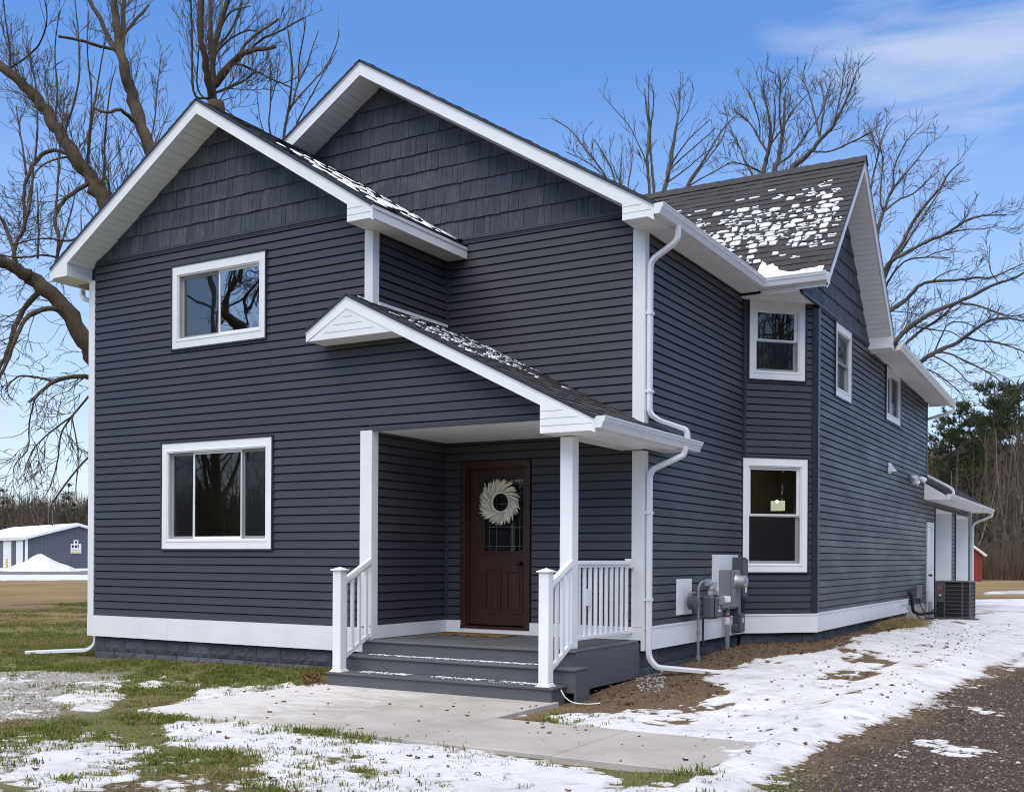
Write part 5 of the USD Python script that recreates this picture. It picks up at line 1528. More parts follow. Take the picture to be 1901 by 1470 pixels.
def leaf_mesh(seed):
    r = np.random.default_rng(seed); n = 7
    a = np.linspace(0, 2 * np.pi, 12, endpoint=False); rad = .5 + .5 * np.abs(np.sin(a * 2.5 + seed)) * .55
    V = np.stack([np.cos(a) * rad, np.sin(a) * rad * .7, .18 * np.sin(a * 2 + seed) + .1 * r.normal(size=12)], 1) * .035
    V = np.vstack([V, [0, 0, .004]]); F = [[i, (i + 1) % 12, 12] for i in range(12)]
    return V, np.array(F)


lv = [(*leaf_mesh(i), MAT["leaf"], False) for i in range(4)]


def scatter_poly(P, n, r, z=.012):
    b = P.bounds; out = []
    while len(out) < n:
        q = r.uniform((b[0], b[1]), (b[2], b[3]), (n * 3, 2))
        out += [tuple(p) for p in q[shapely.contains_xy(P, q[:, 0], q[:, 1])]]
    p = np.array(out[:n]); return np.column_stack([p, gh(p[:, 0], p[:, 1]) + z])


pts = [scatter_poly(DIRT, 2600, r), scatter_poly(px_poly([(560, 1262), (575, 1235), (606, 1228), (608, 1275), (570, 1282)]), 200, r, .02), scatter_poly(px_poly([(280, 1205), (610, 1245), (600, 1270), (300, 1240)]), 160, r), scatter_poly(px_poly([(270, 1305), (310, 1300), (330, 1330), (280, 1330)]), 40, r), scatter_poly(px_poly([(0, 1250), (600, 1290), (1100, 1480), (0, 1480)]), 130, r, .03)]
sl = np.column_stack([r.uniform(4.7, 10, 30), r.uniform(-3.1, -.7, 30)]); sl = sl[on_slab(sl[:, 0], sl[:, 1], -.02)]
pts.append(np.column_stack([sl, np.full(len(sl), SLAB_Z + .006)]))
sn_l = scatter_poly(px_poly([(1340, 1300), (1700, 1180), (1850, 1160), (1700, 1310), (1450, 1460), (1100, 1460)]), 90, r); sn_l[:, 2] += np.maximum(snow_here(sn_l[:, 0], sn_l[:, 1]), 0)
pts.append(sn_l)
pts = np.vstack(pts)
instancer("dead_leaf_litter", lv, pts, r.uniform(0, 6.28, len(pts)), r.uniform(.45, 1.15, len(pts)), r.integers(0, 4, len(pts)), "brown dead leaves scattered along the foundation and over lawn and walk", "leaves", r.normal(0, .35, len(pts)))


def stone_mesh(seed):
    m = trimesh.creation.icosphere(1, 1.0); r = np.random.default_rng(seed)
    v = m.vertices * np.array([1, .8, .6]) * (1 + .22 * r.normal(size=(len(m.vertices), 1)))
    return v, m.faces


sts = [(*stone_mesh(i), MAT["stone_m"], False) for i in range(4)]
N = 52000
x, y = r.uniform(9.9, 13.4, N), r.uniform(-4.5, 5.0, N) ** 1
y = -4.5 + 9.5 * r.uniform(size=N) ** 1.5
pr = sst(x + (fb(x, y, .9, 4, 3) - .5) * 1.1, drive_edge(y) - .35, drive_edge(y) + .2) * (snow_here(x, y) < .006)
keep = r.uniform(size=N) < pr; x, y = x[keep], y[keep]
instancer("gravel", sts, np.stack([x, y, gh(x, y) + .002], 1), r.uniform(0, 6.28, len(x)), np.exp(r.normal(-5.15, .45, len(x))), r.integers(0, 4, len(x)), "brown crushed gravel of the driveway", "gravel")
p1, p2 = scatter_poly(STONE, 5200, r, .0), scatter_poly(STONE2, 1500, r, .0)
p3 = scatter_poly(px_poly([(1180, 1265), (1215, 1240), (1240, 1262), (1225, 1285), (1185, 1285)], .05), 420, r, .004)
pp = np.vstack([p1, p2, p3])
instancer("gravel", [(v, f, MAT["pale_stone"], s) for v, f, _, s in sts], pp, r.uniform(0, 6.28, len(pp)), np.exp(r.normal(-4.75, .35, len(pp))), r.integers(0, 4, len(pp)), "pale crushed stone on the lawn's corner and beside the porch skirt", "gravel")
# clods on snow and pebbles on the walk
c1 = scatter_poly(px_poly([(1340, 1290), (1500, 1230), (1700, 1180), (1880, 1150), (1860, 1200), (1700, 1310), (1500, 1400), (1250, 1465), (1020, 1345)]), 420, r, .0); c1[:, 2] += np.maximum(snow_here(c1[:, 0], c1[:, 1]), 0)
c2 = np.column_stack([r.uniform(6.6, 10, 60), r.uniform(-3.1, -1.0, 60)]); c2 = c2[on_slab(c2[:, 0], c2[:, 1], -.03)]
c2 = np.column_stack([c2, np.full(len(c2), SLAB_Z + .002)])
cc = np.vstack([c1, c2])
instancer("soil_crumbs", [(v, f, MAT["black_rubber"] if 0 else MAT["stone_m"], s) for v, f, _, s in sts], cc, r.uniform(0, 6.28, len(cc)), np.exp(r.normal(-4.9, .55, len(cc))), r.integers(0, 4, len(cc)), "dark crumbs of soil strewn over snow and concrete", "soil")
# mounds of straw and leaves at the foot of the long wall
for (mx, my, w, l, hgt, lab) in ((8.75, 10.6, .45, 1.5, .10, "low heap of straw and leaves against the long side wall"),):
    u = r.normal(size=(1500, 2)) * .42
    X = mx + u[:, 0] * w; Y = my + u[:, 1] * l
    Z = gh(X, Y) + hgt * np.exp(-(u ** 2).sum(1) * 2.2) * r.uniform(.3, 1, 1500)
    wh = np.where(r.uniform(size=1500) < .5, r.integers(0, 2, 1500), r.integers(2, 6, 1500))
    instancer("straw_heap", [(*tuft(60 + i, 9, .09, .09), MAT["straw"], False) for i in range(2)] + lv, np.stack([X, Y, Z], 1), r.uniform(0, 6.28, 1500), r.uniform(.6, 1.2, 1500), wh, lab, "straw", r.normal(0, .6, 1500))
# dry snow blown along the backs of the treads
mb = MB(); r = np.random.default_rng(61)
for (xa, xb, ya, yb, zt_) in ((4.95, 7.2, -.23, -.108, Z1 + .0005), (5.0, 7.3, -.55, -.375, Z2 + .0005)):
    for k in range(480):
        cx, cy = r.uniform(xa, xb), yb - abs(r.normal(0, .45)) * (yb - ya)
        if cy < ya or fb(np.array([cx]), np.array([cy]), 2.2, 2, 9)[0] < .36:
            continue
        a = np.linspace(0, 2 * np.pi, 7, endpoint=False); rr = r.uniform(.003, .014) * r.uniform(.6, 1.2, 7)
        V = np.column_stack([cx + np.cos(a) * rr * 1.9, cy + np.sin(a) * rr * .55, np.full(7, zt_)]); V = np.vstack([V, [cx, cy, zt_ + .003]])
        mb.add(V, [[i, (i + 1) % 7, 7] for i in range(7)])
single("step_snow", mb, MAT["clean_snow"], "dusting of dry snow along the backs of the porch treads", "snow", kind="stuff")

# ================================================================== trees
def bark(name, cols, sc=30.0):
    return M(name, {"g": ("geometry", {}), "mp": ("mapping", {"scale": (1, 1, .22)}), "n": ("noise_texture", {"scale": sc, "detail": 6.0, "roughness": 0.7}), "n2": ("noise_texture", {"scale": 2.0, "detail": 3.0}), "ad": ("mix_float", {"fac": 0.35}),
                    "r": ("rgb_ramp", {"ramp": cols}), "b": ("bump", {"strength": 0.9, "distance": 0.03}), "p": ("principled_bsdf", {"roughness": 0.9, "specular_ior_level": 0.2})},
             [("g.position", "mp.vector"), ("mp.vector", "n.vector"), ("g.position", "n2.vector"), ("n.fac", "ad.a"), ("n2.fac", "ad.b"), ("ad.result", "r.fac"), ("r.color", "p.base_color"), ("n.fac", "b.height"), ("b.normal", "p.normal")])


MAT["bark"] = bark("bark", [(.3, (.036, .027, .018)), (.5, (.088, .066, .044)), (.68, (.155, .12, .082))])
MAT["twig"] = plain("twig", (.080, .066, .052), .85, .2, 3.0)
MAT["bark_grey"] = bark("bark_grey", [(.3, (.055, .048, .042)), (.5, (.105, .092, .08)), (.7, (.165, .145, .125))])
MAT["twig_brown"] = plain("twig_brown", (.088, .060, .040), .9, .25, 2.0)
MAT["wood_mass"] = plain("wood_mass", (.105, .072, .047), .95, .4, .35)
MAT["bark_pale"] = bark("bark_pale", [(.3, (.14, .11, .085)), (.5, (.25, .205, .16)), (.7, (.36, .31, .25))], 14.0)
MAT["dry_leaf"] = leafy("hanging_leaf", [(0, (.035, .026, .018)), (.6, (.06, .042, .026)), (1, (.09, .06, .035))], .1)


class Tree:
    def __init__(self, seed):
        self.r = np.random.default_rng(seed); self.big, self.fine, self.leaf = MB(), MB(), MB(); self.count = 0; self.limbs = []

    def add(self, p, rad, sides=None):
        rad = np.broadcast_to(np.asarray(rad, float), (len(p),)); m = rad.max()
        if m > .05:
            v, f = tube(p, rad, sides or (14 if m > .12 else 9)); k_ = len(v)
            n_ = 14 if m > .12 else 9
            c = np.repeat(np.asarray(p), n_, 0); q = (meshkit.fbm(v[:len(c)] * np.array([7, 7, 2.6]), 3, 3) - .5) * .42
            v[:len(c)] = c + (v[:len(c)] - c) * (1 + q[:, None])
            self.big.add(v, f); return
        (self.big if m > .022 else self.fine).tube(p, rad, sides or (12 if m > .12 else 7 if m > .04 else 5 if m > .015 else 3), cap=m > .02)

    def wander(self, p0, d, ln, n, curl, up):
        r = self.r; pts = [np.asarray(p0, float)]; d = d / np.linalg.norm(d)
        for k in range(n):
            d = d + r.normal(0, curl, 3) + V3(0, 0, up) ; d /= np.linalg.norm(d); pts.append(pts[-1] + d * ln / n)
        return np.array(pts)

    def sprout(self, pts, rad, level, dens, ln, up, ang=(.4, .95), t0=.12, maxlevel=2, flat=None, rmin=.0045, leaves=0.0):
        """Side shoots along a branch, and theirs in turn."""
        r = self.r; pts = np.asarray(pts, float); seg = np.linalg.norm(np.diff(pts, axis=0), axis=1); L_ = seg.sum(); cum = np.r_[0, np.cumsum(seg)]
        rad = np.broadcast_to(np.asarray(rad, float), (len(pts),))
        n = r.poisson(dens * L_)
        for k in range(n):
            t = (t0 + (1 - t0) * r.uniform() ** .8) * L_
            i = min(np.searchsorted(cum, t) - 1, len(seg) - 1); i = max(i, 0); w = (t - cum[i]) / max(seg[i], 1e-9)
            p = pts[i] * (1 - w) + pts[i + 1] * w; tg = (pts[i + 1] - pts[i]) / max(seg[i], 1e-9); rr = rad[i] * (1 - w) + rad[i + 1] * w
            a = r.uniform(*ang); q = np.cross(tg, r.normal(size=3)); q /= np.linalg.norm(q)
            if flat is not None:
                q = q - flat * (q @ flat) * .45; q /= np.linalg.norm(q)
            d = tg * math.cos(a) + q * math.sin(a) + V3(0, 0, up)
            l = ln * r.uniform(.45, 1.2) * (1 - .45 * t / L_)
            r0 = max(min(rr * .5, .0095 * l ** .8 + .003), rmin); ns = 4 if level < maxlevel else 3
            b = self.wander(p, d, l, ns + 1, .19, up * .16)
            br = np.linspace(r0, max(r0 * .35, rmin * .8), len(b))
            self.add(b, br); self.count += 1
            if level < maxlevel and self.count < 40000:
                self.sprout(b, br, level + 1, dens * .74, ln * .55, up, ang, .15, maxlevel, flat, rmin, leaves)
            elif leaves:
                for _ in range(r.poisson(leaves)):
                    c = b[r.integers(1, len(b))] + r.normal(0, .02, 3); s = r.uniform(.02, .05); u, v = r.normal(size=3), r.normal(size=3)
                    u *= s / np.linalg.norm(u); v *= s / np.linalg.norm(v)
                    self.leaf.add([c, c + u, c + u + v, c + v], [[0, 1, 2, 3]])

    def emit(self, name, label, base, mats=("bark", "twig"), group=None, cat="tree"):
        t = Thing(name, label, cat, base, group)
        if not self.big.empty():
            t.part("trunk", self.big, MAT[mats[0]], smooth=True)
        if not self.fine.empty():
            t.part("crown", self.fine, MAT[mats[1]])
        if not self.leaf.empty():
            t.part("leaves", self.leaf, MAT["dry_leaf"], kind="stuff")
        return t


def smooth_path(p, k=3):
    """Rounds a traced path by cutting its corners."""
    p = np.asarray(p, float)
    for _ in range(2):
        q = [p[0]]
        for a, b in zip(p, p[1:]):
            q += [a * .75 + b * .25, a * .25 + b * .75]
        q.append(p[-1]); p = np.array(q)
    return p


def traced(tree, px, d0, r0, r1, drift=0.0, **kw):
    """A limb from its course in the photograph: depth runs from d0 to d0 + drift; r0, r1: radii in photo pixels."""
    n = len(px); px = np.asarray(px, float)
    dd = d0 + drift * np.linspace(0, 1, n) + (tree.r.normal(0, .12, n) if n > 2 else 0)
    if tree.limbs:      # a limb springs from the middle of the one it meets in the picture
        A = np.vstack(tree.limbs); q = A - CAM; dz = q @ FW; ix = CX + FOCAL_PX * (q @ RX) / dz; iy = CY - FOCAL_PX * (q @ UP) / dz
        k = int(np.argmin((ix - px[0, 0]) ** 2 + (iy - px[0, 1]) ** 2))
        if (ix[k] - px[0, 0]) ** 2 + (iy[k] - px[0, 1]) ** 2 < 30 ** 2:
            px = px.copy(); px[0] = (ix[k], iy[k]); dd = dd + (dz[k] - dd[0]) * np.linspace(1, .3, n)
    p = smooth_path(np.array([at_depth(x, y, d) for (x, y), d in zip(px, dd)]))
    tree.limbs.append(p)
    rad = np.linspace(r0, r1, len(p)) * d0 / FOCAL_PX * .88
    # bumps and kinks
    p[1:-1] += tree.r.normal(0, .15, (len(p) - 2, 3)) * rad[1:-1, None]
    tree.add(p, rad * (1 + tree.r.normal(0, .05, len(p))))
    if kw:
        tree.sprout(p, rad, **kw)
    return p, rad


G0 = -.06
# ---- the old spreading tree behind the house's left end
D = 30.0
t = Tree(101)
foot = at_depth(345, 1000, D + 1); foot[2] = G0
tr = smooth_path([foot + V3(0, 0, -.2), foot + V3(.05, 0, 1.2), at_depth(340, 860, D + .6)])
t.add(tr, np.linspace(.62, .5, len(tr)))
up = dict(level=0, dens=5.0, ln=2.0, up=.38, maxlevel=2, rmin=.0075, ang=(.3, .8))
dn = dict(level=0, dens=5.0, ln=1.6, up=-.10, maxlevel=2, rmin=.0075)
traced(t, [(342, 880), (280, 790), (225, 715), (168, 655), (135, 590), (100, 548), (62, 518), (30, 495), (-12, 480), (-80, 470)], D, 25, 9, -2, **{**dn, "dens": 3.6})
traced(t, [(118, 578), (82, 572), (48, 588), (28, 628), (10, 682), (-15, 720)], D - 1, 6.5, 2.5, -2, **dn)
traced(t, [(60, 545), (37, 580), (22, 624), (14, 655), (0, 680), (-20, 720)], D - 1, 6, 3, -1, **dn)
traced(t, [(260, 720), (200, 702), (168, 699), (130, 699), (95, 709), (70, 733), (54, 746)], D, 7, 2.2, -3, **dn)
traced(t, [(95, 706), (50, 696), (28, 700), (10, 722)], D - 2, 3, 1.2, -1, **dn)
traced(t, [(165, 735), (128, 780), (111, 805), (108, 858), (92, 905)], D - 1, 2.6, 1, -2, **dn)
traced(t, [(112, 760), (96, 800), (62, 830), (45, 872)], D - 1, 2.2, .9, -2, **dn)
traced(t, [(60, 735), (52, 790), (55, 835), (28, 858), (24, 880)], D - 1, 2.0, .8, -1, **dn)
traced(t, [(175, 838), (145, 868), (120, 900), (98, 932)], D - 2, 3.0, 1.6, -1, **{**dn, "dens": .8})
traced(t, [(150, 780), (148, 850), (140, 900), (142, 930)], D - 2, 1.8, 1, -1, **{**dn, "dens": .8})
traced(t, [(342, 880), (318, 700), (275, 545), (230, 440), (200, 385), (183, 355), (165, 325), (140, 292), (115, 255), (80, 200), (50, 165), (0, 120), (-60, 85)], D + .5, 22, 8, 1, **{**up, "dens": 5.5, "ln": 2.4})
traced(t, [(130, 290), (95, 275), (66, 297), (50, 330), (44, 352), (46, 410), (44, 432), (26, 452), (24, 490)], D, 4.5, 3, -1, **{**up, "ln": 1.1})
traced(t, [(150, 344), (126, 364), (110, 384), (99, 407), (110, 443), (106, 478)], D - .5, 5, 3.2, -1, **dn)
traced(t, [(130, 300), (100, 296), (75, 308), (60, 330), (50, 380), (42, 430)], D - .5, 2.5, 1.2, -1, **{**up, "ln": 1.0})
traced(t, [(35, 500), (24, 460), (10, 420), (-5, 395)], D - 1, 4.5, 3, 0, **{**up, "ln": 1.0})
traced(t, [(24, 500), (28, 452), (44, 425), (60, 360), (62, 300)], D - 1, 4, 2, 0, **{**up, "ln": 1.0})
for px in ([(28, 128), (19, 91), (11, 41), (5, -5)], [(30, 125), (59, 100), (78, 76), (89, 34), (82, -5)], [(138, 246), (148, 160), (147, 78), (138, -5)], [(188, 362), (194, 260), (203, 166), (216, 122)], [(160, 320), (165, 250), (172, 180), (160, 90), (165, 20)], [(100, 235), (108, 170), (100, 100), (110, 20)], [(66, 300), (70, 220), (66, 150), (52, 90)], [(104, 400), (108, 330), (112, 250), (120, 190)], [(45, 330), (40, 260), (30, 200)], [(150, 330), (168, 240), (182, 150), (196, 70)], [(120, 470), (128, 410), (140, 360)], [(70, 480), (72, 400), (68, 340)], [(150, 500), (152, 440), (150, 395)]):
    traced(t, px, D + t.r.uniform(-1.5, 1.5), 2.9, .9, t.r.uniform(-.5, 1), **{**up, "ln": 1.15, "dens": 3.2})
traced(t, [(345, 900), (335, 640), (310, 420), (275, 270), (262, 235), (245, 180), (232, 130), (222, 95), (218, 60), (212, 0), (208, -60)], D + 1, 17, 6, 1, **{**up, "dens": 2.6})
traced(t, [(219, 101), (205, 80), (185, 30), (170, 13), (155, -30)], D + 1.5, 5.5, 4, 1, **{**up, "dens": 3.4})
traced(t, [(225, 97), (231, 45), (228, -20)], D + 1.5, 5.5, 4.5, 1, **{**up, "dens": 3.4})
traced(t, [(232, 60), (255, 35), (276, 9)], D + 1, 4, 2.6, 1, **{**up, "dens": 2.6})
traced(t, [(216, 99), (180, 85), (150, 75), (108, 68)], D + 1, 3.8, 2.4, -1)
traced(t, [(252, 248), (238, 215), (225, 204), (213, 203), (198, 212), (170, 199)], D + .5, 4.8, 2.4, -1)
traced(t, [(272, 275), (288, 225), (292, 160), (300, 100)], D + 1, 2.0, 1.0, 1, **{**up, "ln": .8})
traced(t, [(150, 500), (90, 470), (40, 480), (-20, 470)], D - 1.5, 3, 1.5, -1, **{**dn, "dens": 3.0, "ln": .9, "up": .1})
traced(t, [(180, 440), (130, 450), (80, 440), (20, 455)], D - 1.2, 3, 1.2, -1, **{**dn, "dens": 3.0, "ln": .9, "up": .1})
t.emit("bare_tree", "massive old bare tree whose drooping limbs fill the sky left of the house", foot)

# ---- the upright one behind the wing's peak
D = 27.0
t = Tree(102)
foot = at_depth(402, 1000, D); foot[2] = G0
tr = smooth_path([foot, at_depth(404, 700, D), at_depth(402, 420, D), at_depth(401, 190, D)])
t.add(tr, np.linspace(.36, .21, len(tr)))
u2 = dict(level=0, dens=4.5, ln=1.35, up=.6, maxlevel=2, rmin=.007)
for px, a, b in (([(396, 195), (387, 159), (379, 102), (371, 63), (375, -10)], 8.5, 6), ([(400, 190), (393, 114), (403, 61), (428, -10)], 7, 5), ([(402, 180), (393, 120), (388, 60), (392, -10)], 5, 4), ([(405, 160), (428, 120), (448, 100), (471, 94), (513, 88)], 9, 3), ([(444, 100), (454, 82), (483, 59), (518, 36)], 4, 2.5), ([(466, 92), (479, 75), (518, 59), (564, 34)], 3, 1.6),
                 ([(430, 124), (448, 120), (471, 131), (513, 151), (540, 163)], 3.2, 1.3), ([(409, 177), (434, 159), (454, 151), (471, 135), (485, 135)], 3.2, 1.6), ([(395, 102), (416, 80), (436, 67), (462, 55), (480, 61)], 2.8, 1.6), ([(400, 95), (430, 60), (450, 0)], 3, 2), ([(405, 70), (425, 20), (465, 12)], 2.4, 1.2), ([(390, 185), (356, 184), (357, 102), (354, -10)], 2.6, 1.8), ([(395, 190), (365, 175), (366, 120), (372, 60)], 2.2, 1.2), ([(397, 195), (410, 187), (434, 181)], 1.6, .8), ([(398, 200), (415, 200), (432, 214)], 1.6, .8), ([(455, 150), (458, 158), (470, 160)], 1.6, .8)):
    traced(t, px, D, a, b, t.r.uniform(-1.2, 1.2), **u2)
t.emit("bare_tree", "upright bare tree with a cut-back crown rising behind the wing's gable peak", foot)

# ---- the slender one that still has leaves
D = 29.0
t = Tree(103)
foot = at_depth(520, 1000, D); foot[2] = G0
for px, a, b in (([(518, 700), (521, 400), (524, 261), (536, 204), (544, 139), (538, 82), (534, 55)], 4, 1.2), ([(540, 215), (544, 192), (552, 155), (569, 127), (577, 96), (591, 57)], 2.4, 1), ([(538, 215), (548, 188), (585, 147), (605, 127), (626, 82), (629, 58)], 2.2, 1), ([(550, 150), (554, 114), (564, 69), (567, 33)], 1.8, .9), ([(530, 300), (546, 239), (566, 200), (599, 139), (625, 95)], 2.2, .9), ([(520, 330), (497, 245), (503, 184), (503, 122), (495, 96)], 2.2, 1), ([(503, 190), (514, 150), (520, 100)], 1.5, .8), ([(515, 330), (485, 240), (478, 190)], 1.5, .7)):
    traced(t, px, D, a, b, t.r.uniform(-1, 1), level=0, dens=3.0, ln=.7, up=.6, maxlevel=2, rmin=.0065, ang=(.3, .7), leaves=.35)
tr = np.array([foot, at_depth(518, 700, D)]); t.add(tr, [.09, .06])
t.emit("bare_tree", "slender young tree with a few clinging dark leaves between the two gable peaks", foot)


def back_tree(seed, D, base_px, limbs, label, kw, ups=None, r_trunk=.22, drift=1.5):
    t = Tree(seed)
    foot = at_depth(base_px[0], 1000, D); foot[2] = G0
    top = at_depth(base_px[0], base_px[1], D)
    tr = smooth_path([foot, foot * .5 + top * .5 + V3(.1, .05, 0), top]); t.add(tr, np.linspace(r_trunk, r_trunk * .7, len(tr)))
    for px, a, b in limbs:
        px = list(px)
        if px[0][1] > 300 or base_px[1] < px[0][1]:
            pass
        traced(t, px, D, a, b, t.r.uniform(-drift, drift), **kw)
    t.emit("bare_tree", label, foot, ("bark_grey", "twig"))


kw = dict(level=0, dens=4.6, ln=1.35, up=.34, maxlevel=2, rmin=.008, ang=(.3, .8))
back_tree(104, 34, (1150, 560), [([(1150, 560), (1140, 400), (1128, 330), (1105, 300), (1080, 270), (1060, 240), (1024, 220)], 3, .8), ([(1150, 560), (1148, 400), (1140, 320), (1120, 285), (1102, 258)], 3, .9), ([(1150, 560), (1152, 345), (1152, 300), (1157, 272)], 2.4, .8), ([(1152, 560), (1165, 345), (1172, 310), (1174, 288)], 2.2, .8), ([(1128, 330), (1090, 300), (1050, 282)], 1.6, .7), ([(1140, 400), (1100, 335), (1060, 315)], 1.8, .8)], "low bushy bare tree just over the main roof's right slope", {**kw, "dens": 3.4, "ln": 1.0})
back_tree(105, 36, (1212, 700), [([(1210, 700), (1207, 366), (1201, 307), (1203, 268), (1206, 228), (1199, 205), (1197, 165)], 4, 1.1), ([(1213, 700), (1215, 366), (1211, 317), (1207, 278), (1207, 232), (1213, 209), (1213, 168)], 3.5, 1.1), ([(1203, 330), (1199, 297), (1183, 264), (1168, 232), (1142, 205), (1120, 179)], 1.7, .6), ([(1207, 240), (1203, 190), (1206, 140)], 1.2, .6)], "narrow bare tree with twin stems left of the cross gable", {**kw, "dens": 2.4, "ln": .95, "up": .55})
back_tree(106, 37, (1235, 700), [([(1228, 700), (1230, 368), (1239, 327), (1249, 278), (1256, 228), (1261, 207), (1262, 165)], 6, 1.2), ([(1237, 330), (1245, 307), (1262, 280), (1282, 254), (1318, 222)], 2.2, .8), ([(1236, 340), (1241, 317), (1270, 289), (1300, 264), (1329, 238)], 2.2, .8), ([(1234, 700), (1268, 362), (1284, 329), (1308, 297), (1329, 260), (1345, 235), (1367, 213)], 4, .9), ([(1272, 357), (1296, 335), (1329, 317), (1362, 300)], 2, .8), ([(1240, 340), (1280, 310), (1303, 288), (1340, 262)], 1.8, .7), ([(1258, 215), (1250, 185), (1244, 172)], 1.2, .6), ([(1256, 240), (1275, 212), (1281, 190)], 1.2, .6), ([(1275, 350), (1310, 300), (1345, 255), (1352, 210)], 1.8, .7)], "bare tree with fanned right-hand boughs above the snowy roof's lower corner", {**kw, "dens": 2.4, "ln": 1.05})
back_tree(107, 38, (1440, 700), [([(1430, 700), (1417, 331), (1419, 306), (1427, 280), (1431, 255), (1429, 221), (1419, 181), (1417, 156)], 6, 1.2), ([(1440, 700), (1433, 326), (1445, 297), (1448, 277), (1453, 246), (1456, 221), (1456, 181)], 6.5, 1.6), ([(1445, 700), (1463, 319), (1487, 297), (1509, 280), (1523, 256), (1545, 239), (1555, 219), (1575, 178), (1589, 139)], 7, 1), ([(1523, 256), (1516, 226), (1502, 173), (1490, 149)], 2.4, .9), ([(1524, 251), (1531, 198), (1530, 181), (1521, 147)], 2.2, .9), ([(1448, 310), (1470, 290), (1492, 255), (1516, 226), (1531, 195), (1541, 165)], 2.4, .9), ([(1431, 268), (1453, 239), (1470, 207), (1501, 173)], 2.2, .9), ([(1426, 280), (1411, 263), (1402, 243), (1390, 226), (1373, 212)], 2.8, 1), ([(1440, 700), (1404, 333), (1382, 302), (1375, 273), (1356, 246)], 3, .9), ([(1419, 319), (1395, 311), (1371, 302), (1350, 304)], 2.2, .9), ([(1448, 260), (1446, 195), (1450, 161), (1446, 139)], 2.4, .9), ([(1505, 284), (1538, 283), (1564, 273), (1589, 260), (1622, 245)], 2.4, 1), ([(1427, 290), (1436, 250), (1440, 205), (1436, 175)], 2.2, .9), ([(1545, 240), (1556, 200), (1563, 160), (1566, 128)], 1.8, .7), ([(1411, 263), (1410, 225), (1398, 190), (1385, 165)], 1.8, .7), ([(1375, 273), (1362, 262), (1350, 270)], 1.4, .7)], "densest bare crown, standing above the snowy roof's ridge", {**kw, "dens": 4.4, "ln": 1.35})
kwr = {**kw, "dens": 4.0, "ln": 1.35, "up": .12}
C0 = (1560, 760)
L8 = [([C0, (1610, 540), (1629, 425), (1641, 390), (1655, 353), (1682, 321), (1702, 298), (1725, 266)], 5, .9), ([(1641, 392), (1633, 374), (1637, 323), (1639, 294), (1633, 268), (1623, 237)], 2.3, .8), ([(1655, 351), (1658, 313), (1672, 282), (1682, 262), (1704, 239)], 2, .8), ([(1641, 394), (1668, 370), (1694, 362), (1719, 339), (1743, 317)], 2.4, .8), ([(1600, 560), (1615, 364), (1621, 323), (1635, 272), (1641, 241), (1656, 221)], 2.6, .8),
      ([C0, (1651, 486), (1674, 455), (1694, 411), (1723, 374), (1749, 347), (1760, 321), (1786, 300)], 5, 1), ([(1655, 482), (1672, 468), (1694, 433), (1723, 388), (1749, 349)], 3, 1.2), ([C0, (1640, 498), (1661, 480), (1690, 464), (1723, 447), (1758, 435), (1794, 409), (1823, 400), (1868, 399)], 5.5, 1), ([(1758, 435), (1794, 425), (1823, 427), (1853, 418)], 2, .8), ([C0, (1632, 560), (1646, 527), (1664, 499), (1683, 481), (1722, 477), (1763, 479)], 3.4, .9), ([(1722, 477), (1745, 466), (1772, 462)], 1.6, .8),
      ([C0, (1630, 590), (1654, 575), (1672, 564), (1690, 549), (1707, 529), (1731, 521), (1781, 521), (1812, 514), (1838, 518), (1898, 490)], 5.5, 1.2), ([(1728, 522), (1745, 510), (1778, 499)], 2, .9), ([C0, (1630, 668), (1664, 632), (1685, 610), (1727, 581), (1772, 564), (1816, 544), (1851, 525), (1877, 520), (1910, 500)], 6.5, 1.6), ([(1781, 564), (1816, 566), (1857, 584), (1881, 588), (1910, 580)], 2.6, 1.1), ([(1640, 690), (1677, 642), (1705, 616), (1751, 588), (1772, 564)], 4, 2), ([C0, (1660, 720), (1705, 675), (1731, 655), (1755, 647), (1790, 629), (1814, 608), (1840, 592), (1870, 590), (1910, 598)], 6, 1.4), ([(1790, 629), (1812, 632), (1855, 636), (1910, 656)], 2.6, 1.2), ([(1733, 653), (1759, 653), (1816, 682), (1842, 695), (1872, 721)], 2.4, .9), ([(1729, 666), (1755, 671), (1781, 690), (1794, 708), (1822, 723)], 1.9, .8), ([(1680, 690), (1711, 682), (1733, 690), (1759, 708), (1787, 732)], 2.2, .8), ([(1733, 653), (1751, 616), (1759, 601), (1777, 596), (1807, 603), (1846, 636)], 1.9, .8), ([(1690, 610), (1742, 614), (1764, 614), (1785, 628)], 1.8, .8), ([(1851, 525), (1838, 505), (1835, 480)], 1.4, .7), ([(1690, 549), (1685, 580), (1683, 606)], 1.6, 1), ([(1660, 596), (1690, 580), (1712, 590)], 1.4, .7)]
back_tree(108, 36, C0, L8, "wide bare tree whose arching boughs reach right over the rear eave", kwr, r_trunk=.34, drift=1.0)


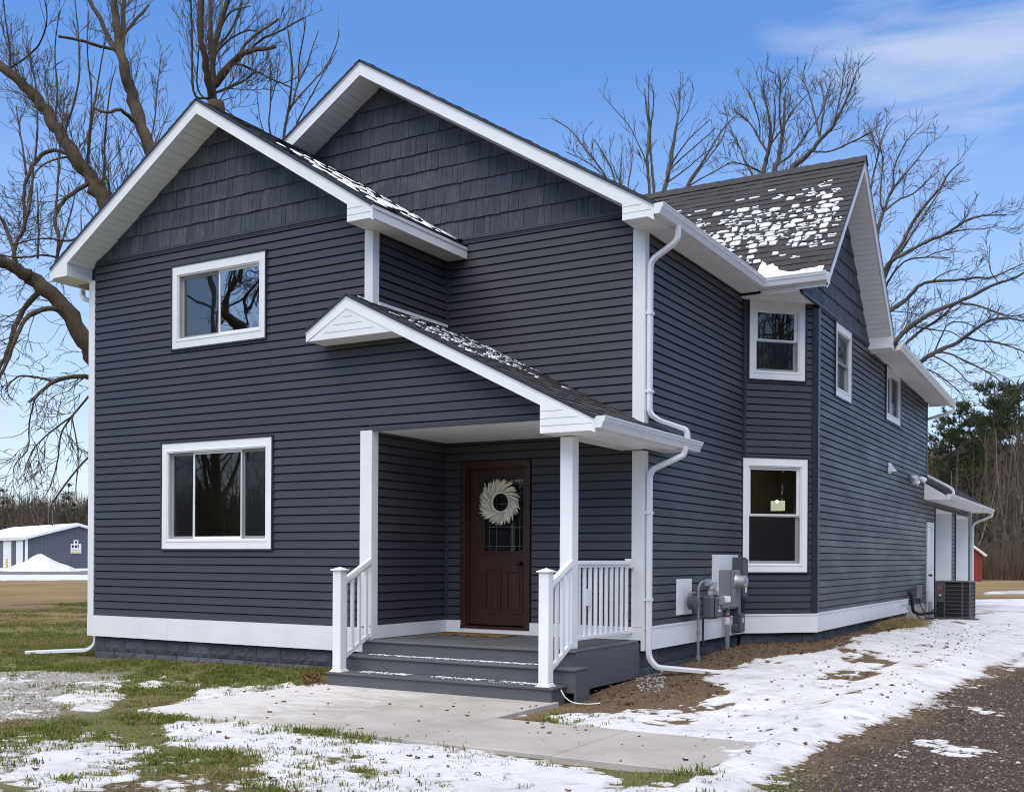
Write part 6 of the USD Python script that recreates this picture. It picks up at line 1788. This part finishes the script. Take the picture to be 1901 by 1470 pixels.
# ---- generated bare trees for the wood edges
def wood_tree(seed, h, spread, mats, stems=1, dens=1.0):
    t = Tree(seed); r = t.r
    for s in range(stems):
        lean = r.normal(0, .16 if stems > 1 else .05, 2)
        p = t.wander(V3(r.normal(0, .15), r.normal(0, .15), -.1), V3(lean[0], lean[1], 1), h * r.uniform(.8, 1), 9, .05, .03)
        rad = np.linspace(.011 * h + .02, .02, len(p)) * (1 if stems == 1 else .75)
        t.add(p, rad)
        for k in range(int(15 * dens)):
            i = r.integers(2, len(p) - 1); d = r.normal(size=3); d[2] = abs(d[2]) * .5 + .85; d /= np.linalg.norm(d)
            l = spread * r.uniform(.5, 1.1) * (1 - .4 * i / len(p))
            b = t.wander(p[i], d, l, 5, .10, .06); br = np.linspace(rad[i] * .45, .010, len(b)); t.add(b, br)
            t.sprout(b, br, 1, 1.8 * dens, l * .38, .25, (.3, .8), .2, 2, None, .007)
    return t


def place_copy(src_path, name, loc, rot, sc, label, cat, group):
    path = numbered("/World", name)
    x = UsdGeom.Xform.Define(stage, path); p = x.GetPrim()
    p.GetReferences().AddInternalReference(src_path)
    x.ClearXformOpOrder()
    x.AddTranslateOp(opSuffix="at").Set(Gf.Vec3d(*map(float, loc))); x.AddRotateZOp(opSuffix="turn").Set(float(rot)); x.AddScaleOp(opSuffix="size").Set(Gf.Vec3f(*map(float, (sc, sc, sc) if np.ndim(sc) == 0 else sc)))
    p.SetInstanceable(True)
    for k in ("label", "category", "group", "kind"):
        p.ClearCustomDataByKey(k)
    return tag(p, label, cat, group)


def proto(tree, name, mats, leaf_mat=None):
    """A class prim with a tree's parts."""
    path = f"/World/Kinds/{name}"
    stage.CreateClassPrim("/World/Kinds")
    UsdGeom.Xform.Define(stage, path)
    for nm, mb, m in (("trunk", tree.big, mats[0]), ("crown", tree.fine, mats[1])):
        if not mb.empty():
            v, f = mb.arrays(); usdkit.mesh(stage, f"{path}/{nm}", (v, f), MAT[m], smooth=False)
    return path


brush = [proto(wood_tree(300 + i, 10, 3.2, None, st, 1.15), f"brush_tree_{'abcd'[i]}", (("bark_pale", "bark_grey", "twig_brown", "bark_grey")[i], "twig_brown")) for i, st in enumerate((2, 3, 1, 2))]
# pines
MAT["needle"] = M("pine_needle", {"g": ("geometry", {}), "oi": ("object_info", {}), "r": ("rgb_ramp", {"ramp": [(0, (.060, .075, .038)), (.5, (.11, .13, .064)), (1, (.18, .185, .10))]}), "d": ("diffuse_bsdf", {}), "t": ("translucent_bsdf", {}), "m": ("mix_closure", {"fac": .25})},
                  [("g.random_per_island", "r.fac"), ("r.color", "d.color"), ("r.color", "t.color"), ("d.BSDF", "m.closure1"), ("t.BSDF", "m.closure2")], surface="m.closure")


def pine(seed, h, w, lo=.25, dens=1.0, conic=.8, big=1.0):
    t = Tree(seed); r = t.r
    p = t.wander(V3(0, 0, -.1), V3(r.normal(0, .02), r.normal(0, .02), 1), h, 10, .012, .01); rad = np.linspace(.016 * h, .03, len(p)); t.add(p, rad)
    V, F = [], []
    nl = int(h * 1.7)
    for k in range(nl):
        f = lo + (1 - lo) * (k + r.uniform()) / nl
        i = min(int(f * 10), 9); c = p[i] + (p[i + 1] - p[i]) * (f * 10 - i)
        reach = w * ((1 - f) ** conic * .95 + .10) * r.uniform(.65, 1.25)
        for q in range(r.integers(3, 6)):
            a = r.uniform(0, 6.283); d = V3(math.cos(a), math.sin(a), r.uniform(-.02, .35))
            b = t.wander(c, d, reach * r.uniform(.7, 1.1), 4, .08, .07); t.add(b, np.linspace(.02 + .008 * reach, .012, len(b)))
            nc = int((5 + reach * 5) * dens)
            for m_ in range(nc):
                u = r.uniform(.28, 1.02) * (len(b) - 1); j = min(int(u), len(b) - 2); cc = b[j] + (b[j + 1] - b[j]) * (u - j) + r.normal(0, .14 + .05 * reach, 3) * V3(1, 1, .55)
                out = (b[-1] - b[0]) / np.linalg.norm(b[-1] - b[0])
                s = r.uniform(.16, .32) * big
                for n_ in range(7):
                    dd = out * .7 + r.normal(0, .55, 3) + V3(0, 0, .45); dd /= np.linalg.norm(dd); sd = np.cross(dd, r.normal(size=3)); sd /= np.linalg.norm(sd)
                    i0 = len(V); V += [cc - sd * .022 * big, cc + sd * .022 * big, cc + dd * s]; F.append([i0, i0 + 1, i0 + 2])
    return t, np.array(V), np.array(F)


def proto_pine(name, *a, mat="needle", **k):
    t, V, F = pine(*a, **k); path = proto(t, name, ("bark_grey", "bark_grey"))
    usdkit.mesh(stage, f"{path}/foliage", (V, F), MAT[mat]); return path


pines = [proto_pine("pine_a", 401, 17, 5.2, lo=.16, dens=1.25, conic=.42, big=1.8), proto_pine("pine_b", 402, 15, 4.6, lo=.10, dens=1.25, conic=.5, big=1.8)]
spruces = [proto_pine("spruce_a", 403, 10, 2.4, lo=.05, dens=1.2, conic=.95)]


def stand(src, name, px, base_px_y, depth, h_px, native_h, label, cat="tree", group=None, wide=1.0):
    """Plants a copy so that it is h_px photo pixels tall at that depth."""
    p = at_depth(px, 1040, depth); p[2] = G0
    s = h_px * depth / FOCAL_PX / native_h
    return place_copy(src, name, p, float(rng.uniform(0, 360)), (s * wide, s * wide, s), label, cat, group)


stand(pines[0], "pine_tree", 1772, 1060, 98, 320, 17, "lower of the dark pines, closest to the house's rear corner")
stand(pines[0], "pine_tree", 1850, 1060, 112, 352, 17, "tall dark pine with a pointed top rising over the brown brush", wide=.95)
stand(pines[1], "pine_tree", 1898, 1060, 118, 352, 15, "dark pine at the photo's right edge, half cut off", wide=1.15)
stand(pines[1], "pine_tree", 1745, 1060, 120, 205, 15, "small dark pine just peeping out past the garage roof", wide=1.3)
stand(pines[1], "pine_tree", 1812, 1060, 125, 285, 15, "middle dark pine between the two taller pines", wide=1.3)
for k, (x, d, h) in enumerate(((1800, 92, 215), (1822, 88, 255), (1842, 94, 275), (1858, 86, 290), (1876, 92, 300), (1893, 88, 315), (1912, 90, 320), (1812, 100, 180), (1834, 102, 235), (1866, 103, 290), (1885, 105, 300), (1905, 100, 300), (1786, 102, 150), (1930, 95, 310), (1800, 96, 150), (1826, 97, 170), (1850, 98, 210), (1880, 97, 230), (1900, 95, 210))):
    stand(brush[k % 4], "bare_tree", x, 1060, d, h, 10, "leafless brown tree in the brush at the edge of the right-hand wood", group="brown leafless trees right of the house", wide=1.0)
# low thicket under them
r = np.random.default_rng(71); mb = MB()
for k in range(2600):
    p = at_depth(r.uniform(1790, 1960), 1050, r.uniform(78, 94)); p[2] = G0
    l = r.uniform(.6, 2.6) * (.7 + .6 * r.uniform()); a = r.uniform(0, 6.28); d = V3(math.cos(a) * r.uniform(0, .6), math.sin(a) * r.uniform(0, .6), 1)
    q = p + d / np.linalg.norm(d) * l; m_ = (p + q) / 2 + r.normal(0, .08, 3)
    mb.tube([p, m_, q], [.022, .016, .008], 3, False)
    for _ in range(4):
        b = m_ + (q - m_) * r.uniform(0, .9); e2 = b + (d + r.normal(0, .6, 3)) * .35; mb.tube([b, e2], [.010, .006], 3, False)
single("thicket", mb, MAT["twig_brown"], "tangled low brown brush at the foot of the right-hand wood", "brush", kind="stuff")
MAT["floor_brown"] = plain("wood_floor", (.075, .045, .028), .95, .35, .8)
# a bank of dense wood behind, so that little sky shows through low down
mb = MB()
for k in range(9500):
    far_ = k % 2
    p = at_depth(r.uniform(-160, 300) if far_ else r.uniform(1710, 2080), 1050, r.uniform(170, 215) if far_ else r.uniform(112, 135)); p[2] = G0
    hmax = (12.0 if far_ else 15.0) * r.uniform(.45, 1); top = p + V3(r.normal(0, .5), r.normal(0, .5), hmax)
    mb.tube([p, top], [.07, .02], 3, False)
    for _ in range(9):
        b = p + (top - p) * r.uniform(.1, .95); e2 = b + V3(*r.normal(0, .6, 3)) + V3(0, 0, .8); mb.tube([b, e2], [.035, .012], 3, False)
single("far_wood", mb, MAT["wood_mass"], "mass of distant bare stems that closes the view behind the nearer trees", "wood", kind="stuff")
# ---- the wood beyond the metal shed on the left
lab_s = ["dark spruce at the photo's left edge beyond the shed roof", "rounded dark spruce right of the thin pole", "small spruce beside the house's left corner", "dim spruce in the gap above the shed's ridge"]
for k, (x, d, h, w) in enumerate(((2, 160, 140, 1.2), (130, 162, 150, 1.1), (166, 158, 120, 1.2), (72, 172, 112, 1.3))):
    stand(spruces[0], "spruce_tree", x, 1040, d, h, 10, lab_s[k], wide=w)
for k, x in enumerate((-20, -6, 10, 16, 22, 30, 38, 45, 52, 58, 66, 78, 84, 92, 99, 106, 113, 120, 140, 147, 153, 160, 172, 184, 200)):
    stand(brush[(k * 3) % 4], "bare_tree", x, 1040, 150 + (k * 37) % 22, (128, 112, 136, 118, 105, 125)[k % 6], 10, "leafless tree in the far wood behind the blue metal shed", group="leafless trees behind the blue shed", wide=1.15)
# ---- a tree across the front lawn, seen only as a mirror image in the wing's upper window
place_copy("/World/bare_tree", "bare_tree", (-13, -20, 0), 200, 1.0, "bare tree across the front lawn, mirrored in the wing's upper window", "tree", None)

place_copy(brush[2], "bare_tree", (-12.5, -15.2, 0), 40, 1.7, "tall bare tree on the front lawn, mirrored in the wing's upper window panes", "tree", None)
# the wood on the other side of the road, seen only in the panes
mb = MB()
for k in range(3200):
    if k % 2:
        p = V3(r.uniform(-95, -10), 0, G0); p[1] = -62 + .55 * (p[0] + 95) * -.35 + r.normal(0, 6)
    else:
        p = V3(52 + r.normal(0, 4), r.uniform(-50, 45), G0)
    top = p + V3(r.normal(0, .8), r.normal(0, .8), r.uniform(4, 8.5) if k % 2 else r.uniform(9, 19)); mb.tube([p, top], [.12, .03], 3, False)
    for _ in range(12):
        b = p + (top - p) * r.uniform(.05, .95); e2 = b + V3(*r.normal(0, 1.1, 3)) + V3(0, 0, .9); mb.tube([b, e2], [.06, .02], 3, False)
single("far_wood", mb, MAT["wood_mass"], "bare woods across the road and beyond the drive, mirrored darkly in the panes", "wood", kind="stuff")

# ================================================================== the other things
# ---- wreath on the door
cx, cz, yw = 5.665, 2.075, YB + .002
w = Thing("wreath", "round cream wreath of pale grass plumes hanging on the dark front door", "wreath", (cx, yw, cz))
MAT["plume"] = plain("plume", (.78, .71, .54), .8, .2, 30.0)
r = np.random.default_rng(9)
w.part("ring", MB().tube([(cx + .126 * math.cos(a), yw - .02, cz + .126 * math.sin(a)) for a in np.linspace(0, 2 * math.pi, 33)], .016, 8, False), MAT["plume"], smooth=True)
for k in range(210):
    a = k / 210 * 2 * math.pi + r.normal(0, .03)
    r0 = .118 + r.uniform(0, .035); l = r.uniform(.13, .205); sw = a - 1.05 + r.normal(0, .08)      # plumes sweep round one way
    p0 = V3(cx + r0 * math.cos(a), yw - .016 - .011 * (k % 4), cz + r0 * math.sin(a)); d = V3(math.cos(sw), -.16, math.sin(sw)); d /= np.linalg.norm(d)
    sd = np.cross(d, V3(0, 1, 0)); sd /= np.linalg.norm(sd)
    pts = [p0 + d * l * t + sd * .02 * math.sin(t * 2.2) for t in (0, .25, .5, .75, .92, 1.0)]
    w.part("plume", MB().tube(pts, [.003, .006, .0082, .0085, .006, .0015], 6), MAT["plume"], smooth=True)
# ---- doormat
MAT["coir"] = M("coir", {"g": ("geometry", {}), "n": ("noise_texture", {"scale": 260.0, "detail": 2.0}), "n2": ("noise_texture", {"scale": 9.0, "detail": 2.0}), "c": ("rgb_ramp", {"ramp": [(.3, (.13, .075, .022)), (.6, (.30, .185, .06))]}), "d": ("map_range", {"from_min": .56, "from_max": .6, "to_max": .8, "clamp": True}), "m": ("mix_color", {"b": (.055, .035, .015)}), "b": ("bump", {"strength": .8, "distance": .006}), "p": ("principled_bsdf", {"roughness": .95})},
                [("g.position", "n.vector"), ("g.position", "n2.vector"), ("n.fac", "c.fac"), ("n2.fac", "d.value"), ("c.color", "m.a"), ("d.result", "m.fac"), ("m.result", "p.base_color"), ("n.fac", "b.height"), ("b.normal", "p.normal")])
single("doormat", MB().rbox(5.06, 5.98, 1.04, 1.42, FL + .001, FL + .016, .004), MAT["coir"], "brown coir doormat lying in front of the door", "doormat")

# ---- gas meter on the side wall
X0 = XW
g_ = Thing("gas_meter", "grey gas meter with regulator and looped pipe on its white wall plate", "gas meter", (X0, 2.9, .1))
g_.part("wall_plate", MB().rbox(X0 + .017, X0 + .036, 2.555, 3.06, .69, 1.135, .004), MAT["white"])
mb = MB().rbox(X0 + .14, X0 + .30, 3.10, 3.43, .62, .93, .035); mb.rbox(X0 + .30, X0 + .335, 3.14, 3.40, .64, .90, .02)
g_.part("meter_body", mb, MAT["gray_dark"], smooth=30)
mb = MB().tube([(X0 + .24, 3.26, .93), (X0 + .24, 3.26, .98)], .07, 12); mb.rbox(X0 + .30, X0 + .37, 3.22, 3.36, .80, .905, .012)
g_.part("index_box", mb, MAT["gray_box"])
g_.part("paper_label", MB().box(X0 + .3352, X0 + .337, 3.22, 3.29, .715, .745), MAT["label"]); g_.part("paper_label", MB().box(X0 + .3352, X0 + .337, 3.24, 3.27, .765, .79), MAT["label"])
g_.part("antenna_cap", MB().rbox(X0 + .33, X0 + .42, 3.37, 3.45, .83, .91, .01), MAT["label"])
mb = MB().tube([(X0 + .10, 2.80, .84), (X0 + .19, 2.80, .84)], [.085, .085], 18); mb.tube([(X0 + .19, 2.80, .84), (X0 + .22, 2.80, .84)], [.085, .03], 18); mb.tube([(X0 + .13, 2.72, .84), (X0 + .13, 2.94, .84)], .035, 10)
g_.part("regulator", mb, MAT["gray_dark"], smooth=40)
g_.part("riser_pipe", MB().tube(bend([(X0 + .15, 2.985, .02), (X0 + .15, 2.985, .80), (X0 + .15, 2.985, 1.03), (X0 + .17, 3.04, 1.10), (X0 + .22, 3.2, 1.10), (X0 + .24, 3.22, .98)], .05), .017, 10), MAT["gray_box"], smooth=True)
mb = MB()
for a, b, q in (((X0 + .22, 3.10, 1.09), (X0 + .22, 3.19, 1.09), .045), ((X0 + .24, 3.22, 1.0), (X0 + .24, 3.22, 1.05), .05), ((X0 + .24, 3.30, .94), (X0 + .24, 3.30, 1.05), .034), ((X0 + .24, 3.22, 1.06), (X0 + .24, 3.36, 1.06), .03), ((X0 + .24, 3.16, .93), (X0 + .24, 3.16, .99), .036)):
    mb.tube([a, b], q, 10)
g_.part("pipe_fitting", mb, MAT["galv"], smooth=40)
g_.part("bypass_pipe", MB().tube([(X0 + .10, 2.80, .84), (X0 + .10, 2.80, .95), (X0 + .10, 3.02, .96)], .02, 8), MAT["gray_box"], smooth=True)
g_.part("drain_hose", MB().tube([(X0 + .16, 3.13, .64), (X0 + .16, 3.13, .35), (X0 + .16, 3.14, .27)], [.014, .014, .03], 8), MAT["black_rubber"], smooth=True)
g_.part("pipe_collar", MB().tube([(X0 + .15, 2.985, .10), (X0 + .15, 2.985, .17)], .032, 10).tube([(X0 + .15, 2.985, .44), (X0 + .15, 2.985, .48)], .024, 10), MAT["gray_box"])
# ---- electricity meter
e_ = Thing("electric_meter", "grey electric meter cabinet with glass dome and conduits on its white board", "electric meter", (X0, 4.3, .1))
e_.part("wall_plate", MB().rbox(X0 + .017, X0 + .038, 3.83, 4.86, .70, 1.445, .004), MAT["white"])
e_.part("cabinet", MB().rbox(X0 + .04, X0 + .19, 4.06, 4.47, .725, 1.24, .008), MAT["gray_box"])
mb = MB().rbox(X0 + .19, X0 + .215, 4.09, 4.44, .74, 1.22, .006)
e_.part("cabinet_lid", mb, MAT["gray_box"])
e_.part("meter_dome", MB().tube([(X0 + .215, 4.28, 1.08), (X0 + .25, 4.28, 1.08), (X0 + .34, 4.28, 1.08), (X0 + .36, 4.28, 1.08)], [.105, .092, .085, .06], 22), MAT["galv"], smooth=40)
e_.part("disconnect", MB().rbox(X0 + .04, X0 + .17, 4.60, 4.82, .84, 1.41, .008), MAT["gray_dark"])
e_.part("disconnect_lid", MB().rbox(X0 + .17, X0 + .20, 4.61, 4.81, .86, 1.39, .006), MAT["gray_dark"])
e_.part("paper_label", MB().box(X0 + .2005, X0 + .202, 4.68, 4.75, .92, 1.03), MAT["label"])
e_.part("conduit", MB().tube([(X0 + .11, 4.20, .0), (X0 + .11, 4.20, .73)], .034, 14), MAT["gray_box"], smooth=True)
mb = MB().tube([(X0 + .11, 4.20, .50), (X0 + .11, 4.20, .64)], .0355, 14); e_.part("paper_label", mb, MAT["label"], smooth=True)
e_.part("paper_label", MB().tube([(X0 + .11, 4.20, .60), (X0 + .11, 4.20, .635)], .0362, 14), MAT["label_red"], smooth=True)
mb = MB().tube([(X0 + .10, 4.72, .60), (X0 + .10, 4.72, .85)], .03, 12); e_.part("conduit", mb, MAT["gray_box"], smooth=True)
e_.part("junction_box", MB().rbox(X0 + .045, X0 + .15, 4.64, 4.84, .36, .63, .01).rbox(X0 + .05, X0 + .12, 4.56, 4.645, .38, .48, .01), MAT["gray_dark"])
e_.part("paper_label", MB().box(X0 + .1505, X0 + .152, 4.72, 4.77, .50, .56), MAT["label"])
# ---- cooling unit
ax0, ax1, ay0, ay1, az0, az1 = 8.66, 9.37, 14.8, 15.55, .125, .94
a_ = Thing("air_conditioner", "dark grey louvred outdoor cooling unit standing by the side door", "air conditioner", ((ax0 + ax1) / 2, (ay0 + ay1) / 2, az0))
a_.part("base_pad", MB().rbox(ax0 - .12, ax1 + .08, ay0 - .10, ay1 + .1, az0 - .10, az0 - .01, .01), MAT["gray_dark"])
a_.part("body", MB().rbox(ax0 + .02, ax1 - .02, ay0 + .02, ay1 - .02, az0, az1 - .03, .03), MAT["ac_dark"])
a_.part("top_panel", MB().rbox(ax0, ax1, ay0, ay1, az1 - .035, az1, .012), MAT["ac"])
a_.part("bottom_rim", MB().rbox(ax0, ax1, ay0, ay1, az0 - .01, az0 + .035, .01), MAT["ac"])
for (x, y) in ((ax0 + .012, ay0 + .012), (ax1 - .02, ay0 + .012), (ax1 - .02, ay1 - .02), (ax0 + .012, ay1 - .02)):
    a_.part("corner_post", MB().rbox(x - .018, x + .022, y - .014, y + .022, az0, az1 - .03, .006), MAT["ac"])
a_.part("service_panel", MB().rbox(ax0 + .03, ax0 + .17, ay0 - .004, ay0 + .03, az0 + .36, az1 - .035, .004), MAT["ac"])
a_.part("mullion", MB().rbox(ax0 + .175, ax0 + .20, ay0 - .006, ay0 + .03, az0, az1 - .03, .003), MAT["ac"])
a_.part("mullion", MB().rbox(ax0 + .53, ax0 + .56, ay0 - .004, ay0 + .03, az0, az1 - .03, .003), MAT["ac"])
for k in range(9):
    z = az0 + .04 + k * .082
    a_.part("louvre", MB().box(ax0 + .20, ax1 - .03, ay0 - .002, ay0 + .028, z, z + .014), MAT["ac"])
    a_.part("louvre", MB().box(ax1 - .028, ax1 + .004, ay0 + .03, ay1 - .03, z, z + .014), MAT["ac"])
a_.part("valve", MB().sphere((ax0 + .10, ay0 - .03, az0 + .50), .03, 1).tube([(ax0 + .10, ay0 - .03, az0 + .50), (ax0 + .10, ay0 + .02, az0 + .47)], .015, 6), MAT["galv"])
a_.part("paper_label", MB().box(ax0 + .05, ax0 + .13, ay0 - .0062, ay0 - .0045, az0 + .62, az0 + .70), MAT["label_red"])
a_.part("pipe_cover", MB().tube(bend([(XD + .02, 13.0, .72), (XD + .08, 13.0, .72), (XD + .09, 13.05, .60), (XD + .09, 13.15, .34), (XD + .16, 13.5, .27), (ax0 + .02, ay0 + .02, .26)], .10), .034, 10), MAT["black_rubber"], smooth=True, label="black insulated pipe from the wall to the unit")
a_.part("power_cable", MB().tube(bend([(XD + .06, 14.05, .60), (XD + .08, 14.0, .45), (XD + .14, 14.1, .30), (XD + .20, 14.4, .22), (ax0 + .04, ay0 - .02, .42)], .1), .011, 6), MAT["black_rubber"], smooth=True)
a_.part("power_cable", MB().tube(bend([(XD + .12, 13.4, .25), (XD + .18, 13.7, .14), (XD + .10, 13.9, .13), (XD + .25, 14.5, .15)], .1), .012, 6), MAT["black_rubber"], smooth=True)
# ---- stones
MAT["field_stone"] = plain("field_stone", (.20, .185, .165), .9, .3, 8.0, .7, 25.0)
p = on_ground(1774, 1167, .05)
m = trimesh.creation.icosphere(2, .2); rr = np.random.default_rng(4); v = m.vertices * V3(1.15, .9, .6) * (1 + .07 * rr.normal(size=(len(m.vertices), 1))) + p + V3(0, 0, .03)
single("stone", (v, m.faces), MAT["field_stone"], "single grey stone lying in the snow before the cooling unit", "stone", smooth=40)
# ---- white cord by the steps
single("cord", MB().tube(bend([(7.64, -.60, .10), (7.67, -.58, .03), (7.72, -.52, -.03), (7.86, -.46, -.045), (7.92, -.30, -.045)], .06), .007, 6), MAT["label"], "thin white cord curling out beside the bottom step", "cord", smooth=True)
# ---- pendant lamp behind the bay window
_w = F45(.55, 0, 2.0); lp = at_depth(1444, 938, float((_w - CAM) @ FW) + 1.7)
t_ = Thing("pendant_lamp", "lit lamp glowing inside behind the lower bay window", "lamp", lp)
t_.part("lamp_shade", MB().box(lp[0] - .11, lp[0] + .11, lp[1] - .02, lp[1] + .02, lp[2] - .085, lp[2] + .075), MAT["glow_dim"])
t_.part("bulb", MB().sphere(lp + V3(.0, -.06, .06), .022, 2), MAT["glow"])
t_.part("stem", MB().tube([lp + V3(.0, -.06, .08), lp + V3(.0, -.06, .6)], .006, 6), MAT["came"])

# ---- blue metal shed across the field
D0 = 114.0
yaw = math.radians(40)
c0 = at_depth(48, 1055, D0); c0[2] = G0
gd = SIDE * math.cos(yaw) + FACE * math.sin(yaw); sd = -SIDE * math.sin(yaw) + FACE * math.cos(yaw)
W_, HE, HP, LN = 10.6, 3.25, 4.65, 24.0
Fg = frame(c0[:2], gd, -sd)
Fs = frame(c0[:2], sd, -gd)
MAT["shed_blue"] = plain("shed_panel", (.085, .088, .115), .5, .05, 3.0)
MAT["shed_white"] = plain("shed_trim", (.72, .72, .70), .5, .04)
s_ = Thing("metal_shed", "blue ribbed metal shed with a snow-covered roof across the field", "shed", c0)
s_.part("wall", MB().prism([Fg(0, 0, G0 - .1), Fg(W_, 0, G0 - .1), Fg(W_, 0, HE), Fg(W_ / 2, 0, HP), Fg(0, 0, HE)], (sd[0] * .15, sd[1] * .15, 0)), MAT["shed_blue"])
s_.part("wall", MB().fbox(Fs, .15, LN, -.15, 0, G0 - .1, HE), MAT["shed_blue"])
for k in range(26):
    s = .2 + k * .4
    s_.part("rib", MB().fbox(Fg, s, s + .06, .0, .03, G0, min(HE, 99) + (HP - HE) * (1 - abs(s - W_ / 2) / (W_ / 2)) - .12), MAT["shed_blue"])
for k in range(10):
    s_.part("rib", MB().fbox(Fs, .3 + k * .6, .36 + k * .6, .0, .03, G0, HE - .1), MAT["shed_blue"])
ov = .35
for a, b, za, zb in ((-ov, W_ / 2, HE - .1, HP + .05), (W_ + ov, W_ / 2, HE - .1, HP + .05)):
    A, B = Fg(a, ov, za), Fg(b, ov, zb); off = V3(sd[0], sd[1], 0) * (LN + 2 * ov)
    rp = s_.part("roof", MB().hexa([A, B, B + off, A + off, A + V3(0, 0, .08), B + V3(0, 0, .08), B + off + V3(0, 0, .08), A + off + V3(0, 0, .08)]), MAT["shed_white"])
    s_.part("roof_snow", MB().hexa([A + V3(0, 0, .082) + off * .01, B + V3(0, 0, .082) + off * .01, B + off + V3(0, 0, .082), A + off + V3(0, 0, .082), A + V3(0, 0, .20) + off * .01, B + V3(0, 0, .20) + off * .01, B + off + V3(0, 0, .2), A + off + V3(0, 0, .2)]), MAT["clean_snow"], parent=rp)
    s_.part("rake_board", MB().prism([Fg(a, ov + .03, za - .14), Fg(b, ov + .03, zb - .14), Fg(b, ov + .03, zb + .10), Fg(a, ov + .03, za + .10)], (sd[0] * .028, sd[1] * .028, 0)), MAT["shed_white"])
s_.part("eave_board", MB().fbox(Fs, -.3, LN, ov - .03, ov, HE - .25, HE - .02), MAT["shed_white"])
s_.part("corner_post", MB().fbox(Fg, -.02, .18, .0, .05, G0, HE - .1).fbox(Fs, -.04, .18, .0, .05, G0, HE - .1), MAT["shed_white"])
for (a, b) in ((.95, 3.35), (5.2, 8.2)):
    d_ = s_.part("roll_door", MB().fbox(Fs, a, b, .0, .06, G0, 2.95), MAT["shed_white"])
    for k in range(6):
        s_.part("door_panel", MB().fbox(Fs, a + .12, b - .12, .06, .08, G0 + .05 + k * .48, G0 + .50 + k * .48), MAT["shed_white"], parent=d_)
# the sign on the gable: a white board in the shape of a house with a small top, dark figures and a yellow stripe
sg = Fg(5.15, .0, 0)
def sgb(a, b, z0, z1, d, mat, name="sign", par=None):
    return s_.part(name, MB().fbox(Fg, a, b, d, d + .02, z0, z1), mat, parent=par)
MAT["sign_yellow"] = plain("sign_yellow", (.62, .47, .16), .5, .03)
sp = sgb(4.55, 5.65, 1.62, 2.66, .04, MAT["shed_white"])
sgb(4.86, 5.34, 2.661, 3.08, .04, MAT["shed_white"], "sign_top", sp)
for a, b, z0, z1 in ((4.66, 4.86, 2.22, 2.52), (4.98, 5.18, 2.22, 2.50), (5.26, 5.38, 2.24, 2.56), (5.0, 5.2, 2.72, 2.96)):
    sgb(a, b, z0, z1, .062, MAT["ac_dark"], "figure", sp)
sgb(4.6, 5.6, 1.64, 1.78, .062, MAT["sign_yellow"], "stripe", sp)
for k in range(6):
    sgb(4.68 + k * .15, 4.77 + k * .15, 1.92, 2.00, .062, MAT["gray_box"], "letter", sp)
bp = Fs(3.75, .9, 0)
MAT["bollard_yellow"] = plain("bollard_yellow", (.62, .50, .12), .5, .05)
single("bollard", MB().tube([(bp[0], bp[1], G0), (bp[0], bp[1], G0 + 1.1), (bp[0], bp[1], G0 + 1.18)], [.12, .12, .05], 12), MAT["bollard_yellow"], "yellow bollard beside the metal shed's door", "bollard", smooth=40)
pp_ = at_depth(97, 1040, 121.0)
single("pole", MB().tube([(pp_[0], pp_[1], G0), (pp_[0], pp_[1], 7.3)], [.09, .06], 8), MAT["bark_grey"], "thin pole rising behind the metal shed's roof", "pole")
# ---- ploughed heap of snow before it
D1 = 98.0
c1 = at_depth(76, 1050, D1); c1[2] = G0
n = 61; u, v = np.meshgrid(np.linspace(-1, 1, n), np.linspace(-1, 1, n))
rad_ = np.sqrt(u * u + v * v)
hh = np.clip(1 - rad_, 0, 1) ** .85 * (1.0 + .18 * np.exp(-((u + .05) / .3) ** 2)) * 1.42
X = c1[0] + SIDE[0] * u * 3.55 + FACE[0] * v * 2.6; Y = c1[1] + SIDE[1] * u * 3.55 + FACE[1] * v * 2.6
hh = hh + (rad_ < 1) * (fb(X, Y, 1.3, 4, 5) - .5) * .30 * np.clip(1 - rad_, 0, .4) / .4
i = np.arange(n * n).reshape(n, n); QQ = np.stack([i[:-1, :-1], i[:-1, 1:], i[1:, 1:], i[1:, :-1]], -1).reshape(-1, 4)
tag(grid_mesh("/World/snow_heap", np.stack([X, Y, G0 + hh - .03], -1).reshape(-1, 3), QQ, MAT["snow"], {"cover": np.ones((n * n, 3))}), "ploughed heap of snow in front of the blue metal shed", "snow heap")
# ---- red barn past the garage
c2 = at_depth(1789, 1055, 74.0); c2[2] = G0
MAT["barn_red"] = plain("barn_red", (.22, .032, .022), .8, .15, 1.5)
b_ = Thing("red_barn", "small weathered red barn showing past the garage's far corner", "barn", c2)
Fr = frame(c2[:2], SIDE, -FACE)
b_.part("wall", MB().prism([Fr(-4, 0, G0), Fr(1.25, 0, G0), Fr(1.25, 0, 1.75), Fr(.45, 0, 2.45), Fr(-1.4, 0, 3.6), Fr(-4, 0, 2.0)], (FACE[0] * 5, FACE[1] * 5, 0)), MAT["barn_red"])
for k in range(20):
    b_.part("board", MB().fbox(Fr, -3.9 + k * .257, -3.66 + k * .257, .001, .025, G0, 1.7), MAT["barn_red"])
b_.part("roof", MB().prism([Fr(1.42, .25, 1.62), Fr(-1.4, .25, 3.72), Fr(-1.4, .25, 3.86), Fr(1.5, .25, 1.74)], (FACE[0] * 5.5, FACE[1] * 5.5, 0)), MAT["shed_white"])
